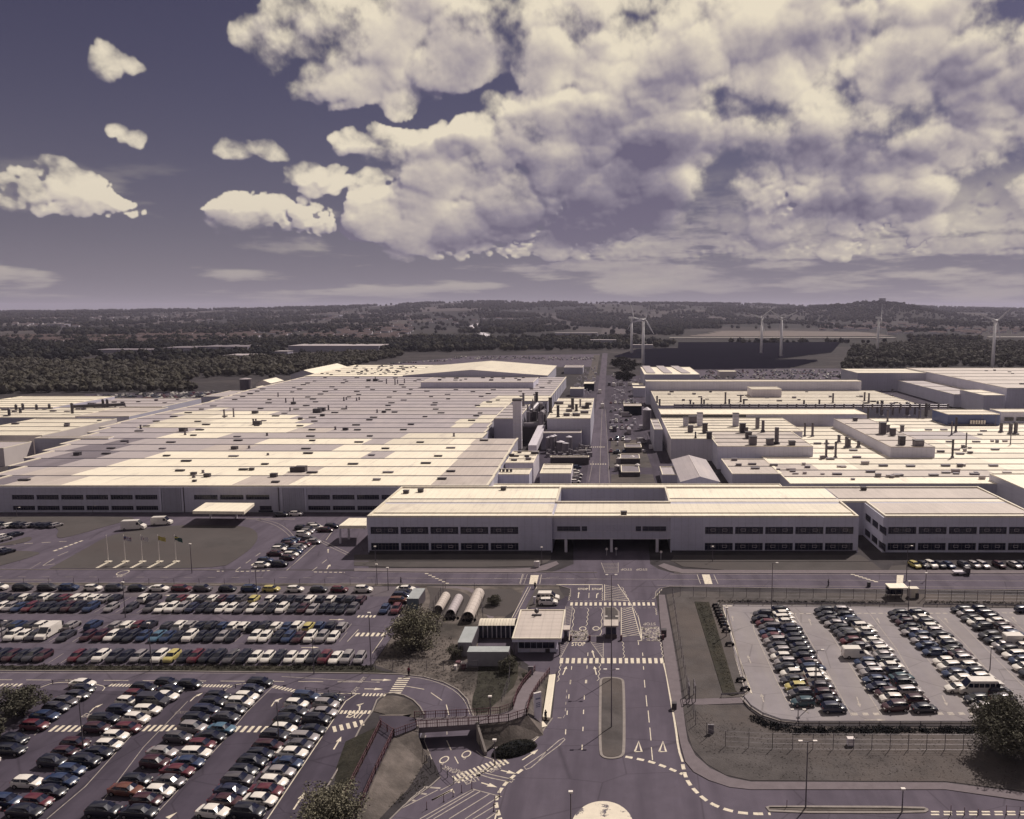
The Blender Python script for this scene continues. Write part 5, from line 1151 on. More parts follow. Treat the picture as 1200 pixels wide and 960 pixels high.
# central median, islands
def island(pts,name,m='grass',k=3,z=.12,kerb=.45):
    P = smooth_line(V2(pts,z) + [V2(pts,z)[0]],k)[:-1]; slab(name,P,z,M('kerb_concrete'),world=True)
    c = Vector((sum(p[0] for p in P) / len(P),sum(p[1] for p in P) / len(P))); Q = []
    for i,p in enumerate(P):
        a,b_ = Vector(P[i - 1]),Vector(P[(i + 1) % len(P)]); t = (b_ - a).normalized(); n = Vector((-t.y,t.x)); p = Vector(p)
        if n.dot(c - p) < 0:n = -n
        Q.append((p.x + n.x * kerb,p.y + n.y * kerb))
    slab(name + '_grass',Q,z + .05,M(m),world=True,z0=.02)
island([(702.5,798),(704,794),(718,793),(730,795),(732.5,800),(733.5,880),(730,887),(718,889.5),(706,888),(701,881)],'median_island')
island([(707,711.5),(726,711.5),(727,733),(707,733)],'gate_island',k=1)
island([(897,945.5),(903,943.8),(1080,944.5),(1090,948.5),(1083,953),(903,952.5)],'right_island',m='dry_grass',k=1)
lawn([(438,833.5),(443,822),(452,815.5),(463,815),(476,818.5),(486,825),(494,837),(490,840),(470,842)],'dry_grass',.10,1)
# right side grass, bank and hedge strips
lawn([(781,697),(800,693),(1400,700),(1500,716),(846,708),(872,814),(860,822),(818,822),(803,820),(796,780)],'grass',.05,0)
slab('rough_bank',[(814,705),(831,705.5),(862,809),(866,813),(858,815),(847,812)],.16,M('rough_grass'))
sheet('car_park_path',[(798,819.5),(818,819),(870,817),(872,824),(820,826),(800,825)],.08,M('pavement'))
lawn([(800,826),(870,826),(885,838),(915,851),(1500,854),(1500,948),(1200,927),(1108,915.5),(880,914.5),(850,908),(828,895),(812,878),(806,860)],'grass',.05,0)
for x0,y0,sx_,sy_ in ():
    P = g(x0,y0); mb = MB(); a = [(P.x + math.cos(t) * sx_ / 8 * (1 + .25 * math.sin(3 * t)),P.y + math.sin(t) * sy_ / 1.6 * (1 + .2 * math.cos(4 * t)),.075) for t in [i * .3927 for i in range(16)]]
    mb.poly(a); setp(mb.build('bare_patch',M('bare_soil')),kind='structure')
# kerb lines
def kerb(pts,w=.22,h=.13,m='kerb_concrete',px=True,k=0):
    P = V2(pts) if px else pts; P = smooth_line(P,k) if k else P; mb = MB(); n = len(P); P = [Vector(p) for p in P]; offs = []
    for i in range(n):d = (P[min(i + 1,n - 1)] - P[max(i - 1,0)]).normalized(); offs.append(Vector((-d.y,d.x)) * w / 2)
    for p,o in zip(P,offs):mb.v += [(p.x - o.x,p.y - o.y,0),(p.x - o.x,p.y - o.y,h),(p.x + o.x,p.y + o.y,h),(p.x + o.x,p.y + o.y,0)]
    for i in range(n - 1):
        b_ = 4 * i
        for q in ((0,1,5,4),(1,2,6,5),(2,3,7,6)):mb.f.append(tuple(b_ + j for j in q))
    setp(mb.build('kerb',M(m)),kind='structure')
kerb([(-330,785.5),(200,787),(440,789.6),(470,790.6),(497,793.6),(520,800),(536.5,808.5),(548,820.5),(554,838),(561,853),(567,866),(573,873.6),(584,879.6),(597,880.6),(612,875.6),(628,865.4),(641,851),(647.5,842)])
kerb([(516.5,911),(503.5,922.6),(486.5,934.6),(472.5,945.6),(455,963),(425,1001)])
kerb([(-230,682.7),(420,684.6),(655,686.6),(668.5,690.5),(668.5,700)]); kerb([(768,700),(768.5,694),(773,690),(785,687.8),(1050,691.2),(1400,692.2)])
kerb([(362,962),(385,920),(405,887),(423,852),(436.5,834),(441.5,821),(451,813.4),(462,812.9),(474,815.4),(484.5,820.8),(492.5,829),(497.5,838)])
kerb([(851,708.8),(876,812),(868,818),(879,829),(893,838.5),(915,845.6),(935,847.6),(1150,847.7),(1560,850)])
kerb([(-200,667.3),(258,668.2)]); kerb([(415,669.3),(700,671.2)]); kerb([(790,671.9),(1400,672)])

# ------------------------------------------------------------------ painted markings
def marks(name='road_marking',m='paint_white'):return (MB(),name,m)
def endmarks(t):o = t[0].build(t[1],M(t[2])); setp(o,kind='structure'); return o
def line(px,w=.12,dash=None,m='paint_white',z=MK,k=0,name='lane_line'):
    mb = MB(); P = V2(px); P = smooth_line(P,k) if k else P; mb.strip(P,w,z,dash); setp(mb.build(name,M(m)),kind='structure')
def blocks(p0,p1,n,frac,w,m='paint_white',name='crossing_block',z=MK):
    A,B = g(*p0),g(*p1); d = (B - A); L_ = d.length / n
    for i in range(n):a = A + d * ((i + (1 - frac) / 2) / n); b_ = A + d * ((i + (1 + frac) / 2) / n); mb = MB(); mb.strip([(a.x,a.y),(b_.x,b_.y)],w,z); setp(mb.build(name,M(m)),kind='structure')
blocks((667,708),(768.5,708),18,.52,2.0); blocks((654.5,774.5),(779,774.5),18,.55,2.3)
for y in (704.3,712.6):line([(668,y),(768,y)],.10,(.6,.5),'paint_worn')
def hatch(poly,ang_px,n,w=.12,m='paint_white',border=True):
    """chevron hatching clipped to a quadrilateral given in photo pixels: stripes between side a and side b"""
    (a0,a1),(b0,b1) = poly; mb = MB()
    for i in range(n):
        t = (i + .5) / n; u = min(1,max(0,t + ang_px / n))
        A = (a0[0] + (a1[0] - a0[0]) * t,a0[1] + (a1[1] - a0[1]) * t); B = (b0[0] + (b1[0] - b0[0]) * u,b0[1] + (b1[1] - b0[1]) * u)
        mb.strip(V2([A,B]),w,MK)
    if border:mb.strip(V2([a0,a1]),w,MK + .002); mb.strip(V2([b0,b1]),w,MK + .002)
    setp(mb.build('hatching',M(m)),kind='structure')
hatch((((708.5,685),(708.5,704)),((724,685),(737,704))),1.5,9,.13)
hatch((((728,712),(728,748)),((741,712),(751,748))),-1.8,15,.15)
hatch((((692,752),(706,771)),((707,752),(707,771))),1,9,.12,'paint_worn')
hatch((((656.5,752.5),(656,771)),((667,752),(657,771))),-1,8,.12,'paint_worn')
hatch((((663,711),(662,733)),((671,711),(668,733))),-1,12,.12,'paint_worn')
hatch((((704.5,659.5),(709,671)),((724.5,659.5),(724.5,671))),0,7,.12,'paint_worn')
def zigzag(px0,px1,n=8,amp=.22,w=.1):
    A,B = g(*px0),g(*px1); d = B - A; nn = Vector((-d.y,d.x,0)).normalized(); P = []
    for i in range(n + 1):q = A + d * (i / n) + nn * amp * (1 if i % 2 else -1); P.append((q.x,q.y))
    mb = MB(); mb.strip(smooth_line(P,1),w,MK); setp(mb.build('zigzag_line',M('paint_white')),kind='structure')
for a,b_ in (((673,713),(670,745)),((689.5,713),(687.5,734)),((706,713),(704,745)),((747,751),(752,751)),((657,777),(654,799)),((703.5,777),(701,798)),((774,752),(777,771)),((730,752),(731.5,771)),((768.5,713),(769.5,721)),((742,713),(748,723)),((668,696),(666.5,704)),((706,695),(706,704)),((729,688),(737,704)),((776,690.5),(765.5,702))):zigzag(a,b_)
line([(652,685.2),(706,685.4)],.35); line([(708,671.5),(724.5,671.5)],.15,m='paint_worn'); line([(690.6,686),(690.6,692)],.14); line([(690.3,695),(690,701)],.12)
line([(655,676.5),(640,677)],.1,m='paint_worn')
for x,y0,y1 in ((689,765,769),(670,781,785),(688,780,784),(687.6,797,801),(669,797,801),(753,765,769),(754,781,785),(755,797,806),(757,815,828),(759.5,833,847),(761.5,853,868),(763.3,876,891),(748,752,756)):line([(x,y0),(x + (y1 - y0) * (x - 715) / (y0 - 361),y1)],.14)
for x,y0,y1 in ((686.3,797,801),(684.9,815,820),(684,832,837),(683.3,852,857),(682.3,873,879),(668.5,797,802),(666.8,814,819),(664.8,833,838),(663,855,861)):line([(x,y0),(x - .3,y1)],.16)
line([(660,841.5),(662,838.5),(664.5,806)],.10,(1,1.2),'paint_worn'); line([(653.5,841.5),(658,841.5)],.2,m='paint_worn')
line([(777.5,777),(781,790),(786,820),(791.5,850),(795,878),(800,893)],.32,k=1)
line([(706,686),(706,694)],.1); line([(737,704),(742,712)],.12); line([(748,723),(750.5,735),(751.5,750)],.14)
# give way curves and the dashed approach arc
line([(733,887),(745,889),(765,893.5),(785,901),(800,907.5)],.55,(1.1,.7),k=2)
line([(800,896),(804,914),(817,930),(834,943),(858,951.5),(880,954),(903,954)],.55,(1.3,.7),k=2)
line([(1091,951.5),(1210,951.5),(1400,953)],.28,(1.1,.6)); line([(1091,954.8),(1210,954.8),(1400,956.5)],.28,(1.1,.6))
for x in (748.5,777):
    mb = MB(); mb.strip(V2([(x - 4.5,881),(x,869),(x + 3.5,881),(x - 4.5,881)]),.32,MK); setp(mb.build('give_way_triangle',M('paint_white')),kind='structure')
# mini roundabout, worn white paint
c = g(706,968); RX,RY = (g(741,960).x - g(671,960).x) / 2 * 1.03,gy(706,939) - c.y
mr = mat('roundabout_paint',(.66,.59,.49),.7,var=.06,scale=1.0,var2=(.55,(.095,.08,.10),.56,.60)); mb = MB(); mb.poly([(c.x + math.cos(i * math.pi / 24) * RX,c.y + math.sin(i * math.pi / 24) * RY,MK) for i in range(48)]); setp(mb.build('mini_roundabout',mr),kind='structure')
# bottom slip road, hatching and arrows
line([(597,882),(614,876),(628,867.5),(640,852)],.16,k=1)
line([(588,965),(583,950),(581,940),(584,930),(590,921),(600,911),(612,902)],.5,(1.2,.5),k=1)
line([(583,950),(580,960),(578,975)],.2)
mb = MB()
for pts_ in (((564,927),(508,960)),((574,930.5),(526,960)),((586,933),(545,960)),((578.5,945.5),(553,961)),((580,953.5),(568,962)),((554,925),(588,934)),((553,925.5),(492,960)),((556,926.5),(497,962)),((513,926),(470,948),(430,985)),((516,926.5),(533,918),(545,911))):mb.strip(V2(list(pts_)),.16,MK)
mb.strip(V2([(556,906),(575,912),(600,917),(601,915)]),.2,MK); mb.strip(V2([(559,903.5),(580,909),(603,914)]),.2,MK)
mb.strip(V2([(471,947),(482,935.5),(500,921.5)]),.15,MK)
for a,b_ in (((497,922.5),(516,924)),((488,929.5),(500,931)),((481,937.5),(487,939))):mb.strip(V2([a,b_]),.35,MK)
setp(mb.build('slip_road_lines',M('paint_worn')),kind='structure')
mb = MB(); mb.strip(V2([(616,901),(614,899),(640,881),(655,868),(661,865),(662,867),(655,874),(640,885),(622,900),(616,902)]),.16,MK); mb.strip(V2([(630,893),(641,880)]),.12,MK); setp(mb.build('lane_splitter',M('paint_worn')),kind='structure')
mb = MB(); mb.strip(V2([(506,938),(531,925),(532,929.5),(528,927),(506,938)]),.3,MK); setp(mb.build('give_way_triangle',M('paint_white')),kind='structure')
blocks((532,914.5),(594,890.5),13,.5,2.1); line([(531,916),(592,893)],.12)
line([(499,862),(497,868),(506,890)],.14,m='paint_worn'); line([(523.5,868),(528,878),(537,895)],.14,(3.0,2.0)); line([(558,880),(565,886),(580,891)],.14,m='paint_worn')
line([(524,839),(523.5,850),(524,868)],.12,(2,2),'paint_worn'); line([(474,804),(497,808)],.14); line([(505,812),(518,821)],.14); line([(523,826),(526,838)],.14)
def text(s,px,py,size,rz=0.0,sy=1.0,m='paint_worn',name='painted_word'):
    cu = bpy.data.curves.new(name,'FONT'); cu.body = s; cu.size = size; cu.align_x = 'CENTER'; cu.offset = size * .012
    to = bpy.data.objects.new('t',cu); COL.objects.link(to); dg = bpy.context.evaluated_depsgraph_get(); me = bpy.data.meshes.new_from_object(to.evaluated_get(dg)); bpy.data.objects.remove(to)
    me.materials.clear(); me.materials.append(M(m)); P = g(px,py); o = link(name,me,None,(P.x,P.y,MK + .002),rz); o.scale = (1,sy,1); return setp(o,kind='structure')
text('STOP',683,691.5,1.05,0,1.7,'paint_white'); text('STOP',699.5,691.5,1.05,0,1.7,'paint_white'); text('STOP',677.5,757,1.15,0,2.2,'paint_white')
text('STOP',761,730,1.1,math.pi,1.8,'paint_worn'); text('STOP',734,666.5,1.2,math.pi,1.8,'paint_worn'); text('STOP',752,666.5,1.2,math.pi,1.8,'paint_worn')
text('EXIT',414,841.5,1.35,-R(8),2.0,'paint_white'); text('EXIT',101,841,1.1,-R(8),1.6,'paint_worn')
text('PARK',529,900,1.0,R(150),1.3,'paint_worn'); text('CAR',541,903.5,1.0,R(150),1.3,'paint_worn')
text('EXIT',555,917,1.15,R(32),1.3,'paint_worn'); text('EXIT',582,903,1.0,R(40),1.2,'paint_worn')
def roundel(px,py,r,s,rz=0):
    P = g(px,py); mb = MB(); mb.ngonring(P.x,P.y,r,r * 1.5,.25,MK,26,rz); setp(mb.build('speed_roundel',M('paint_white')),kind='structure'); text(s,px,py + 2.6,r * 1.3,rz,1.4,'paint_worn')
roundel(683,737,.75,'15'); roundel(698.5,736.8,.75,'15'); roundel(520.5,890.5,.66,'5',R(165)); roundel(546.5,884,.66,'5',R(165))
def arrow(p0,p1,w=.22,head=1.0,m='paint_white',bend=None,name='direction_arrow'):
    A,B = g(*p0),g(*p1); mb = MB(); pts = [(A.x,A.y)] + ([tuple(g(*bend))[:2]] if bend else []) + [(B.x,B.y)]
    q0,q1 = Vector(pts[-2]),Vector(pts[-1]); d = (q1 - q0).normalized(); n = Vector((-d.y,d.x)); tip = q1; head *= .62; bs = q1 - d * head * 1.9; pts[-1] = tuple(bs)
    mb.strip(pts,w,MK); mb.poly([(tip.x,tip.y,MK),(bs.x + n.x * head * .55,bs.y + n.y * head * .55,MK),(bs.x - n.x * head * .55,bs.y - n.y * head * .55,MK)]); setp(mb.build(name,M(m)),kind='structure')
arrow((677.5,701),(678.5,694),head=.8); arrow((699,701),(701.5,695),head=.8,bend=(699.3,697)); arrow((696.5,771),(694,762),head=.9); arrow((659.5,791),(664,781),head=1.0); arrow((699,791),(696.5,781),head=1.0)
arrow((612,891),(631,878.5),head=1.2); arrow((587,903),(605,907),head=1.2); arrow((564,917.5),(583,923),head=1.3)
arrow((344,950 - 1),(357,929),.24,1.2); arrow((391,878.5),(400,863.5),.24,1.2); arrow((421,833),(427,824),.24,1.1,bend=(419 + 3,826)); arrow((196,959),(208,952),.24,1.2); arrow((105,835),(121,825),.2,1.0,bend=(110,830)); arrow((223,822),(238,812),.2,1.0,bend=(228,817)); arrow((318,828),(331,818),.2,1.0,bend=(322,822))
arrow((435,797),(459,797.2),.22,1.3); arrow((427,807.5),(449,807.8),.22,1.3); arrow((386,726.3),(404,726.3),.2,1.2); arrow((353,758.9),(374,759),.2,1.2); arrow((208,697.9),(193,697.8),.2,1.2)
for a,b_ in (((859,728),(858,721.5)),((880,777.5),(876,768)),((895,823),(892,813)),((950.5,733),(948,725)),((1031,731),(1027.5,724)),((1111,730),(1107,724)),((1191,729),(1186,722.5))):arrow(a,b_,.2,1.0,'paint_worn')
for a,b_ in (((1004,817),(1008,829)),((1104,815),(1110,827.5)),((1128,853),(1111,844))):
    if a[1] < 840:arrow(a,b_,.2,1.0,'paint_worn')
arrow((1013,844),(1038,844),.2,1.2,'paint_worn')
# road centre lines and edge lines
line([(-200,675.2),(700,678.5)],.10,(2,4),'paint_worn'); line([(640,672.6),(560,672.2),(430,670.6)],.08,m='paint_worn'); line([(655,685),(400,683.2)],.08,m='paint_worn'); line([(430,677.5),(1400,682)],.10,m='paint_worn')
line([(785,673),(820,673)],.12,m='paint_worn'); line([(840,673.4),(1400,674.5)],.10,m='paint_worn'); line([(770,686),(1400,689.8)],.10,m='paint_worn'); line([(-200,680.5),(60,680.5)],.1,m='paint_worn')
line([(-330,794.8),(445,799.5)],.13,(4.5,2.6)); line([(-330,788),(300,789.2)],.1,m='paint_worn'); line([(330,793),(445,800)],.12,m='paint_worn')
line([(472,792.5),(497,795.4),(519,802),(535,811),(546,823),(551,838)],.12,m='paint_worn',k=1)
for x in (613,617):line([(x + 1,673),(x - 3.3,685)],.10,m='paint_worn')
for a,b_ in (((612.5,673),(609,684)),((634.5,673.5),(632.5,684.5)),((817,673.5),(821,684.5)),((836.5,673.5),(841.5,684.5))):line([a,b_],.18,m='paint_worn')
def zebra(p,m='paint_white',):sheet('zebra_crossing',p,MK + .004,M(m))
zebra([(622,674),(631.5,674),(629,684.5),(620,684.5)]); zebra([(822.5,673.3),(831.5,673.3),(835,684.5),(826,684.5)]); zebra([(1051,674),(1059,674),(1058,684),(1050.5,684)])
for i in range(7):a,b_ = 498 + i * 4,672.4 + i * 1.9; line([(a,b_),(a + 4,b_)],.5)
for i in range(7):a,b_ = 997 + i * 4.5,673.3 + i * 1.4; line([(a,b_),(a + 5,b_ + .3)],.5)
line([(600,724),(619,688)],.12); line([(603,724),(622,688)],.0801); line([(613,724),(629,688)],.12)
line([(63,646),(97,633.5)],.7,(1.2,.6)); line([(64,661),(50,663)],.3,m='paint_worn'); line([(35,667),(48,659)],.1,m='paint_worn'); line([(68,651.5),(80,646.5)],.12); line([(50,663),(63,655)],.12)
line([(8,638.5),(78,634.5)],.22,(2.2,2.2)); line([(-60,679),(60,679.4)],.1,m='paint_worn')
roundel(144,671.3,1.3,'30',math.pi)
for s in ([(276,670),(316,669)],[(368,670.5),(404,671)],[(254,669.6),(262,669.6)]):line(s,.35,(.8,.5))
line([(337,668),(374,633),(407,601)],.0801,m='paint_faint'); line([(336,668.5),(373,636)],.12); line([(382,633),(394,617)],.12); line([(366,669),(383,656)],.12,(3,3)); line([(276,669),(308,646)],.12,(3,3))
line([(300,609.5),(320,614),(333,622),(341,630)],.12,m='paint_worn',k=2); line([(306,608.5),(326,613),(338,621),(345,629.5)],.12,m='paint_worn',k=2); line([(375,635),(390,642.5),(408,651)],.15,m='paint_worn'); line([(378,634),(392,640.5),(410,649)],.15,m='paint_worn')
arrow((295,663),(298,660),.25,1.4); arrow((383,667),(387,661.5),.25,1.4); arrow((385 - .5,648),(384.5,643.5),.2,1.0)
line([(288,608.2),(346,608.5)],.35,m='paint_worn')
# central road marks
line([(702.5,566),(704,520),(706,470)],.12,m='paint_worn'); line([(714,566),(712,520),(709.3,480)],.1,m='paint_worn'); line([(690,565),(695,540)],.1,m='paint_worn')
blocks((691,544),(711,544),7,.5,1.6); blocks((692,524),(709,524),7,.5,1.8)
# lower-left car park
blocks((59,854),(104,854),6,.5,1.9); blocks((168,853.5),(217,853.5),7,.5,1.9); blocks((274,854.5),(322,855),6,.5,1.9); blocks((388,855.5),(428,846.5),5,.5,1.9)
blocks((398,834.8),(435,834.8),8,.6,1.1); blocks((128,803),(187,804),15,.55,1.0); blocks((222,803.5),(273,804.3),13,.55,1.0); blocks((320,804.5),(352,811.5),9,.5,1.0); blocks((424,814.2),(453,814.6),7,.55,1.0); blocks((-60,803),(26,803),16,.5,1.0)
blocks((462,813.5),(474,794),8,.45,2.2)
line([(418,813.5),(405,822),(312,962)],.16); line([(350,812.8),(422,813.2)],.2); line([(265,865),(185,952),(150,992)],.12,m='paint_worn'); line([(322,802.8),(289,835),(262,868)],.12,m='paint_worn'); line([(163,852),(100,922),(55,960)],.12,m='paint_worn')
line([(220,822),(168,876),(118,942)],.10,m='paint_worn'); line([(86,822),(40,862)],.12,m='paint_worn'); line([(255,933),(232,962)],.10,m='paint_worn'); line([(47,806),(63,800),(86,799.6),(112,802),(124,805),(120,810)],.14,k=1); line([(260,812),(272,803),(290,801)],.14)
text('EXIT',211,836.5,1.0,0,1.2,'paint_faint'); text('EXIT',419,809,1.1,R(80),1,'paint_worn'); text('EXIT',427,797,1.1,R(80),1,'paint_worn')
# mid-left car park: bay lines, crossings
def bay_lines(px0,px1,ynear,yfar,w=2.35,m='paint_worn'):
    x0,x1 = gx(px0,ynear),gx(px1,ynear); ya,yb = gy(715,ynear),gy(715,yfar); mb = MB(); x = x0
    while x <= x1:mb.strip([(x,ya),(x,yb)],.09,MK - .004); x += w
    setp(mb.build('bay_lines',M(m)),kind='structure')
bay_lines(-150,420,718,708.6); bay_lines(-150,426,708.3,699.6); bay_lines(-160,402,752.3,741); bay_lines(-150,414,740.7,731); bay_lines(-160,428,777,766)
line([(-200,718.8),(418,721.6)],.09,m='paint_faint'); line([(-200,752.6),(396,755.2)],.09,m='paint_faint')
blocks((418,722.6),(441,722.6),5,.55,1.2); blocks((416,743.8),(452,743.8),6,.55,1.8); line([(490,690),(463,728),(436,766)],.12); line([(420,738),(407,752)],.12)
# right car park
def lot_line(pts,w=.13,m='paint_worn'):line(pts,w,None,m)
for pts in ([(931,719),(948,749),(998,839)],[(880,720),(884,740),(913,804),(922,822)],[(970,737),(990,770),(1033,838)],[(1019,719),(1050,760),(1096,838)],[(1049,728),(1085,770),(1142,838)],[(1098,722),(1128,752),(1180,812)],[(1126,730),(1163,768),(1215,820)],[(926,821),(948,836)],[(922,822),(948,836)],[(926,829),(938,822)],[(1180,722),(1215,752)]):lot_line(pts)
line([(928,719.3),(958,719.3)],.5,(1,.6),'paint_worn'); line([(1004,719),(1040,719)],.5,(1,.6),'paint_worn'); line([(1088,719),(1118,719)],.5,(1,.6),'paint_worn'); line([(1166,718.5),(1200,718.5)],.5,(1,.6),'paint_worn')
line([(998,837),(1032,837)],.9,(1,.8),'paint_worn'); line([(1098,836.5),(1142,836.5)],.9,(1,.8),'paint_worn'); line([(847,710.3),(858,710.3)],.4); line([(1070,712.5),(1079,719)],1.6,(.5,.5),'paint_worn')
line([(847,712),(880,812)],.14); line([(843.5,712),(874,812)],.14,m='paint_worn'); line([(861,758),(881.5,813.5),(866,813.5)],.14)
for i in range(10):a,b_ = 853 + i * 2.3,764 + i * 5; line([(a,b_),(a + 8,b_ + 4)],.14,m='paint_worn')
for i,(x,y) in enumerate(((752,748),(667,743))):           # cobbled rumble patches at the barriers
    W = [(x,y + 3.5),(x + 21,y + 3.5),(x + 20,y - 13),(x - 0,y - 13)] if i == 0 else [(x,750.5),(x + 20,750.5),(x + 20,739.5),(x + 1,739.5)]
    mb = MB(); P = V2(W); r = random.Random(3)
    for k in range(110):u,v = r.random(),r.random(); X = P[0][0] + (P[1][0] - P[0][0]) * u; Y = P[0][1] + (P[3][1] - P[0][1]) * v; mb.box(X,X + r.uniform(.2,.7),Y,Y + r.uniform(.2,.5),.02,MK)
    setp(mb.build('rumble_patch',M('paint_worn')),kind='structure'); line([W[0],W[1],W[2],W[3],W[0]],.12)
# ------------------------------------------------------------------ cars
def paint(name,col,rough=.28,metal=.0):
    if name in MATS:return MATS[name]
    m = bpy.data.materials.new(name); m.use_nodes = True; t = m.node_tree; b = t.nodes['Principled BSDF']; b.inputs['Roughness'].default_value = rough; b.inputs['Metallic'].default_value = metal
    b.inputs['Coat Weight'].default_value = .5; b.inputs['Coat Roughness'].default_value = .08
    tc_ = t.nodes.new('ShaderNodeTexCoord'); n = t.nodes.new('ShaderNodeTexNoise'); n.inputs['Scale'].default_value = 1.4; t.links.new(tc_.outputs['Object'],n.inputs[0])
    r = t.nodes.new('ShaderNodeValToRGB'); t.links.new(n.outputs[0],r.inputs[0]); r.color_ramp.elements[0].color = (*[c * .85 for c in col],1); r.color_ramp.elements[1].color = (*[min(1,c * 1.12) for c in col],1); t.links.new(r.outputs[0],b.inputs['Base Color'])
    MATS[name] = m; return m
PAL = {'white':(.76,.71,.66),'silver':(.34,.31,.32),'grey':(.11,.10,.115),'black':(.009,.010,.022),'blue':(.018,.034,.090),'red':(.10,.016,.028),'dark red':(.045,.011,.020),
       'yellow':(.50,.42,.15),'light blue':(.07,.14,.21),'dark blue':(.014,.018,.048),'orange':(.13,.045,.030),'teal':(.03,.07,.09),'dark grey':(.04,.038,.052)}
for k,v in PAL.items():paint('car_' + k,v,.3 if k != 'silver' else .35,.3 if k in ('silver','grey') else 0)
glass = paint('car_glass',(.008,.010,.024),.06); tyre = mat('tyre',(.012,.011,.014),.85,obj=True,var=.1); rim = mat('wheel_rim',(.30,.28,.29),.35,.6,obj=True,var=.1)
lampw = mat('lamp_lens',(.6,.58,.55),.15,obj=True,var=.05); lampr = mat('tail_lens',(.22,.015,.02),.2,obj=True,var=.05); plast = mat('black_plastic',(.02,.018,.022),.6,obj=True,var=.1)
# profile stations (x, belt z, half width); x forward
KIND = {
 'hatchback':dict(L=4.05,W=1.74,hood=.92,belt=.98,roof=1.46,x_hood=.95,x_ws=.30,x_rf=-.05,x_rb=-1.55,x_tb=-1.96,tail=.98),
 'saloon':    dict(L=4.55,W=1.80,hood=.92,belt=.98,roof=1.43,x_hood=.95,x_ws=.35,x_rf=-.10,x_rb=-1.10,x_tb=-1.75,tail=1.02),
 'estate':    dict(L=4.60,W=1.80,hood=.94,belt=1.0,roof=1.48,x_hood=1.05,x_ws=.45,x_rf=.0,x_rb=-1.85,x_tb=-2.22,tail=1.0),
 'crossover':dict(L=4.35,W=1.84,hood=1.05,belt=1.12,roof=1.64,x_hood=1.0,x_ws=.40,x_rf=.0,x_rb=-1.65,x_tb=-2.08,tail=1.12)}
def car_meshes(kind):
    k = KIND[kind]; L2,W2 = k['L'] / 2,k['W'] / 2; xf = L2; xr = -L2
    xh = xf - (L2 * 2 * .235)                         # windscreen foot
    st = [(xr,.40,.74,.74),(xr + .06,.30,k['tail'] - .10,.88),(xr + .30,.24,k['tail'],.97),(-.4,.22,k['belt'],1.0),(xh - .1,.22,k['belt'] - .01,1.0),(xh + .25,.23,k['hood'] + .01,.985),(xh + .55,.23,k['hood'] - .06,.97),(xf - .28,.25,k['hood'] - .16,.93),(xf - .10,.28,k['hood'] - .26,.84),(xf,.36,.58,.66)]
    V,F = [],[]
    for x,zb,zt_,wf in st:
        w = W2 * wf; zm = zb + (zt_ - zb) * .55
        V += [(x,-w * .90,zb),(x,-w,zm),(x,-w * .96,zt_ - .05),(x,-w * .80,zt_),(x,0,zt_ + .03),(x,w * .80,zt_),(x,w * .96,zt_ - .05),(x,w,zm),(x,w * .90,zb)]
    n = 9
    for i in range(len(st) - 1):
        for j in range(n - 1):a = i * n + j; F.append((a,a + 1,a + n + 1,a + n))
    F.append(tuple(range(n))); F.append(tuple((len(st) - 1) * n + n - 1 - j for j in range(n)))
    b = len(V); zr = k['roof']; bz = k['belt'] - .02; wr = W2 * .70; wb = W2 * .90
    xrf = xh - (zr - bz) * 1.25 + .0; xrb,xtb = k['x_rb'],k['x_tb']
    # domed roof shell; V[b..b+5] keep the corner points the pillars use
    V += [(xrf,-wr,zr - .07),(xrf,wr,zr - .07),((xrf + xrb) / 2,wr * 1.03,zr - .05),(xrb,wr * .96,zr - .11),(xrb,-wr * .96,zr - .11),((xrf + xrb) / 2,-wr * 1.03,zr - .05)]
    g0 = len(V); xs_ = [xrf,xrf + (xrb - xrf) * .25,xrf + (xrb - xrf) * .5,xrf + (xrb - xrf) * .78,xrb]; dz_ = [-.07,-.02,-.05 + .035,-.045,-.11]
    for x,dz0 in zip(xs_,dz_):
        for q in (-1,-.55,0,.55,1):V.append((x,wr * 1.02 * q,zr + dz0 + .045 * (1 - q * q) - (.035 if abs(q) == 1 and 0 < xs_.index(x) < 4 else 0)))
    for i in range(4):
        for j in range(4):a_ = g0 + i * 5 + j; F.append((a_,a_ + 1,a_ + 6,a_ + 5))
    base = dict(ws0=(xh,-wb * .93,bz),ws1=(xh,wb * .93,bz),rb0=(xtb,-wb * .93,bz),rb1=(xtb,wb * .93,bz))
    def quad(p,q,r_,s):c = len(V); V.extend([p,q,r_,s]); F.append((c,c + 1,c + 2,c + 3))
    P = lambda i:V[b + i]
    def lerp(a,c,t):return tuple(a[i] + (c[i] - a[i]) * t for i in range(3))
    for s,(wsp,rfp,rmp,rbp,rrp) in ((-1,((xh,-wb * .93,bz),P(0),P(5),(xtb,-wb * .93,bz),P(4))),(1,((xh,wb * .93,bz),P(1),P(2),(xtb,wb * .93,bz),P(3)))):
        # door-top band, A/B/C pillars
        A0,A1 = wsp,rfp; C0,C1 = rbp,rrp; mid0 = lerp(A0,C0,.5); mid1 = lerp(A1,C1,.5)
        quad(A0,lerp(A0,C0,.05),lerp(A1,C1,.05),A1); quad(lerp(A0,C0,.48),lerp(A0,C0,.525),lerp(A1,C1,.525),lerp(A1,C1,.48)); quad(lerp(A0,C0,.86),C0,C1,lerp(A1,C1,.90))
        quad(P(0 if s < 0 else 1),rmp,lerp(rmp,(rmp[0],rmp[1] * 1.03,rmp[2] - .08),1),lerp(rfp,(rfp[0],rfp[1] * 1.03,rfp[2] - .07),1)); quad(rmp,rrp,(rrp[0],rrp[1] * 1.03,rrp[2] - .07),(rmp[0],rmp[1] * 1.03,rmp[2] - .08))
    body = bpy.data.meshes.new('body'); body.from_pydata(V,[],F); body.validate()
    e = -.015
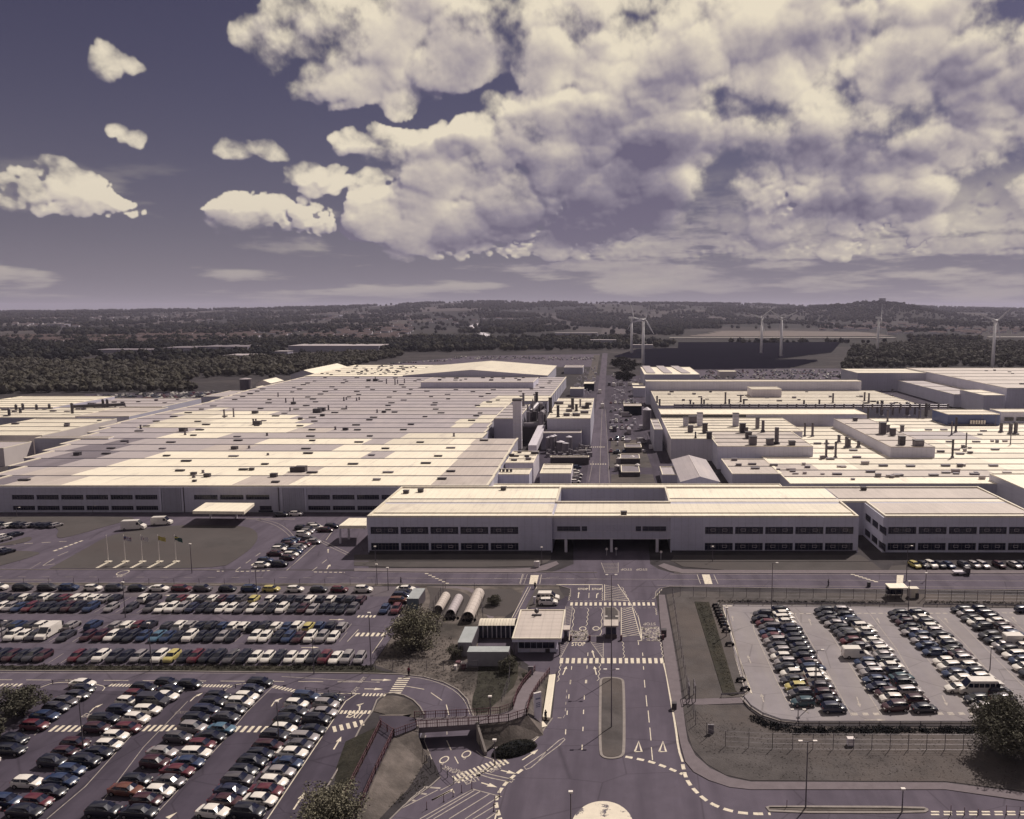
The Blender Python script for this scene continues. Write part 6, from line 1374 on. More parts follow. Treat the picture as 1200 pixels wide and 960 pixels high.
    def gm(name,faces,m,smooth=False):
        v,f = [],[]
        for q in faces:c = len(v); v += q; f.append(tuple(range(c,c + len(q))))
        me = bpy.data.meshes.new(name); me.from_pydata(v,[],f); me.materials.append(m); return me
    ws = gm('windscreen',[[(xh + .0,-wb * .93,bz + .01),(xh + .06,0,bz + .02),(xrf + .04,0,zr - .03),(xrf,-wr * .99,zr - .06)],[(xh + .06,0,bz + .02),(xh,wb * .93,bz + .01),(xrf,wr * .99,zr - .06),(xrf + .04,0,zr - .03)]],glass)
    rw = gm('rear_window',[[(xtb,wb * .93,bz + .02),(xtb,-wb * .93,bz + .02),(xrb,-wr * .95,zr - .08),(xrb,wr * .95,zr - .08)]],glass)
    sw = []
    for s in (-1,1):
        q = [(xh - .02,s * wb * .92,bz + .01),(xtb + .02,s * wb * .92,bz + .01),(xrb,s * wr * .95,zr - .07),(xrf,s * wr * .98,zr - .06)]; sw.append(gm('side_window',[q if s < 0 else q[::-1]],glass))
    wh = []
    mbt = MB(); mbt.tube((0,-.11,0),(0,.11,0),.33,.33,14); tm_ = mbt.mesh('wheel',tyre); mbr = MB(); mbr.tube((0,-.125,0),(0,.125,0),.20,.20,10); rm_ = mbr.mesh('rim',rim)
    hl = MB().box(xf - .30,xf - .06,-.18,.18,k['hood'] - .36,k['hood'] - .24).mesh('headlight',lampw); tl = MB().box(xr - .0,xr + .12,-.12,.12,k['tail'] - .30,k['tail'] - .10).mesh('tail_light',lampr)
    gr = MB().box(xf - .06,xf + .02,-.45,.45,.34,.56).mesh('grille',plast); np_ = MB().box(xf + .02,xf + .03,-.26,.26,.40,.52).mesh('number_plate',lampw)
    mi = MB().box(xh - .45,xh - .22,-.09,.09,bz - .02,bz + .13).mesh('mirror',plast)
    return dict(body=body,ws=ws,rw=rw,sw=sw,tyre=tm_,rim=rm_,hl=hl,tl=tl,gr=gr,np=np_,mi=mi,xw=(xf - .82,xr + .78),W2=W2,wf=st)
CM = {k:car_meshes(k) for k in KIND}
for k in CM:
    bm = bmesh.new(); bm.from_mesh(CM[k]['body']); bmesh.ops.recalc_face_normals(bm,faces=bm.faces); bm.to_mesh(CM[k]['body']); bm.free(); CM[k]['body'].shade_smooth()
    try:CM[k]['body'].set_sharp_from_angle(angle=R(38))
    except Exception:pass
    CM[k]['body'].materials.append(M('car_white'))
PROTO = {}
def car(kind,colour,loc,rz,label,group,detail=2):
    c = CM[kind]; key = (kind,detail)
    o = thing('parked_car',label,'car',loc,rz,group); q_ = .95 + .09 * abs(math.sin(loc[0] * 3.7 + loc[1])); o.scale = (q_,.97 + q_ * .03,q_ * .5 + .5)
    if key not in PROTO:
        parts = [('body',c['body'],(0,0,0)),('windscreen',c['ws'],(0,0,0)),('rear_window',c['rw'],(0,0,0)),('side_window',c['sw'][0],(0,0,0)),('side_window',c['sw'][1],(0,0,0))]
        w = []
        for x in c['xw']:
            for s in (-1,1):w.append(('wheel',c['tyre'],(x,s * (c['W2'] - .10),.33)))
        parts += w
        if detail > 1:
            hw = c['W2'] * .68
            for s in (-1,1):parts += [('headlight',c['hl'],(0,s * hw,0)),('tail_light',c['tl'],(0,s * hw,0)),('mirror',c['mi'],(0,s * (c['W2'] + .06),0))]
            parts += [('grille',c['gr'],(0,0,0)),('number_plate',c['np'],(0,0,0))]
        PROTO[key] = parts
    for nm,me,lc in PROTO[key]:
        p = bpy.data.objects.new(nm,me); COL.objects.link(p); p.parent = o; p.location = lc
        if nm == 'body':p.material_slots[0].link = 'OBJECT'; p.material_slots[0].material = M('car_' + colour)
        if nm == 'wheel' and detail > 1:q = bpy.data.objects.new('rim',c['rim']); COL.objects.link(q); q.parent = p
    return o
# ---- van / minibus / pickup shapes
def van(label,colour,loc,rz,L=5.2,Wd=2.0,Hh=2.3,windows=0,group=None,cat='van',name='van',nose=.95):
    o = thing(name,label,cat,loc,rz,group); L2,W2 = L / 2,Wd / 2
    prof = [(-L2,.35),(-L2,Hh - .12),(-L2 + .18,Hh),(L2 - nose - .95,Hh),(L2 - nose,Hh * .53 + .05),(L2 - .15,Hh * .43),(L2,Hh * .33),(L2,.35)]
    mb = MB(); n = len(prof)
    for s in (-1,1):
        for x,z in prof:mb.v.append((x,s * W2 * (1 if z < Hh * .6 else .93),z))
    mb.f.append(tuple(range(n))[::1]); mb.f.append(tuple(2 * n - 1 - i for i in range(n)))
    for i in range(n):j = (i + 1) % n; mb.f.append((i,n + i,n + j,j))
    me = mb.mesh('body',M('car_' + colour)); bm = bmesh.new(); bm.from_mesh(me); bmesh.ops.recalc_face_normals(bm,faces=bm.faces); bm.to_mesh(me); bm.free(); link('body',me,o)
    ax,az_,bx,bz = L2 - nose - .93,Hh - .06,L2 - nose - .02,Hh * .55 + .06; w1,w0 = W2 * .86,W2 * .9; e = .03
    f = MB(); f.poly([(bx + e,-w0,bz + e),(bx + e,w0,bz + e),(ax + e,w1,az_ + e),(ax + e,-w1,az_ + e)]); f.build('windscreen',glass,o)
    zz0,zz1 = Hh * .56,Hh * .84
    for s in (-1,1):
        y = s * (W2 * .975 + .02); f = MB(); f.poly([(ax - .35,y,zz0),(ax + .72,y,zz0),(ax + .3,y * .98,zz1),(ax - .35,y * .98,zz1)]); f.build('side_window',glass,o)
        for k in range(windows):x1 = ax - .5 - k * .95; f = MB(); f.box(x1 - .8,x1,y - .01,y + .01,zz0,zz1); f.build('side_window',glass,o)
        MB().box(L2 - .12,L2 + .01,s * W2 * .7 - .16,s * W2 * .7 + .16,Hh * .30,Hh * .36).build('headlight',lampw,o); MB().box(-L2 - .02,-L2 + .03,s * W2 * .85 - .07,s * W2 * .85 + .07,.7,1.2).build('tail_light',lampr,o)
        MB().box(L2 - nose - .2,L2 - nose,s * (W2 + .1) - .08,s * (W2 + .1) + .08,Hh * .5,Hh * .62).build('mirror',plast,o)
        for x in (L2 - .9,-L2 + 1.0):wl_ = MB().tube((0,-.12,0),(0,.12,0),.35,.35,14).build('wheel',tyre,o,(x,s * (W2 - .1),.35)); MB().tube((0,-.13,0),(0,.13,0),.2,.2,10).build('rim',rim,wl_)
    MB().box(-L2,L2,-W2 * .95,W2 * .95,.22,.36).build('sill',plast,o); return o

# ---- where every car stands: photo pixel of its middle on the ground, colour, orientation
ORD = ['first','second','third','fourth','fifth','sixth','seventh','eighth','ninth','tenth','eleventh','twelfth','thirteenth','fourteenth','fifteenth','sixteenth','seventeenth','eighteenth','nineteenth','twentieth']
def ordn(i):
    if i < 20:return ORD[i]
    tens = {2:'twenty',3:'thirty',4:'forty'}[(i + 1) // 10]; u = (i + 1) % 10
    return (tens[:-1] + 'ieth') if u == 0 else tens + '-' + ORD[u - 1]
CC = dict(w='white',s='silver',g='grey',k='black',b='blue',r='red',d='dark red',y='yellow',l='light blue',n='dark blue',o='orange',t='teal',a='dark grey')
CARS = []     # (x, y, colour, kind, rz, labelmaker, group)
kr = random.Random(77)
def pick():return kr.choices(['hatchback','crossover','saloon','estate'],[.45,.28,.14,.13])[0]
def place(seq,origin,sc_,axis,where,group,rot,order='top',jit=.055,dy=0.0):
    """seq: list of (zx, zy, code[, kind]); read off an enlargement with its origin and scale"""
    pts = []
    for it_ in seq:
        px,py = origin[0] + it_[0] / sc_,origin[1] + it_[1] / sc_ + dy; pts.append((px,py,CC[it_[2]],it_[3] if len(it_) > 3 else pick()))
    pts.sort(key=(lambda p:p[1]) if order == 'top' else (lambda p:p[0]))
    for i,(px,py,col,kd) in enumerate(pts):
        P = g(px,py); w = '%s %s, %s %s' % (col,kd,ordn(i),where)
        CARS.append((P.x,P.y,col,kd,rot + kr.uniform(-jit,jit),w,group))
G1 = 'cars in the lower left car park'; Z1 = (0,780); Z2 = (200,780)
E_,W_ = 0.0,math.pi
place([(385,98,'w'),(395,120,'k'),(365,152,'a'),(305,178,'g'),(265,210,'a'),(212,248,'b','saloon'),(165,294,'r','hatchback')],Z1,4,0,'from top in the leftmost block beside the bush',G1,W_ * 0 + R(-6),dy=1)
place([(20,218,'s'),(70,362,'k','crossover'),(35,408,'k'),(35,650,'b'),(120,698,'k','saloon'),(-60,400,'g'),(-70,460,'w'),(-90,520,'k'),(-75,690,'r')],Z1,4,0,'from top in the group at the left picture edge',G1,R(-6),dy=1)
place([(135,562,'w','hatchback'),(172,652,'r','hatchback'),(235,605,'k','saloon'),(285,552,'b','saloon'),(335,505,'b','hatchback'),(250,466,'k','crossover'),(310,420,'d','hatchback'),(355,378,'d','hatchback'),(455,306,'d','hatchback'),(490,262,'k','estate'),(565,220,'n','hatchback'),(600,180,'w','hatchback'),(640,148,'r','hatchback'),(675,120,'k','crossover')],Z1,4,0,'from top in left row of second block, lower left',G1,R(-6),dy=1)
place([(400,462,'k','crossover'),(455,422,'k','saloon'),(510,386,'w','hatchback'),(542,344,'w','hatchback'),(600,306,'r','hatchback'),(640,264,'w','crossover'),(690,221,'w','estate'),(775,155,'w','saloon'),(800,124,'k','saloon'),(815,92,'k','hatchback'),(858,100,'k','hatchback')],Z1,4,0,'from top in right row of second block, lower left',G1,R(-6),dy=1)
place([(1020,155,'k'),(1000,188,'k'),(965,220,'n','estate'),(925,264,'k','crossover'),(905,306,'s','crossover'),(835,350,'g','hatchback'),(762,420,'s','saloon'),(730,470,'d','crossover'),(640,552,'k','hatchback'),(592,598,'o','saloon'),(488,696,'k','crossover')],Z1,4,0,'from top in left row of third block, lower left',G1,R(-6),dy=1)
place([(1220,90,'k'),(1185,124,'n','hatchback'),(1155,158,'w','hatchback'),(1125,188,'w','crossover'),(1100,220,'a','hatchback'),(1055,255,'a','saloon'),(1040,308,'l','saloon'),(985,347,'k','saloon'),(945,385,'r','hatchback'),(918,424,'w','estate'),(882,468,'b','saloon'),(835,508,'r','saloon'),(797,556,'g','saloon'),(748,606,'w','hatchback'),(690,646,'d','hatchback'),(655,702,'k','saloon')],Z1,4,0,'from top in right row of third block, lower left',G1,R(-6),dy=1)
place([(635,156,'b','estate'),(590,192,'w','hatchback'),(578,228,'a','saloon'),(548,268,'k','crossover'),(530,310,'w','hatchback'),(490,345,'a','crossover'),(460,390,'d','estate'),(420,430,'k','hatchback'),(385,467,'k','crossover'),(345,508,'k','hatchback'),(315,553,'g','crossover'),(285,602,'n','saloon'),(260,650,'d','saloon'),(200,700,'w','saloon')],Z2,4,0,'from top in left row of fourth block, lower left',G1,R(-6),dy=1)
place([(755,170,'k','hatchback'),(730,194,'s','crossover'),(715,233,'s','saloon'),(685,268,'k','crossover'),(662,315,'k','saloon'),(625,350,'s','estate'),(600,385,'g','saloon'),(570,424,'w','saloon'),(550,470,'b','saloon'),(508,514,'s','saloon'),(482,560,'w','hatchback'),(450,602,'r','saloon'),(420,645,'w','saloon'),(365,702,'k','crossover')],Z2,4,0,'from top in right row of fourth block, lower left',G1,R(-6),dy=1)
GR = 'cars in the right hand car park'; Z4 = (820,680); Z5 = (1000,680); S5 = 5.333
place([(370,210,'a','crossover'),(365,238,'k','saloon'),(385,262,'r','hatchback'),(412,285,'g','estate'),(412,316,'b','saloon'),(430,343,'r','saloon'),(440,370,'s'),(455,400,'a'),(470,430,'s'),(475,460,'w','hatchback'),(500,492,'s'),(512,525,'k','saloon'),(538,558,'w','hatchback'),(543,598,'a','saloon'),(563,637,'y','hatchback'),(590,680,'g','crossover'),(604,728,'t','hatchback')],Z4,5,0,'from top in left row of first block, right car park',GR,W_ + R(4),dy=1)
place([(475,183,'k'),(488,208,'w'),(495,232,'w'),(505,256,'w'),(535,290,'n','saloon'),(550,316,'k'),(562,345,'k','saloon'),(575,374,'a'),(592,402,'a'),(608,428,'k','saloon'),(615,460,'k','saloon'),(642,494,'d','saloon'),(665,527,'b','estate'),(672,558,'w','hatchback'),(692,594,'w','crossover'),(712,634,'g','saloon'),(738,676,'d','hatchback'),(755,714,'k','saloon'),(786,764,'n','crossover')],Z4,5,0,'from top in right row of first block, right car park',GR,R(4),dy=1)
place([(732,190,'k','crossover'),(755,213,'k'),(775,240,'a','saloon'),(808,265,'s','saloon'),(822,294,'k'),(845,312,'a'),(870,338,'a'),(882,368,'r','hatchback'),(935,398,'g','saloon'),(970,494,'b','hatchback'),(990,520,'s','saloon'),(1008,558,'s','crossover'),(1028,598,'b','saloon'),(1052,642,'n','saloon'),(1095,672,'d','hatchback'),(1122,706,'w','hatchback'),(1142,758,'d','crossover')],Z4,5,0,'from top in left row of second block, right car park',GR,W_ + R(4),dy=1)
place([(-65,200,'s','crossover'),(-50,228,'k'),(-28,258,'b','saloon'),(0,280,'k'),(55,300,'w'),(82,330,'w'),(105,360,'a'),(128,398,'w'),(160,420,'s'),(185,444,'w'),(195,480,'s','saloon'),(215,512,'a'),(242,550,'w'),(270,585,'a'),(302,622,'t','saloon'),(325,656,'k','crossover'),(352,706,'s','estate'),(400,760,'d','hatchback'),(443,815,'k','saloon')],Z5,S5,0,'from top in right row of second block, right car park',GR,R(4),dy=1)
place([(280,222,'k'),(300,248,'a'),(322,272,'d'),(355,303,'k','saloon'),(372,338,'s','saloon'),(412,358,'b'),(430,388,'s','saloon'),(458,420,'b','saloon'),(508,462,'b','saloon'),(562,520,'w','hatchback'),(602,556,'w','crossover'),(635,596,'b','saloon'),(672,632,'w','hatchback'),(655,690,'w','saloon'),(770,760,'k','crossover'),(815,806,'s','saloon')],Z5,S5,0,'from top in left row of third block, right car park',GR,W_ + R(4),dy=1)
place([(410,220,'k'),(435,248,'w'),(470,274,'a'),(495,304,'w'),(520,328,'s'),(552,356,'k','saloon'),(588,390,'w'),(612,415,'k'),(630,445,'k','saloon'),(668,476,'d'),(702,506,'s'),(735,548,'w'),(775,584,'k'),(812,620,'w'),(855,660,'w'),(908,710,'a','crossover'),(938,752,'g','saloon')],Z5,S5,0,'from top in right row of third block, right car park',GR,R(4),dy=1)
place([(675,195,'k'),(705,218,'s'),(738,250,'a'),(770,272,'w'),(805,304,'k','crossover'),(850,360,'a','crossover'),(890,388,'k'),(930,418,'s'),(968,446,'a'),(1015,480,'w'),(1042,515,'b'),(1070,558,'w'),(1110,600,'k'),(1150,650,'g')],Z5,S5,0,'from top in left row of rightmost block, right car park',GR,W_ + R(4),dy=1)
place([(800,190,'k'),(840,218,'a'),(872,242,'k'),(905,270,'w'),(942,298,'d'),(972,326,'s'),(1008,348,'b'),(1085,432,'w'),(1120,470,'k'),(1065,195,'n')],Z5,S5,0,'from top in right row of rightmost block, right car park',GR,R(4),dy=1)
GM = 'cars in the middle left car park'
def row(xs,codes,y,rot,where,jit=.03):
    pts = [(x,y + .006 * (x),CC[c]) for x,c in zip(xs,codes)]
    for i,(px,py,col) in enumerate(pts):
        P = g(px,py); kd = pick(); CARS.append((P.x,P.y,col,kd,rot + kr.uniform(-jit,jit),'%s %s, %s from left in the %s' % (col,kd,ordn(i),where),GM))
S_ = math.pi / 2
row([-2,27,56,81,109,135,161,186,213,238,267,294,318,346,374,398,426],'wkabwakwrgkbywaрw'.replace('р','r'),691.2,0,'single row along the cross road')
row([-24,-12,3,20,30,42,54,67,76,91,101,112,124,136,170,181,203,214,226,237,250,261,272,284,298,317,328,341,353,364,376,388,400,411,423],'kwkkwawarwwwskwakrwawdngywkkawkwakd',703.0,S_,'rear line of the first double row')
row([-22,-8,3,12,24,36,47,58,70,82,92,107,131,154,177,190,202,214,225,238,249,260,272,283,296,307,319,331,344,355,367,379,390,401,414,451,464.5],'gkwsbrkkkdkbsagwwsnkkwwgwgkwadskkkgbr',714.0,-S_,'front line of the first double row')
row([-16,-4,8,22,38,50,64,85,110,137,150,164,175,197,212,224,236,249,262,274,286,298,312,324,337,349,362,375,388,401],'akgbawksbswrkawskkbwwkkwbwybks',735.2,S_,'rear line of the second double row')
row([-20,-4,17,28,41,78,104,119,132,144,155,169,185,197,210,223,236,248,261,273,300,311,326,338,351,364,378,391],'kswwaaddwkkblbkwkkskwwkbdwsw',747.6,-S_,'front line of the second double row')
row([-20,-6,3,11,26,36,51,92,102,119,135,148,163,176,188,202,217,230,243,256,271,286,300,314,327,341,355,367,381,394,407,422],'kakdkadrawaksawykrkkgkwwkwwarwss',771.8,-S_,'front row nearest the lower road')
GC = 'cars by the cross road corner'
for i,(zx,zy,c,k_) in enumerate([(222,128,'w','saloon'),(215,148,'k','saloon'),(203,160,'n','crossover'),(190,182,'o','estate')]):
    P = g(420 + zx / 4,660 + zy / 4 + 1); CARS.append((P.x,P.y,CC[c],k_,0,'%s %s, %s of the four stacked rows at the end of left car park' % (CC[c],k_,ORD[i]),GC))
GF = 'cars in front of the offices'
for i,(zx,c) in enumerate([(500,'y'),(555,'k'),(605,'w'),(662,'k'),(715,'b'),(815,'a'),(880,'s'),(935,'s'),(1040,'d'),(1140,'s'),(1190,'k'),(1230,'w')]):
    P = g(980 + zx / 5.4545,664.5); kd = pick(); CARS.append((P.x,P.y,CC[c],kd,-S_ + .25,'%s %s, %s from left in the row before the right office wing' % (CC[c],kd,ORD[i]),GF))
GV = 'cars in the forecourt car park'
for i,(zx,zy,c) in enumerate([(690,198,'k'),(735,190,'s'),(745,200,'w'),(712,210,'g'),(700,222,'s'),(675,238,'w'),(810,212,'d'),(830,192,'k'),(590,288,'b'),(625,270,'b'),(705,268,'g'),(735,282,'s'),(555,305,'a'),(590,298,'d'),(680,298,'r'),(655,312,'s'),(535,325,'w'),(515,352,'d'),(640,325,'g'),(625,342,'b'),(605,358,'w'),(585,378,'d'),(455,392,'b'),(440,420,'w'),(535,415,'k'),(552,122,'a'),(635,118,'w')]):
    P = g(220 + zx / 5,580 + zy / 5 + .8); kd = pick(); CARS.append((P.x,P.y,CC[c],kd,0.0,'%s %s %s in the forecourt rows' % (CC[c],kd,ordn(i)),GV))
for i,(zx,zy,c) in enumerate([(75,185,'w'),(120,182,'k'),(150,184,'a'),(185,184,'s'),(215,182,'a'),(245,185,'k'),(275,186,'k'),(305,184,'s'),(5,182,'k'),(35,262,'s'),(75,242,'k'),(10,252,'w'),(-30,260,'k'),(45,340,'k'),(10,335,'s')]):
    P = g(zx / 5,580 + zy / 5 + .8); kd = pick(); CARS.append((P.x,P.y,CC[c],kd,S_ * .8,'%s %s %s in the far left forecourt' % (CC[c],kd,ordn(i)),GV))
for i,(x,y,c) in enumerate([(676,549,'b'),(674,554,'w'),(677,558,'w'),(676,562,'s'),(674,566,'w'),(728,536,'w'),(723,532,'k')]):
    P = g(x,y); CARS.append((P.x,P.y,CC[c],'hatchback',.1,'%s hatchback %s beside the central road' % (CC[c],ordn(i)),GV))
# separate overlapping neighbours a little along the row, keep the surveyed place otherwise
CARS = [list(c) for c in CARS]
for _ in range(30):
    for i in range(len(CARS)):
        for j in range(i + 1,min(i + 60,len(CARS))):
            a,b = CARS[i],CARS[j]
            if abs(a[0] - b[0]) > 5 or abs(a[1] - b[1]) > 5:continue
            along = abs(math.cos(a[4])) > .6
            lx,ly = (4.35,2.02) if along else (2.02,4.35)
            ox_,oy_ = lx - abs(a[0] - b[0]),ly - abs(a[1] - b[1])
            if ox_ > 0 and oy_ > 0:
                if ox_ / lx < oy_ / ly:s = math.copysign(ox_ / 2 + .01,a[0] - b[0]); a[0] += s; b[0] -= s
                else:s = math.copysign(oy_ / 2 + .01,a[1] - b[1]); a[1] += s; b[1] -= s
def inview(c):px,py = to_px(c[0],c[1],.5); return -40 < px < 1240 and 300 < py < 975
CARS = [c for c in CARS if inview(c)]
CARS.sort(key=lambda c:c[1] + abs(c[0]) * .0)
NSOLO = 300
for c in CARS[:NSOLO]:
    det = 2 if c[1] < gy(715,798) else 1
    car(c[3],c[2],(c[0],c[1],A3),c[4],c[5],c[6],det)
# the smaller, farther rest: real car shapes joined into one object
mbs = []; bm = bmesh.new(); matl = [M('car_' + k) for k in PAL] + [glass,tyre]; mi_ = {k:i for i,k in enumerate(PAL)}
from mathutils import Matrix
def add_far(kd,col,x,y,rz,z=A3,s=1.0):
    c = CM[kd]; T = Matrix.Translation((x,y,z)) @ Matrix.Rotation(rz,4,'Z') @ Matrix.Scale(s,4)
    items = [(c['body'],mi_[col],Matrix()),(c['ws'],len(PAL),Matrix()),(c['rw'],len(PAL),Matrix()),(c['sw'][0],len(PAL),Matrix()),(c['sw'][1],len(PAL),Matrix())]
    for xx in c['xw']:
        for sg in (-1,1):items.append((c['tyre'],len(PAL) + 1,Matrix.Translation((xx,sg * (c['W2'] - .1),.33))))
    for me_,mi2,m2 in items:
        nv,nf = len(bm.verts),len(bm.faces); TT = T @ m2
        vs = [bm.verts.new(TT @ v.co) for v in me_.vertices]
        for p in me_.polygons:
            try:f = bm.faces.new([vs[i] for i in p.vertices]); f.material_index = mi2
            except ValueError:pass
for c in CARS[NSOLO:]:add_far(c[3],c[2],c[0],c[1],c[4])
rr = random.Random(9)
def far_fill(poly,dx_,dy_,prob,z=.03):
    P = [g(x,y) for x,y in poly]; W = [(p.x,p.y) for p in P]; xs = [p[0] for p in W]; yy = [p[1] for p in W]; y = min(yy)
    while y < max(yy):
        x = min(xs)
        while x < max(xs):
            if inpoly(x,y,W) and rr.random() < prob:add_far('hatchback',rr.choice(list(PAL)[:6] + ['black','white','silver']),x,y,S_ * rr.choice([1,-1]),z)
            x += dx_
        y += dy_
for ya_,n_ in ((470,5),(480,4),(492,4),(500,3),(513,4),(527,3)):far_fill([(716,ya_ + 3),(728 + n_ * 3,ya_ + 3),(726 + n_ * 3,ya_),(716,ya_)],3.1,7,.7)
far_fill([(678,538),(690,538),(694,505),(688,505)],3,6.5,.5)
far_fill([(95,474),(280,464.5),(258,459.5),(110,463.5)],2.8,9,.75)
far_fill([(525,421),(600,421.5),(700,423),(700,419),(530,418)],3.0,16,.5)
far_fill([(820,444),(1010,444),(975,434),(830,434)],3.2,11,.55)
far_fill([(440,428),(520,424),(540,421),(470,425)],3.0,13,.5)
me = bpy.data.meshes.new('distant_parked_cars'); bm.to_mesh(me); bm.free()
for m_ in matl:me.materials.append(m_)
setp(link('distant_parked_cars',me),'smaller distant cars filling the back rows and far parking areas','cars',kind='stuff')
# vans and other vehicles
def vg(x,y):P = g(x,y); return (P.x,P.y,A3)
van('white delivery van in the left row of second block, right car park','white',vg(1003,770.5),0,5.2,1.95,2.1,0)
van('white minibus with side windows at the end of the third block, right car park','white',vg(1144,812),W_,6.6,2.1,2.6,5,cat='minibus',name='minibus')
van('white box van in the rightmost block of the right car park','white',vg(1192,757),0,5.4,2.1,2.5,0)
van('long white van in the front line of second double row, middle left car park','white',vg(57,745.5),-S_,5.6,2.0,2.3,0)
van('white high roof van parked on the lane left of the flag lawn','white',vg(157,620.5),R(8),6.6,2.1,2.9,0)
van('white van with dark blue rear parked right of the high roof van','white',vg(190,615),R(8),5.8,2.1,2.6,0)
van('dark green camper van in the right row of second block, lower left','dark grey',vg(180,826.5),0,5.0,1.95,2.1,2)
van('white passenger van behind the gatehouse, rear one of two','white',vg(643,703.5),0,5.0,1.9,2.0,3)
car('crossover','white',vg(642.5,708.6),0,'white family car behind the gatehouse, nearer of the two','vehicles behind the gatehouse',2)
for i,(x,y,c,r_z,L_) in enumerate([(703,461,'white',S_,6),(706,478,'white',S_,6),(720,441.5,'white',S_,9),(719,452.5,'white',S_,8),(714,452,'grey',S_,6),(734,483,'white',S_,6),(734,488.5,'silver',0,7),(727,452,'silver',0,7),(693,457,'dark grey',S_,7),(741,452,'white',0,8),(720,505,'grey',S_,7),(737,508,'silver',S_,9),(684,535,'silver',0,5),(752,520,'silver',R(30),5)]):
    van('%s lorry or van on or beside the central road, %s from the near end' % (c,ordn(i)),c,vg(x,y),r_z,L_,2.3,3.0,0,cat='van')
# small flatbed moving on the cross road
P = vg(1128,673.5); o = thing('flatbed_buggy','small pale flatbed with dark cab driving on the cross road at right','truck',P); MB().box(-2.4,.4,-.8,.8,.6,.95).build('flatbed',M('clad_light'),o); MB().box(.45,1.6,-.8,.8,.5,1.9).build('cab',M('dark_metal'),o); MB().box(.9,1.63,-.7,.7,1.2,1.8).build('window',glass,o)
for x in (-1.6,1.1):
    for s in (-1,1):MB().tube((x,s * .8 - .1,.33),(x,s * .8 + .1,.33),.33,.33,12).build('wheel',tyre,o)
# ------------------------------------------------------------------ gatehouse and yard
def at(px,py,z=0):P = g(px,py,z); return P
H = 3.6; Q = [g(600,748,H),g(657.5,748,H),g(661.8,714.5,H),g(610,714.5,H)]
gh = thing('gatehouse','flat roofed gatehouse with dark glazed front and pale roof beside the entry lanes','gatehouse',(Q[0].x,Q[0].y,0)); o_ = gh.location
w,d = Q[1].x - Q[0].x,Q[3].y - Q[0].y
MB().box(.9,w - 1.0,1.6,d - .2,0,2.75).build('wall',M('clad_grey'),gh)
MB().box(-.0,w,0,d,2.8,3.35).build('fascia',M('clad_grey'),gh)
mb = MB()
for x0,x1,y0,y1 in ((-.05,w + .05,-.05,.25),(-.05,w + .05,d - .25,d + .05),(-.05,.25,.25,d - .25),(w - .25,w + .05,.25,d - .25)):mb.box(x0,x1,y0,y1,3.35,3.62)
mb.build('parapet',M('roof_cream'),gh)
for i in range(7):y0 = .3 + (d - .6) * i / 7; MB().box(.3,w - .3,y0,y0 + (d - .6) / 7 - .05,3.352,3.45).build('roof_panel',M('roof_beige'),gh)
for i in range(6):x0 = 1.1 + (w - 2.4) * i / 6; f = MB(); f.box(x0,x0 + (w - 2.4) / 6 - .12,1.5,1.56,.9,2.6); fo_ = f.build('window',M('window_glass'),gh); MB().box(x0,x0 + (w - 2.4) / 6 - .12,1.46,1.5,.82,.9).build('sill',M('clad_light'),fo_)
MB().box(w - 3.2,w - 2.2,1.52,1.6,0,2.3).build('door',M('dark_metal'),gh)
MB().box(3.3,6.2,1.40,1.5,.15,.8).build('wall_panel',M('clad_light'),gh); MB().box(7.2,8.8,1.40,1.5,.15,.8).build('wall_panel',M('clad_grey'),gh)
for x in (.3,w - .3):MB().box(x - .12,x + .12,.3,.54,0,2.8).build('column',M('steel'),gh)
dsh = thing('satellite_dish','small dark dish and mast on the gatehouse roof','satellite dish',g(629,721,3.5)); MB().tube((0,0,0),(0,0,1.2),.08,.08,6).build('mast',M('white_metal'),dsh); MB().tube((0,-.1,1.0),(.15,-.35,1.15),.55,.1,12).build('dish',M('dark_metal'),dsh); MB().box(-1.0,1.0,-.3,.3,0,.18).build('base',M('dark_metal'),dsh)
# glazed lobby with curved white roof
H = 3.2; A,B = g(560.5,731.5,H),g(603,731.5,H); dl = gy(715,723,H) - A.y; lb = thing('glazed_lobby','narrow glazed turnstile lobby with curved white roof left of the gatehouse','lobby',(A.x,A.y,0)); w = B.x - A.x
for i in range(12):
    x0 = w * i / 12; mb = MB(); n = 5
    for k in range(n):a0,a1 = k / n,(k + 1) / n; z0,z1 = 2.9 + .5 * math.sin(a0 * math.pi),2.9 + .5 * math.sin(a1 * math.pi); mb.poly([(x0,dl * a0,z0),(x0 + w / 12 - .04,dl * a0,z0),(x0 + w / 12 - .04,dl * a1,z1),(x0,dl * a1,z1)])
    mb.build('roof_sheet',M('roof_cream'),lb)
for i in range(9):x = w * i / 8; MB().box(x - .07,x + .07,-.02,.12,0,2.9).build('post',M('clad_light'),lb)
for i in range(8):x = w * i / 8; MB().box(x + .1,x + w / 8 - .1,.02,.06,.3,2.8).build('glass_panel',M('window_glass'),lb)
MB().box(0,w,dl - .1,dl,0,2.85).build('rear_wall',M('clad_band'),lb); MB().box(0,w,-.02,.1,0,.3).build('plinth',M('brick_dark'),lb)
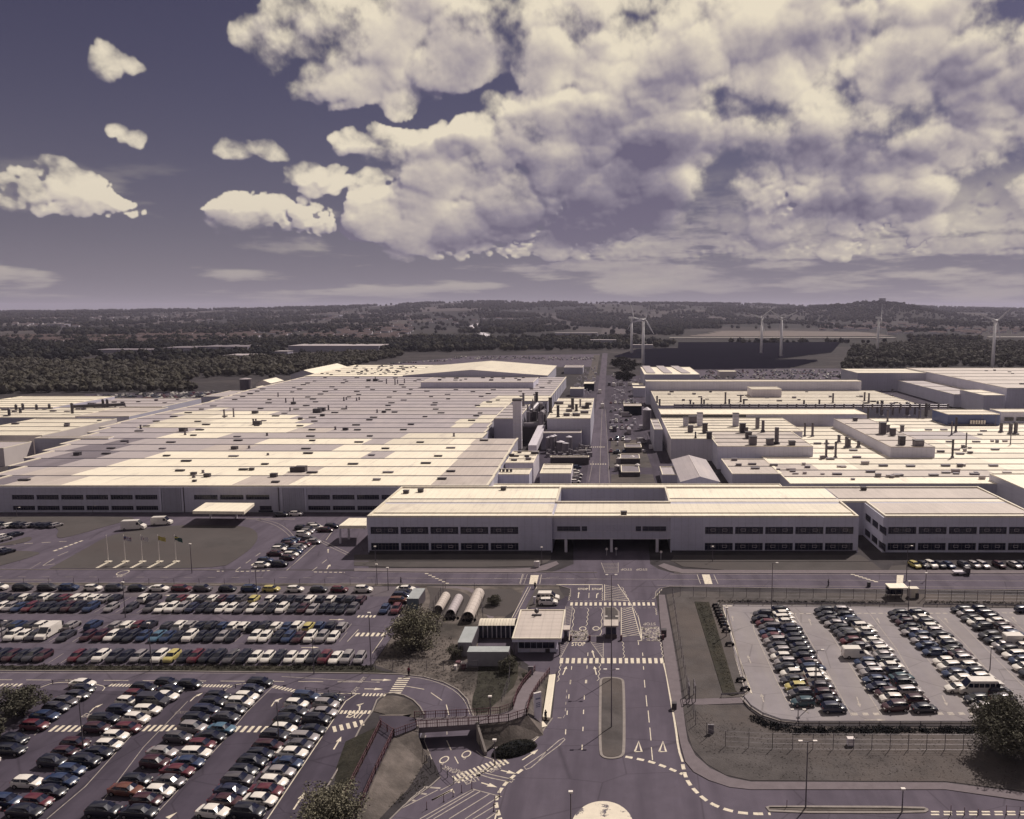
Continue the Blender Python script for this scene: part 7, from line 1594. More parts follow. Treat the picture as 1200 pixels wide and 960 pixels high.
# polytunnel shelters
def tunnel(label,x0,x1,y0,y1,h,m='roof_beige',skew=0):
    A,B,C = g(x0,y0),g(x1,y0),g(x0,y1); o = thing('cycle_shelter',label,'shelter',(A.x,A.y,0)); w,Ln = B.x - A.x,C.y - A.y; n = 8; seg = 7
    for k in range(seg):
        mb = MB(); ya,yb = Ln * k / seg,Ln * (k + 1) / seg - .06
        for i in range(n):
            a0,a1 = math.pi * i / n,math.pi * (i + 1) / n; f = lambda a:(w / 2 - w / 2 * math.cos(a),h * (.45 + .55 * math.sin(a)))
            (xa,za),(xb,zb) = f(a0),f(a1); mb.poly([(xa,ya,za),(xb,ya,zb),(xb,yb,zb),(xa,yb,za)])
        mb.build('roof_sheet',M(m),o)
    for k in range(seg + 1):
        for s in (0,w):MB().tube((s,Ln * k / seg,0),(s,Ln * k / seg,h * .45),.06,.06,6).build('post',M('steel'),o)
    for k in range(5):MB().tube((w * .3,Ln * k / 5 + .5,0),(w * .7,Ln * k / 5 + .5,.9),.05,.05,6).build('cycle_rack',M('dark_metal'),o)
tunnel('left narrow arched cycle shelter beside the round bush',508,519,720,703.5,2.1)
tunnel('middle arched cycle shelter with worn sheets',522.5,533.5,725,706,2.1,'roof_grey')
tunnel('right wide arched cycle shelter with pale curved roof',541,555.5,730,701,2.5,'roof_beige')
# bicycles in the shelters
def bike(px,py,label,rz=0):
    o = thing('bicycle',label,'bicycle',at(px,py),rz,'bicycles in the arched shelters')
    for x in (-.5,.5):mb = MB(); mb.tube((x,-.03,.34),(x,.03,.34),.33,.33,12); mb.build('wheel',M('rubber'),o)
    mb = MB(); mb.tube((-.5,0,.34),(-.1,0,.85),.03); mb.tube((-.1,0,.85),(.4,0,.8),.03); mb.tube((.4,0,.85),(.5,0,.34),.03); mb.tube((-.1,0,.3),(.4,0,.8),.03); mb.tube((-.1,0,.3),(-.12,0,.9),.03); mb.build('frame',M('dark_metal'),o)
    MB().box(-.25,.0,-.06,.06,.9,.95).build('saddle',M('rubber'),o); MB().box(.36,.42,-.25,.25,.95,.99).build('handlebar',M('dark_metal'),o)
for i,(x,y) in enumerate([(526,727),(530,726),(534,727),(546,729),(550,728),(554,729),(528,719),(532,718),(548,721),(553,720)]):bike(x,y,'dark bicycle in the %s of the %s arched shelter' % (['front mouth, left side','front mouth, middle','front mouth, right side','front mouth, left side','front mouth, middle','front mouth, right side','deeper part, left','deeper part, right','deeper part, left','deeper part, right'][i],'middle' if x < 540 else 'right'),.3 * (i % 3))
# shipping containers
def container(label,px_f,py_f,w,d,h,m,rz=0,ribs=10):
    o = thing('shipping_container',label,'container',at(px_f,py_f),rz); MB().box(0,w,0,d,.1,h).build('wall',M(m),o); MB().box(-.04,w + .04,-.04,d + .04,h,h + .08).build('roof',M('container_roof'),o)
    for i in range(ribs):x = w * (i + .3) / ribs; MB().box(x,x + w / ribs * .4,-.05,0,.2,h - .1).build('side_rib',M(m),o)
    for s in range(ribs // 2):y = d * (s + .3) / (ribs / 2); MB().box(-.05,0,y,y + .25,.2,h - .1).build('side_rib',M(m),o)
    MB().box(w,w + .06,.1,d - .1,.2,h - .15).build('door',M('steel'),o); return o
mat('container_roof',(.34,.36,.37),.5,var=.12,scale=.6); mat('container_grey',(.26,.25,.275),.5,var=.08)
container('long grey container with pale roof standing along the dry grass',548,781.5,7.7,2.4,2.9,'container_grey')
container('grey container end on, left of the dark paved yard',537,770,2.6,7.6,2.9,'container_grey',ribs=6)
container('blue grey container half hidden behind the round bush',477,716,2.6,6.5,2.8,'blue_container' if 'blue_container' in MATS else mat('blue_container',(.12,.15,.18),.5,var=.1).name,ribs=6)
rub = thing('rubbish_heap','small heap of pale and red rubbish beside the end on container','rubbish',at(538,782)); r = random.Random(2)
for i in range(9):x,y,s = r.uniform(-1.0,1.2),r.uniform(-.8,.8),r.uniform(.3,.8); mb = MB(); mb.prism([(x + s * math.cos(a) * r.uniform(.6,1),y + s * math.sin(a) * r.uniform(.6,1)) for a in (0,1.3,2.5,3.9,5.1)],0,r.uniform(.3,.9)); mb.build('sack',M('clad_white') if i % 3 else M('rail_red'),rub)
# guard booths, barriers
def booth(label,x,y,w,d,h,big=True):
    o = thing('guard_booth',label,'guard booth',at(x,y)); MB().box(-w / 2,w / 2,0,d,0,.9).build('wall',M('brick_dark'),o); MB().box(-w / 2 + .05,w / 2 - .05,.05,d - .05,.9,h - .3).build('window',M('window_glass'),o); MB().box(-w / 2 - .3,w / 2 + .3,-.3,d + .3,h - .3,h).build('roof',M('roof_beige'),o)
    for sx_ in (-1,1):MB().box(sx_ * (w / 2 - .08) - .08,sx_ * (w / 2 - .08) + .08,-.02,.1,.9,h - .3).build('corner_post',M('clad_light'),o)
    return o
booth('low roofed guard booth on the island between the gate lanes',716,748.5,2.4,2.6,2.9); booth('narrow guard booth between gatehouse and first entry lane',663.3,751,1.0,1.6,2.5)
def barrier(label,x0,y0,x1,up=False):
    A,B = at(x0,y0),at(x1,y0); o = thing('barrier',label,'barrier',A); MB().box(-.2,.2,-.2,.2,0,1.1).build('housing',M('rail_red'),o); MB().tube((0,0,1.0),(B.x - A.x,0,1.0),.06,.06,6).build('arm',M('white_metal'),o)
barrier('red and white lift barrier across the first entry lane',669,751,690); barrier('lift barrier across the second entry lane',691,751,706); barrier('lift barrier across the exit lane beside the hatched area',728,750.5,750); barrier('lift barrier across the rightmost exit lane',777,750,754)
# kiosk by right pavement: stop light box
def simple_box(name,label,cat,x,y,w,d,h,m,cap=None,sub='door'):
    o = thing(name,label,cat,at(x,y)); MB().box(-w / 2,w / 2,-d / 2,d / 2,.0,h).build('casing',M(m),o); MB().box(-w / 2 - .04,w / 2 + .04,-d / 2 - .04,d / 2 + .04,h,h + .07).build('lid',M(cap or m),o); MB().box(-w * .4,w * .4,-d / 2 - .03,-d / 2,.15,h - .15).build(sub,M(cap or m),o); return o
simple_box('utility_cabinet','white utility cabinet behind the fence, left of centre of the right verge','cabinet',996.5,873.5,1.0,.7,1.2,'clad_light','clad_white')
simple_box('utility_cabinet','grey white cabinet on the lawn before the office, left of the gate','cabinet',629,665,1.3,.8,1.6,'clad_light','clad_white')
simple_box('utility_cabinet','dark red box standing by the rightmost exit lane','cabinet',778,746,1.0,1.0,1.5,'rail_red','dark_metal')
simple_box('litter_bin','black bin on the right pavement beside the entrance road','bin',790,831,.8,.7,1.1,'dark_metal')
simple_box('litter_bin','dark bin left of the small right hand bus shelter','bin',1018,687.5,.7,.7,1.1,'dark_metal')
simple_box('litter_bin','dark bin at the bottom of the bridge path','bin',1074,701,.8,.8,1.2,'dark_metal'); 
simple_box('utility_cabinet','thin grey sign board standing inside the right fence','cabinet',833,860,.9,.15,1.5,'duct_metal')
simple_box('notice_board','grey notice board on a stand at the top of the right hand path','notice board',622,793,.9,.25,1.9,'duct_metal')
simple_box('parking_machine','pale pillar machine standing by the parked vans behind the gatehouse','machine',626.5,708,.5,.4,1.7,'clad_white','clad_light')
# right shelter
sh = thing('turnstile_shelter','open turnstile shelter with white roof at the top of the right car park','shelter',at(1042,703)); MB().box(-.0,4.4,0,3.2,2.6,2.85).build('roof',M('roof_white'),sh)
for x in (.2,1.5,2.9,4.2):
    for y in (.2,3.0):MB().box(x - .06,x + .06,y - .06,y + .06,0,2.6).build('post',M('dark_metal'),sh)
MB().box(.3,4.1,2.9,2.95,.2,2.4).build('rear_screen',M('window_glass'),sh)
simple_box('gate_hut','small pale hut right of the turnstile shelter','hut',1070,700,2.0,1.6,2.3,'clad_white','roof_cream')
# sign totem
A = g(626.5,852); tt = thing('sign_totem','tall pale sign board with grey lettering beside the entrance road','sign',A,R(28)); hT = hz(813.5,A.y)
MB().box(0,1.25,0,.35,.2,hT).build('board',M('clad_sign') if 'clad_sign' in MATS else mat('clad_sign',(.80,.76,.82),.5,var=.03),tt); MB().box(-.3,1.8,-1.0,.8,0,.2).build('base',M('roof_cream'),tt); MB().box(-.02,1.27,-.02,.37,hT,hT + .06).build('top_cap',M('clad_white'),tt)
r = random.Random(6); mat('sign_ink',(.22,.22,.32),.6)
MB().box(.25,1.05,-.03,0,hT - 1.05,hT - .80).build('lettering',M('sign_ink'),tt)
for i in range(3):MB().box(.3,.62 ,-.03,0,hT - 1.75 - i * .3,hT - 1.6 - i * .3).build('lettering',M('sign_ink'),tt); MB().box(.68,1.0 ,-.03,0,hT - 1.75 - i * .3,hT - 1.6 - i * .3).build('lettering',M('sign_ink'),tt)
# pale panel wall
Qs = [g(x,y,.5) for x,y in ((643.5,791),(651,790),(644.5,841),(636,840))]; pw = thing('white_slab','long white painted slab along the kerb behind the sign board','slab',(Qs[0].x,Qs[0].y,0)); MB().prism([(p.x - Qs[0].x,p.y - Qs[0].y) for p in Qs],0,.5).build('slab',M('roof_white'),pw); pw.children[0].name = 'slab'
MB().prism([((p.x - Qs[0].x) * .9,(p.y - Qs[0].y) * .98 - .2) for p in Qs],.5,.52).build('top_sheet',M('roof_cream'),pw)

# ------------------------------------------------------------------ footbridge, ramp, abutments
BZ = 2.7
def deck(name,label,cat,far,near,z_far,z_near,th=.35,m='pavement',rails=True,group=None,skirt=None,postn=1.6,rail_sides=(0,1)):
    """walkway between a far and a near edge given as pixel polylines with matching heights"""
    F_ = [g(x,y,z) for (x,y),z in zip(far,z_far)]; N_ = [g(x,y,z) for (x,y),z in zip(near,z_near)]; O = F_[0].copy(); O.z = 0; o = thing(name,label,cat,O)
    mb = MB(); n = len(F_)
    for p,q in zip(F_,N_):a,b_ = p - O,q - O; mb.v += [tuple(a),tuple(b_),(b_.x,b_.y,b_.z - th),(a.x,a.y,a.z - th)]
    for i in range(n - 1):
        for j in range(4):k = (j + 1) % 4; mb.f.append((4 * i + j,4 * i + k,4 * i + 4 + k,4 * i + 4 + j))
    mb.f += [(0,3,2,1),(4 * n - 4,4 * n - 3,4 * n - 2,4 * n - 1)]; mb.build('deck',M(m),o)
    for side,E in ((0,F_),(1,N_)):
        if side not in rail_sides:continue
        for i in range(n - 1):
            a,b_ = E[i] - O,E[i + 1] - O; L_ = (b_ - a).length; k = max(1,round(L_ / postn)); mb = MB()
            for hh in (1.1,.6):mb.tube(a + Vector((0,0,hh)),b_ + Vector((0,0,hh)),.05,.05,5)
            nb_ = int(L_ / .35)
            for j in range(nb_):p = a + (b_ - a) * (j / nb_); mb.box(p.x - .02,p.x + .02,p.y - .02,p.y + .02,p.z,p.z + 1.1)
            mb.build('railing',M('rail_red'),o)['kind'] = 'stuff'
            for j in range(k + 1):p = a + (b_ - a) * (j / k); MB().box(p.x - .06,p.x + .06,p.y - .06,p.y + .06,p.z - .1,p.z + 1.2).build('railing_post',M('rail_red'),o)
    return o,F_,N_
br,_,_ = deck('footbridge','red railed footbridge with grey deck over the sunken car park road','footbridge',[(486,842),(559,838.5)],[(488,853),(561,848.5)],[BZ,BZ],[BZ,BZ],.9,'pavement')
rp,rF,rN = deck('bridge_ramp','straight asphalt ramp with dark red railings rising to the bridge','ramp',[(384,968),(409,926),(430,884),(446.5,850)],[(396,990),(418,957),(440,906),(461,862)],[.2,1.0,2.2,BZ],[.2,1.0,2.2,BZ],.4,'asphalt_dark')
ld,lF,lN = deck('bridge_landing','dark asphalt landing between ramp head and bridge','walkway',[(444,839),(472,839),(488,842)],[(446,852),(462,863),(488,853.5)],[BZ] * 3,[BZ] * 3,.4,'asphalt_dark',rail_sides=(1,))
pp,pF,pN = deck('bridge_path','curving grey path with red railings from bridge to gatehouse','walkway',[(559,838.5),(586,836.5),(601,831),(606,815),(613,803),(627,786.5)],[(561,848.5),(596,845),(617,838),(621,822),(632,804),(644,789)],[BZ,BZ,2.9,2.0,1.0,.1],[BZ,BZ,2.9,2.0,1.0,.1],.3,'pavement')
# grass embankments: skirts falling from each walkway edge to the ground
def skirt(edge,out,fac=2.0,m='dry_grass',name='embankment'):
    mb = MB(); n = len(edge)
    for i,p in enumerate(edge):
        a = edge[max(i - 1,0)]; b_ = edge[min(i + 1,n - 1)]; t = Vector((b_.x - a.x,b_.y - a.y,0)).normalized(); nn = Vector((-t.y,t.x,0)) * out
        q = p + nn * (p.z * fac + .3); q.z = -.02; p2 = p + nn * .25; p2.z = p.z - .05; mb.v += [tuple(p + Vector((0,0,-.15))),tuple(p2),tuple(q)]
    for i in range(n - 1):b0 = 3 * i; mb.f += [(b0,b0 + 1,b0 + 4,b0 + 3),(b0 + 1,b0 + 2,b0 + 5,b0 + 4)]
    setp(mb.build(name,M(m)),kind='structure')
skirt(rF,1,m='rough_grass'); skirt(rN,-1); skirt(pF,1); skirt(pN,-1,.9); skirt([lF[0],lF[1]],1); skirt([g(461,862,BZ),g(478,856.5,BZ),g(487,854,BZ)],-1)
for lab,pts,s in (('left',[(488,853.5,BZ),(484,884,.5)],'left'),('right',[(558,849,BZ),(568,881,.6)],'right')):
    A,B = g(*pts[0]),g(*pts[1]); o = thing('wing_wall','sloping concrete wing wall on the %s of the underpass' % lab,'retaining wall',(A.x,A.y,0)); d_ = B - A
    mb = MB(); t = .35; mb.v = [(0,0,0),(t,0,0),(d_.x + t,d_.y,0),(d_.x,d_.y,0),(0,0,A.z + .2),(t,0,A.z + .2),(d_.x + t,d_.y,B.z),(d_.x,d_.y,B.z)]; mb.f = [(3,2,1,0),(4,5,6,7),(0,1,5,4),(1,2,6,5),(2,3,7,6),(3,0,4,7)]; mb.build('wall',M('kerb_concrete'),o); MB().box(-.05,t + .05,-.1,.3,A.z + .2,A.z + .35).build('coping',M('kerb_concrete'),o)
    y1 = g(520,838,BZ).y
    o = thing('abutment','dark concrete abutment under the %s end of the bridge' % lab,'retaining wall',(A.x,A.y,0)); x0 = (-1.2,0) if s == 'left' else (.3,1.5); MB().box(x0[0],x0[1],0,y1 - A.y,0,BZ - .9).build('wall',M('clad_band'),o); MB().box(x0[0],x0[1],.0,y1 - A.y,BZ - .9,BZ - .5).build('bearing_shelf',M('kerb_concrete'),o)
# embankment fill behind wing walls
mb = MB()
for P in ([g(484,884,.3),g(488,853.5,BZ - .7),g(470,859,BZ - .5),g(455,880,1.0),g(463,905,.05),g(486,900,.05)],[g(568,881,.4),g(558,849,BZ - .7),g(596,846,BZ - .5),g(622,842,1.5),g(628,856,.1),g(600,868,.1),g(584,872,.1)]):
    c = sum(P,Vector()) / len(P)
    for i in range(len(P)):mb.poly([P[i],P[(i + 1) % len(P)],c])
setp(mb.build('embankment',M('dry_grass')),kind='structure')
# guard rails by the slip road
def rail_run(label,pts,h=1.0,m='rail_red',name='guard_rail',step=2.0,bars=(1.0,.55),cat='railing',wire=.035):
    P = [g(x,y) for x,y in pts]; O = P[0]; o = thing(name,label,cat,O)
    for a,b_ in zip(P,P[1:]):
        L_ = (b_ - a).length; n = max(1,round(L_ / step)); A_,B_ = a - O,b_ - O
        for k in bars:MB().tube(A_ + Vector((0,0,h * k)),B_ + Vector((0,0,h * k)),wire,wire,5).build('rail',M(m),o)
        for i in range(n + (b_ is P[-1])):p = A_ + (B_ - A_) * (i / n); MB().box(p.x - .05,p.x + .05,p.y - .05,p.y + .05,0,h * 1.03).build('post',M(m),o)
    return o
rail_run('dark guard rail on the grass left of the underpass road',[(493.5,882),(500,893),(510,905)],1.1,'dark_metal'); rail_run('dark guard rail at the left end of the striped crossing',[(517,904.5),(532,918.5)],1.1,'dark_metal')
# timber and steel crash barriers round the right car park
def crash(label,pts):return rail_run(label,pts,.75,'steel','crash_barrier',3.2,(.95,.7),'crash barrier',.07)
crash('low steel crash barrier curving round the near corner of the right car park',[(872,821),(880,831),(894,840),(915,847.5),(936,850)]); crash('straight steel crash barrier along the near edge of the right car park',[(936,850),(1150,850),(1260,850.5)])
crash('steel barrier with posts along the far edge of the right car park',[(860,709.5),(1065,711)]); crash('steel barrier right of the turnstile shelter on the far edge',[(1082,711.2),(1260,712.5)]); crash('small railing on the path end by the near left corner of the right car park',[(845,817.5),(872,816)])
for i,(px,a,b_) in enumerate([((97,805),0,0)]):pass
for i,pts in enumerate([[(47,807),(62,801.5),(100,800)],[(160,812),(200,800)],[(262,811),(290,802)],[(358,810),(412,816)]]):rail_run('dark low rail at the head of parking block %s, lower left' % ['one','two','three','four'][i],pts,.7,'dark_metal','guard_rail',2.5)
# mesh fences
def fence(label,pts,h=2.4,step=3.0,m='steel'):
    P = [g(x,y) for x,y in pts]; O = P[0]; o = thing('mesh_fence',label,'fence',O); wires = MB()
    for a,b_ in zip(P,P[1:]):
        L_ = (b_ - a).length; n = max(1,round(L_ / step)); A_,B_ = a - O,b_ - O
        for i in range(n + (b_ is P[-1])):p = A_ + (B_ - A_) * (i / n); MB().box(p.x - .04,p.x + .04,p.y - .04,p.y + .04,0,h).build('post',M(m),o)
        for k in (.02,.35,.65,.97):wires.tube(A_ + Vector((0,0,h * k)),B_ + Vector((0,0,h * k)),.018,.018,3,False)
    w_ = wires.build('wire',M(m),o); w_['kind'] = 'stuff'
fence('tall wire mesh fence along the right verge, straight part',[(905,878),(1000,878.5),(1150,879),(1300,879)],2.6); fence('wire mesh fence curving from the path to the right verge',[(811,832),(815,850),(828,865),(850,875),(905,878)],2.6)
fence('wire fence along the top of the right grass',[(797,699),(1000,702),(1040,703)],2.4); fence('wire fence right of the turnstile shelter',[(1084,703),(1300,706)],2.4); fence('wire fence between right pavement and grass strip',[(788,700),(797,760),(807,820)],2.4,4)
fence('wire fence along the dry grass above the lower road',[(440,786),(520,786),(560,786)],2.0); fence('dark mesh fence left of the arched shelters',[(508,716),(522,690)],2.4); fence('dark mesh fence right of the arched shelters',[(556,694),(563,700),(566,724)],2.4)
fence('wire fence along the cross road verge of the left car park',[(-60,684.5),(440,686)],1.6,6); fence('dark fence down the rough grass below the containers',[(598,777),(597,800),(588,828)],1.8)
# tall gate frame on the path to the right car park
gt = thing('path_gate','tall thin gate frame over the path to the right car park','gate',at(808,823))
for x,y in ((0,0),(1.0,0),(0,2.6),(1.0,2.6)):MB().box(x - .07,x + .07,y - .07,y + .07,0,3.0).build('post',M('steel'),gt)
for z_ in (1.2,2.4,3.0):MB().box(-.04,.04,0,2.6,z_ - .04,z_ + .04).build('bar',M('steel'),gt); MB().box(.96,1.04,0,2.6,z_ - .04,z_ + .04).build('bar',M('steel'),gt)
# ------------------------------------------------------------------ lamp posts
def lamp(label,px,py,pyt,arms=1,r=.09,headw=.5,m='steel',hm='white_metal'):
    P = g(px,py); h = hz(pyt,P.y); o = thing('street_lamp',label,'street lamp',P,group='lamp posts along roads and car parks')
    MB().tube((0,0,0),(0,0,h),r * 1.2,r * .7,8).build('pole',M(m),o)
    for s in ([1] if arms == 1 else [-1,1]) if arms else []:
        MB().tube((0,0,h - .05),(s * .9,0,h + .05),.05,.05,5).build('arm',M(m),o); MB().box(min(s * .7,s * 1.25),max(s * .7,s * 1.25),-.16,.16,h,h + .14).build('lantern',M(hm),o)
    if not arms:MB().box(-.28,.28,-.2,.2,h,h + .22).build('lantern',M(hm),o)
    return o
for (x,y,t_,n_,lab) in [(716.5,853,785,2,'twin armed lamp post at the near end of the long median island'),(716.5,797,723,2,'twin armed lamp post at the far end of the long median island'),(716.5,731,674,2,'twin armed lamp post on the gate island'),
    (944,948,869,2,'tall twin headed lamp post on the right road island'),(1057,952,925.5,0,'short lamp post near the right end of the road island'),(669,966,929,0,'lamp post left of the white mini roundabout'),(575,858,817,0,'lamp post beside the bridge path left railing'),
    (440,658,641,0,'small lamp post before the left office windows'),(635,662,642,0,'small lamp post left of the gate before the office'),(835,658,641,0,'small lamp post right of the gate before the office'),(1062,681,640,1,'lamp post before the right office wing, left'),(1085,680,662,0,'lamp post before the right office wing, right'),
    (98,854 + 28,818,0,'thin lamp post among the leftmost lower left cars'),(327,872,823,0,'thin lamp post in the fourth lower left block'),(147,724,683,0,'lamp post in the top row of the left car park, left part'),(178,786,731,0,'lamp post at the near edge of the left car park, left'),(3,752,728,1,'lamp post at the far left of the left car park'),
    (301,697,665,0,'lamp post on the cross road verge, middle left'),(368,790,748,0,'lamp post at the near edge of the left car park, middle'),(435,785,719,0,'tall lamp post at the lower right corner of the left car park'),(455,692,666,0,'lamp post at the upper right corner of the left car park'),(442,686,662,0,'thin pole by the cross road near the first office windows'),
    (904,715,660,1,'lamp post at the top edge of the right car park, left'),(956,806,762,1,'lamp post in the middle of first and second right blocks'),(1064,720,682,0,'lamp post left of the turnstile shelter path'),(1160,785,759,0,'lamp post in the lane right of the third block'),(954,824,775,0,'pole at the near end of the first right block'),
    (1084,700,672,0,'pole right of the small pale hut'),(225,672,638,0,'thin lamp post in the right part of the flag lawn'),(109,602,590 + 12 - 9,1,'small lamp post near the left lawn by the factory'),(20,606,595,1,'lamp post at far left before the factory'),(851,746,713,0,'thin post beside the motorcycle bays'),(935,846,832,2,'short twin headed post by the near barrier of the right car park'),(580,897,868,0,'dark post behind the round hedge')]:
    lamp(lab,x,y,t_,n_)
for i,(x,y) in enumerate([(857,701)]):pass
# poles in the shadowy gate
for i,(x,y,t_) in enumerate([(711,651,643.5),(722,651,643),(774.5,656,647)]):P = g(x,y); o = thing('gate_sign',['round sign on a thin post left of the middle gate column','round sign on a thin post right of the middle gate column','square sign on a post right of the gate'][i],'sign',P); h = hz(t_,P.y); MB().tube((0,0,0),(0,0,h),.05,.05,6).build('post',M('clad_light'),o); MB().tube((0,-.06,h),(0,.0,h),.35,.35,14).build('sign_plate',M('clad_white'),o)
# ------------------------------------------------------------------ flagpoles
FLC = {'none':None}
mat('flag_pale',(.45,.42,.46),.8,var=.35,scale=2.5,obj=True); mat('flag_red',(.18,.03,.05),.8,obj=True,var=.1); mat('flag_yellow',(.45,.38,.12),.8,obj=True,var=.1); mat('flag_green',(.06,.11,.10),.8,obj=True,var=.15); mat('flag_blue',(.05,.06,.14),.8,obj=True,var=.1); mat('flag_white',(.6,.56,.55),.8,obj=True,var=.05)
for i,(xb,xt,fl_) in enumerate([(127,125,None),(147,145,'uk'),(167,166,'jp'),(187,185,'yel'),(206.5,205,'grn')]):
    P = g(xb,659); h = hz(627.5,P.y); o = thing('flagpole',['leftmost white flagpole, without a flag','second flagpole with a patterned pale flag','third flagpole with a white flag bearing a red disc','fourth flagpole with a pale yellow flag','rightmost flagpole with a green and yellow flag'][i],'flagpole',P)
    MB().tube((0,0,.3),(0,0,h),.11,.06,8).build('pole',M('white_metal'),o); MB().box(-.8,.8,-.5,.5,.06,.3).build('base',M('roof_cream'),o); MB().tube((0,0,h),(0,0,h + .2),.12,.05,8).build('finial',M('white_metal'),o)
    if fl_:
        n = 8; W_f,Hf = 2.0,1.1; mb = MB()
        for k in range(n + 1):x = W_f * k / n; yy = .18 * math.sin(k * 1.1); dr = -.5 * (k / n) ** 1.5 * (1.6 if fl_ == 'grn' else 1); mb.v += [(x,yy,h - .2 + dr),(x,yy + .02,h - .2 - Hf + dr * 1.1)]
        for k in range(n):mb.f.append((2 * k,2 * k + 1,2 * k + 3,2 * k + 2))
        fo2 = mb.build('flag',M({'uk':'flag_pale','jp':'flag_white','yel':'flag_yellow','grn':'flag_green'}[fl_]),o)
        if fl_ == 'jp':MB().tube((.95,-.05,h - .95),(.95,.25,h - .95),.30,.30,14).build('disc',M('flag_red'),fo2)
        if fl_ == 'uk':
            MB().box(.0,2.0,-.06 + .1,.14,h - .95,h - .82).build('cross_band',M('flag_red'),fo2); MB().box(.9,1.05,-.06,.2,h - 1.45,h - .45).build('cross_band',M('flag_red'),fo2)
            MB().box(.2,.8,.0,.2,h - .75,h - .4).build('corner_field',M('flag_blue'),fo2)
        if fl_ == 'grn':MB().box(.1,1.0,-.08,.16,h - .75,h - .5).build('stripe',M('flag_yellow'),fo2)
    for k in range(6):
        q = g(xb - 2 - k * 2.1,660.2 + k * 1.1); sn = thing('stepping_slab','pale stepping slab leading to the %s flagpole, %s from it' % (['leftmost','second','third','fourth','rightmost'][i],ordn(k)),'paving slab',q,group='stepping slabs by the flagpoles'); MB().box(-.42,.42,-.26,.26,.08,.14).build('slab',M('roof_cream'),sn)
# ------------------------------------------------------------------ people
def person(label,px,py,rz,top,bottom,walk=.35,hair=(.02,.015,.015)):
    P = g(px,py); o = thing('person',label,'person',P,rz)
    J = {'pel':(0,0,.95),'chest':(0,.02,1.32),'neck':(0,.02,1.50),'head':(0,.03,1.64),'crown':(0,.03,1.74),'kl':(-.10,walk * .5,.50),'al':(-.10,walk * .25 - .05,.08),'tl':(-.10,walk * .25 + .14,.04),'kr':(.10,-walk * .1,.50),'ar':(.10,-walk * .9,.10),'tr':(.10,-walk * .9 + .16,.04),
         'hl':(-.10,0,.90),'hr':(.10,0,.90),'sl':(-.19,.02,1.42),'sr':(.19,.02,1.42),'el':(-.25,-.10,1.14),'er':(.25,.08,1.14),'wl':(-.25,.02,.90),'wr':(.25,.26,.98),'fl':(-.25,.06,.80),'fr':(.25,.34,.96)}
    Ed = [('pel','chest'),('chest','neck'),('neck','head'),('head','crown'),('pel','hl'),('hl','kl'),('kl','al'),('al','tl'),('pel','hr'),('hr','kr'),('kr','ar'),('ar','tr'),('chest','sl'),('sl','el'),('el','wl'),('wl','fl'),('chest','sr'),('sr','er'),('er','wr'),('wr','fr')]
    Rr = dict(pel=.15,chest=.17,neck=.065,head=.10,crown=.08,kl=.075,al=.05,tl=.04,kr=.075,ar=.05,tr=.04,hl=.11,hr=.11,sl=.08,sr=.08,el=.05,er=.05,wl=.035,wr=.035,fl=.03,fr=.03)
    nm = list(J); me = bpy.data.meshes.new('body'); me.from_pydata([J[k] for k in nm],[(nm.index(a),nm.index(b_)) for a,b_ in Ed],[]); ob = link('body',me,o); me.materials.append(top)
    ob.modifiers.new('skin','SKIN'); me.skin_vertices[0].data[0].use_root = True
    for i,k in enumerate(nm):me.skin_vertices[0].data[i].radius = (Rr[k],Rr[k] * (.75 if k in ('pel','chest') else 1))
    ob.modifiers.new('sub','SUBSURF').levels = 1; ob.modifiers['sub'].render_levels = 1
    tr = MB(); 
    for a,b_,r0,r1 in (('hl','kl',.115,.09),('kl','al',.09,.07),('hr','kr',.115,.09),('kr','ar',.09,.07)):tr.tube(J[a],J[b_],r0,r1,8)
    tr.tube((0,0,.86),(0,0,1.0),.17,.16,10); tr.build('trousers',bottom,o); bm = bmesh.new(); bmesh.ops.create_icosphere(bm,subdivisions=2,radius=.115); hm_ = bpy.data.meshes.new('hair'); bm.to_mesh(hm_); bm.free(); hm_.materials.append(mat('hair_dark',hair,.8,obj=True)); link('hair',hm_,o,(0,.01,1.70)); bm = bmesh.new(); bmesh.ops.create_icosphere(bm,subdivisions=2,radius=.095); hm2 = bpy.data.meshes.new('head'); bm.to_mesh(hm2); bm.free(); hm2.materials.append(mat('skin',(.35,.22,.18),.7,obj=True)); link('head',hm2,o,(0,.05,1.65)); return o
cd1 = mat('dark_coat',(.02,.018,.028),.9,obj=True); cd2 = mat('dark_trousers',(.025,.022,.03),.9,obj=True); cd3 = mat('red_top',(.14,.03,.05),.9,obj=True)
person('dark clothed person walking along the cross road left of the arched shelters',470,684.5,R(90),cd1,cd2); person('person in dark clothes standing at the cross road kerb, right of centre',970.5,687.5,R(-90),cd1,cd2); person('person in reddish top at the striped crossing above the lower road',479,792,R(180),cd3,cd2)
person('person beside the bollard left of the gatehouse path',627,690,R(0),cd1,cd2); person('dark clothed person standing on a path by the central road',714,551,R(60),cd1,cd2); person('person beside the white slab by the entrance',639.5,844,R(30),cd1,cd2,.1)
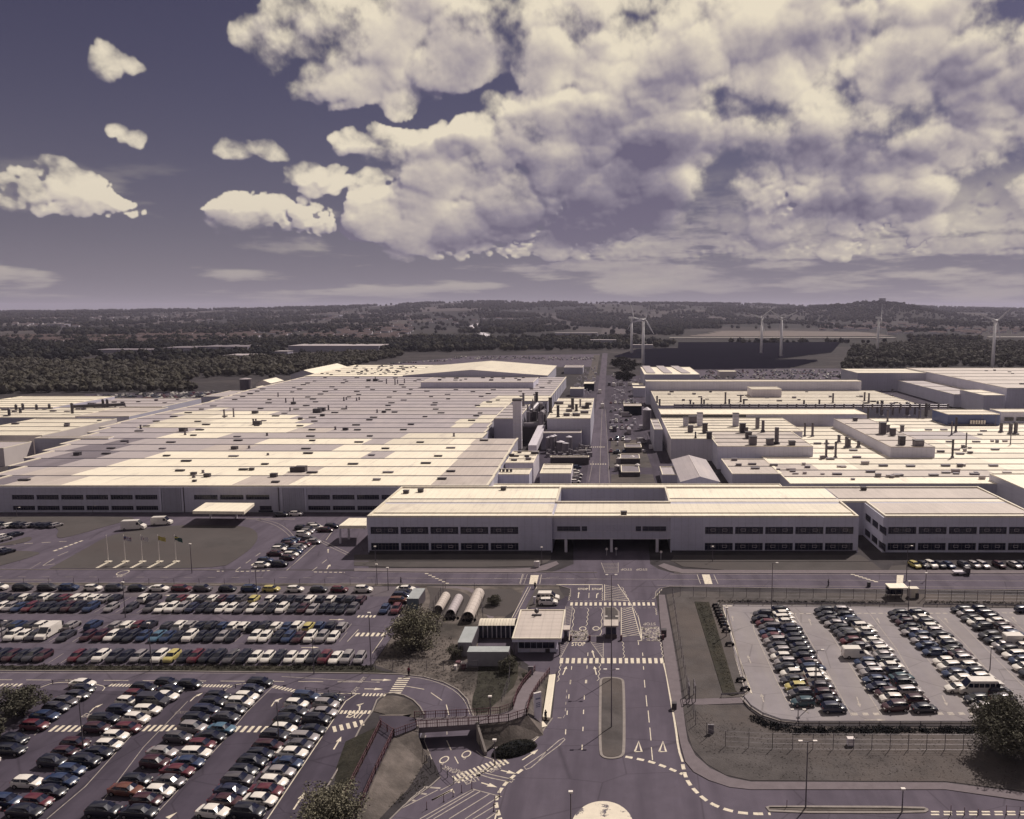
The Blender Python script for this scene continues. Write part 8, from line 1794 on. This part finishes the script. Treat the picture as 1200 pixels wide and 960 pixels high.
# ------------------------------------------------------------------ bollards / marker posts
for i,(x,y,h) in enumerate([(531,934,1.2),(541,929,1.2),(553,925,1.2),(585,934,1.2),(580,943,1.2),(578.5,951,1.2),(500,949,1.2),(520,940,1.2),(1114,955,1.4),(1130,955,1.1),(1146,955,.9),(1179,955,1.4),(1195,955,1.2),(844 + 120,823,1.5),(947,831,1.0),(934,830,1.0),(922,947,1.2)]):
    o = thing('marker_post','thin dark red marker post, %s' % ['left of the bottom hatching, upper middle','second at the top of the bottom hatching','highest at the top of the bottom hatching','right tip of the bottom hatching','right side of the bottom hatching','lowest on the right of the bottom hatching','lowest on the left of the bottom hatching','left edge of the bottom hatching','first right of the road island','second right of the road island','third right of the road island','fourth right of the road island','at the right picture edge','right of the first right block','by the yellow car block end, right','by the yellow car block end, left','on the road island'][i],'bollard',at(x,y)); MB().tube((0,0,0),(0,0,h),.05,.04,8).build('post',M('rail_red'),o); MB().tube((0,0,0),(0,0,.06),.14,.12,8).build('foot',M('rubber'),o)
# ------------------------------------------------------------------ motorcycles
def moto(px,py,label,col,rz):
    o = thing('motorcycle',label,'motorcycle',at(px,py),rz,'motorcycles in the marked bays')
    for x in (-.65,.68):MB().tube((x,-.06,.31),(x,.06,.31),.31,.31,12).build('wheel',M('rubber'),o)
    mb = MB(); mb.prism([(-.5,-.13),(.1,-.18),(.35,-.14),(.35,.14),(.1,.18),(-.5,.13)],.35,.68); mb.build('engine',M('dark_metal'),o); mb = MB(); mb.prism([(-.05,-.16),(.38,-.12),(.42,0),(.38,.12),(-.05,.16)],.68,.92); mb.build('tank',col,o)
    MB().box(-.75,-.05,-.13,.13,.68,.80).build('saddle',M('rubber'),o); mb = MB(); mb.tube((.68,0,.31),(.42,0,1.0),.05,.05,6); mb.build('fork',M('steel'),o); MB().box(.36,.42,-.36,.36,.98,1.02).build('handlebar',M('dark_metal'),o); MB().box(.45,.62,-.12,.12,.75,.98).build('headlight',lampw,o)
mcols = [M('car_black'),M('car_red'),M('car_dark grey'),M('car_blue'),M('car_black')]
mp_ = [(839,711.5),(840.5,715),(842,718.5),(843,722),(844.5,725),(846,728.5),(847.5,732),(849,735.5),(851,741),(855,757),(868,799),(873,810)]
for i,(x,y) in enumerate(mp_):moto(x,y,'%s motorcycle, %s from the far end of the marked bays' % (['black','black','dark grey','black','red','black','dark grey','blue','black','black','dark grey','black'][i],ordn(i)),[mcols[k] for k in (0,0,2,0,1,0,2,3,0,0,2,0)][i],R(-8 + (i * 37 % 17)))
# ------------------------------------------------------------------ nearer trees and shrubs
tree('round_bush','big round olive bush left of the arched cycle shelters','bush',485,757,5.0,7.2,11,M('leaf_near'),.2,150,70,.20,base=.05)
tree('small_bush','small dark round bush on the lawn above the glazed lobby','bush',579,709,1.7,2.6,12,M('leaf_near_dark'),.2,40,60,.12,.1,base=.05)
tree('broad_tree','large spreading tree at the right edge casting a dark shadow','tree',1184,884,5.6,8.2,13,M('leaf_near_dark'),.3,170,110,.19,.22,base=.16)
tree('broad_tree','olive tree among the cars at the left edge','tree',27,841,3.3,5.2,14,M('leaf_near_dark'),.3,80,70,.19,.2,base=.06)
tree('broad_tree','bushy tree at the bottom beside the ramp','tree',391,985,4.2,7.2,15,M('leaf_near'),.3,130,80,.16,.2,base=.06)
tree('broad_tree','edge of a tree at the left picture border below the olive tree','tree',-10,868,1.9,3.6,16,M('leaf_near_dark'),.3,50,60,.18,.2,base=.06)
tree('small_bush','dark scrub bush at the right end of the long grey container','bush',596,787,1.8,2.6,17,M('leaf_near_dark'),.2,36,50,.13,.1,base=.03)
tree('small_bush','dark bush at the left side of the end on container','bush',533,773,1.4,2.8,18,M('leaf_near_dark'),.2,30,50,.13,.1,base=.03)
tree('broad_tree','round dark tree behind the long grey hall at the right','tree',994,449.5,8,13,19,M('leaf_dark'),.3,60,40,.7,.4,base=.05)
tree('small_bush','scrubby bush beside the notice board on the right hand path','bush',617,796,.9,1.2,23,M('leaf_near_dark'),.2,20,40,.10,.08,base=.03)
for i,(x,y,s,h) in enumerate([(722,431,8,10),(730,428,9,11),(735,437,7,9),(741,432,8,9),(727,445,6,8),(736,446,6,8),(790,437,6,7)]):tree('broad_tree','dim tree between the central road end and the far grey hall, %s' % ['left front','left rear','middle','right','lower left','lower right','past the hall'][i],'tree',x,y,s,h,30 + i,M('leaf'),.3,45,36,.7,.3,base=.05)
# clipped oval hedge by the sign board
P = g(603,880); hd = thing('oval_hedge','dense dark oval hedge bed below the sign board','hedge',P,R(28)); V,F = [],[]; r = np.random.RandomState(4)
bm = bmesh.new(); bmesh.ops.create_icosphere(bm,subdivisions=4,radius=1)
for v in bm.verts:n = mnoise.noise(v.co * 5) * .10 + mnoise.noise(v.co * 12) * .06; v.co = Vector((v.co.x * 3.4 * (1 + n),v.co.y * 1.7 * (1 + n),max(v.co.z,-.0) * 1.25 * (1 + 2 * n)))
me = bpy.data.meshes.new('foliage_mass'); bm.to_mesh(me); bm.free(); me.materials.append(M('leaf_dark')); link('foliage_mass',me,hd)
mb = MB()
for _ in range(2600):
    a,b_ = r.uniform(0,6.283),math.acos(r.uniform(0,1)); n = Vector((math.cos(a) * math.sin(b_),math.sin(a) * math.sin(b_),math.cos(b_))); p = Vector((n.x * 3.45,n.y * 1.75,n.z * 1.3)) * r.uniform(.95,1.06); u = Vector(r.normal(size=3)).normalized() * .10; w_ = Vector(r.normal(size=3)).normalized() * .08; mb.poly([p - u,p + w_,p + u,p - w_])
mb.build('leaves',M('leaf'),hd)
# low scrub strips: uncounted bushes
def scrub(label,poly,n,s0,s1,seed,m='leaf_dark',name='scrub'):
    P = [g(x,y) for x,y in poly]; W = [(p.x,p.y) for p in P]; r = random.Random(seed); mb = MB(); xs = [p[0] for p in W]; yy = [p[1] for p in W]; k = 0
    while k < n:
        x,y = r.uniform(min(xs),max(xs)),r.uniform(min(yy),max(yy))
        if not inpoly(x,y,W):continue
        k += 1; s = r.uniform(s0,s1); hh = s * r.uniform(.5,1.0)
        for _ in range(12):a = r.uniform(0,6.28); p = Vector((x + math.cos(a) * s * r.random(),y + math.sin(a) * s * r.random(),hh * r.random())); u = Vector((r.gauss(0,1),r.gauss(0,1),r.gauss(0,.8))).normalized() * s * .28; w_ = Vector((r.gauss(0,1),r.gauss(0,1),r.gauss(0,1))).normalized() * s * .2; mb.poly([p - u,p + w_,p + u,p - w_])
    setp(mb.build(name,M(m)),label,'scrub',kind='stuff')
scrub('dark scrub hedge between right car park and fence',[(880,838),(900,847),(930,853),(1150,853.5),(1300,854),(1300,863),(1100,860),(930,861),(905,856),(880,845)],1300,.25,.62,1)
scrub('dark hedge strip along the top of the right car park',[(842,704),(1040,706),(1040,709),(842,707)],420,.2,.5,2); scrub('dark hedge strip right of the turnstile shelter',[(1084,705),(1300,708),(1300,712),(1084,709)],420,.2,.5,3)
scrub('rough dark tussocks on the bank left of the right car park',[(815,706),(830,706),(860,808),(852,812)],1100,.12,.34,4,'rough_grass'); scrub('weeds along the near verge of the left car park',[(-100,780),(436,780),(440,786),(-120,785)],900,.25,.5,5,'rough_grass')
scrub('weeds and tussocks on the dry ground below the round bush',[(440,778),(470,745),(530,745),(540,785),(590,785),(600,830),(556,838),(530,803),(470,788)],1300,.10,.28,6,'grass'); scrub('grass tufts on the lawn right of the entrance road',[(806,832),(880,850),(1100,865),(1190,870),(1190,920),(880,912),(815,875)],2200,.08,.2,7,'grass','grass_tufts')
scrub('grass tufts on the slope beside the ramp',[(455,870),(485,890),(505,915),(470,940),(420,965),(425,940)],700,.10,.25,8,'rough_grass','grass_tufts'); scrub('grass tufts on the median island',[(706,800),(728,800),(729,880),(705,878)],300,.08,.2,9,'rough_grass','grass_tufts')
# tanks and clutter right of the central road
yd = px_hall('dark rectangular tank compound right of the central road, near the office',728,750,553,545,2.0,roof='roof_slate',wall='dark_metal',bay=30,name='tank_compound',cat='compound')
for i,(x,y) in enumerate([(723,552),(747,551),(741,541),(725,543)]):o = thing('round_tank',['pale domed tank left of the dark compound','pale domed tank on the right of the dark compound','white domed tank behind the dark compound','dark domed tank beside the compound'][i],'tank',at(x,y)); MB().tube((0,0,0),(0,0,2.2),1.1,1.1,16).build('shell',M('duct_metal'),o); MB().tube((0,0,2.2),(0,0,2.8),1.1,.3,16).build('dome',M('clad_white'),o)
px_hall('second dark compound behind the first, right of the central road',727,750,537,532,2.4,roof='roof_slate',wall='dark_metal',bay=30,name='tank_compound',cat='compound'); px_hall('dark low sheds row along the yard beside the high hall',732,752,524,520,2.6,roof='roof_slate',wall='dark_metal',bay=30,name='shed',cat='shed')
sheet('yard_lawn',[(716,566),(768,566),(765,556),(716,556)],.03,M('grass')); sheet('yard_lawn',[(714,548),(764,548),(752,515),(716,517)],.03,M('grass')); sheet('verge_left',[(688,445),(698,445),(703,416),(696,416)],.03,M('grass'))
def clutter(label,poly,n,seed):
    P = [g(x,y) for x,y in poly]; W = [(p.x,p.y) for p in P]; r = random.Random(seed); mb = MB(); k = 0
    while k < n:
        x,y = r.uniform(min(p[0] for p in W),max(p[0] for p in W)),r.uniform(min(p[1] for p in W),max(p[1] for p in W))
        if not inpoly(x,y,W):continue
        k += 1; a,b_,h = r.uniform(.6,2.6),r.uniform(.6,2.2),r.uniform(.4,2.4)
        if r.random() < .3:mb.tube((x,y,0),(x,y,h + 1),a * .35,a * .35,8)
        else:mb.box(x,x + a,y,y + b_,0,h)
    setp(mb.build('yard_clutter',M(r.choice(['clad_light','duct_metal']))),label,'yard clutter',kind='stuff')
clutter('pale crates, drums and skips cluttering the yard right of the central road',[(716,530),(762,530),(750,445),(716,440)],90,1); clutter('pipework and drums cluttering the yard below the paint plant',[(638,542),(690,542),(690,524),(638,526)],80,2); clutter('crates and skips along the left kerb of the far central road',[(670,462),(694,462),(698,432),(680,432)],50,3); clutter('trailers and crates on the service yard at the right',[(1012,466),(1050,468),(1060,448),(1010,446)],50,4)
# ------------------------------------------------------------------ air
xs0,xs1,ys0,ys1 = -16500,12500,-880,15900
zt_ = float(max(CAM_H + 6,Zg.max() + 45)); zb_ = float(min(-1.5,Zg.min() - 2))
hb = MB().box(xs0 * 2.35,xs1 * 3.0,ys0 - 60,ys1 + 200,zb_,zt_)
hm = bpy.data.materials.new('air'); hm.use_nodes = True; t = hm.node_tree
for n in list(t.nodes):t.nodes.remove(n)
ov = t.nodes.new('ShaderNodeOutputMaterial'); pv_ = t.nodes.new('ShaderNodeVolumePrincipled'); pv_.inputs['Color'].default_value = (.80,.76,1.0,1); pv_.inputs['Density'].default_value = 4.5e-5; pv_.inputs['Anisotropy'].default_value = .2
t.links.new(pv_.outputs[0],ov.inputs['Volume']); setp(hb.build('haze',hm),kind='stuff')
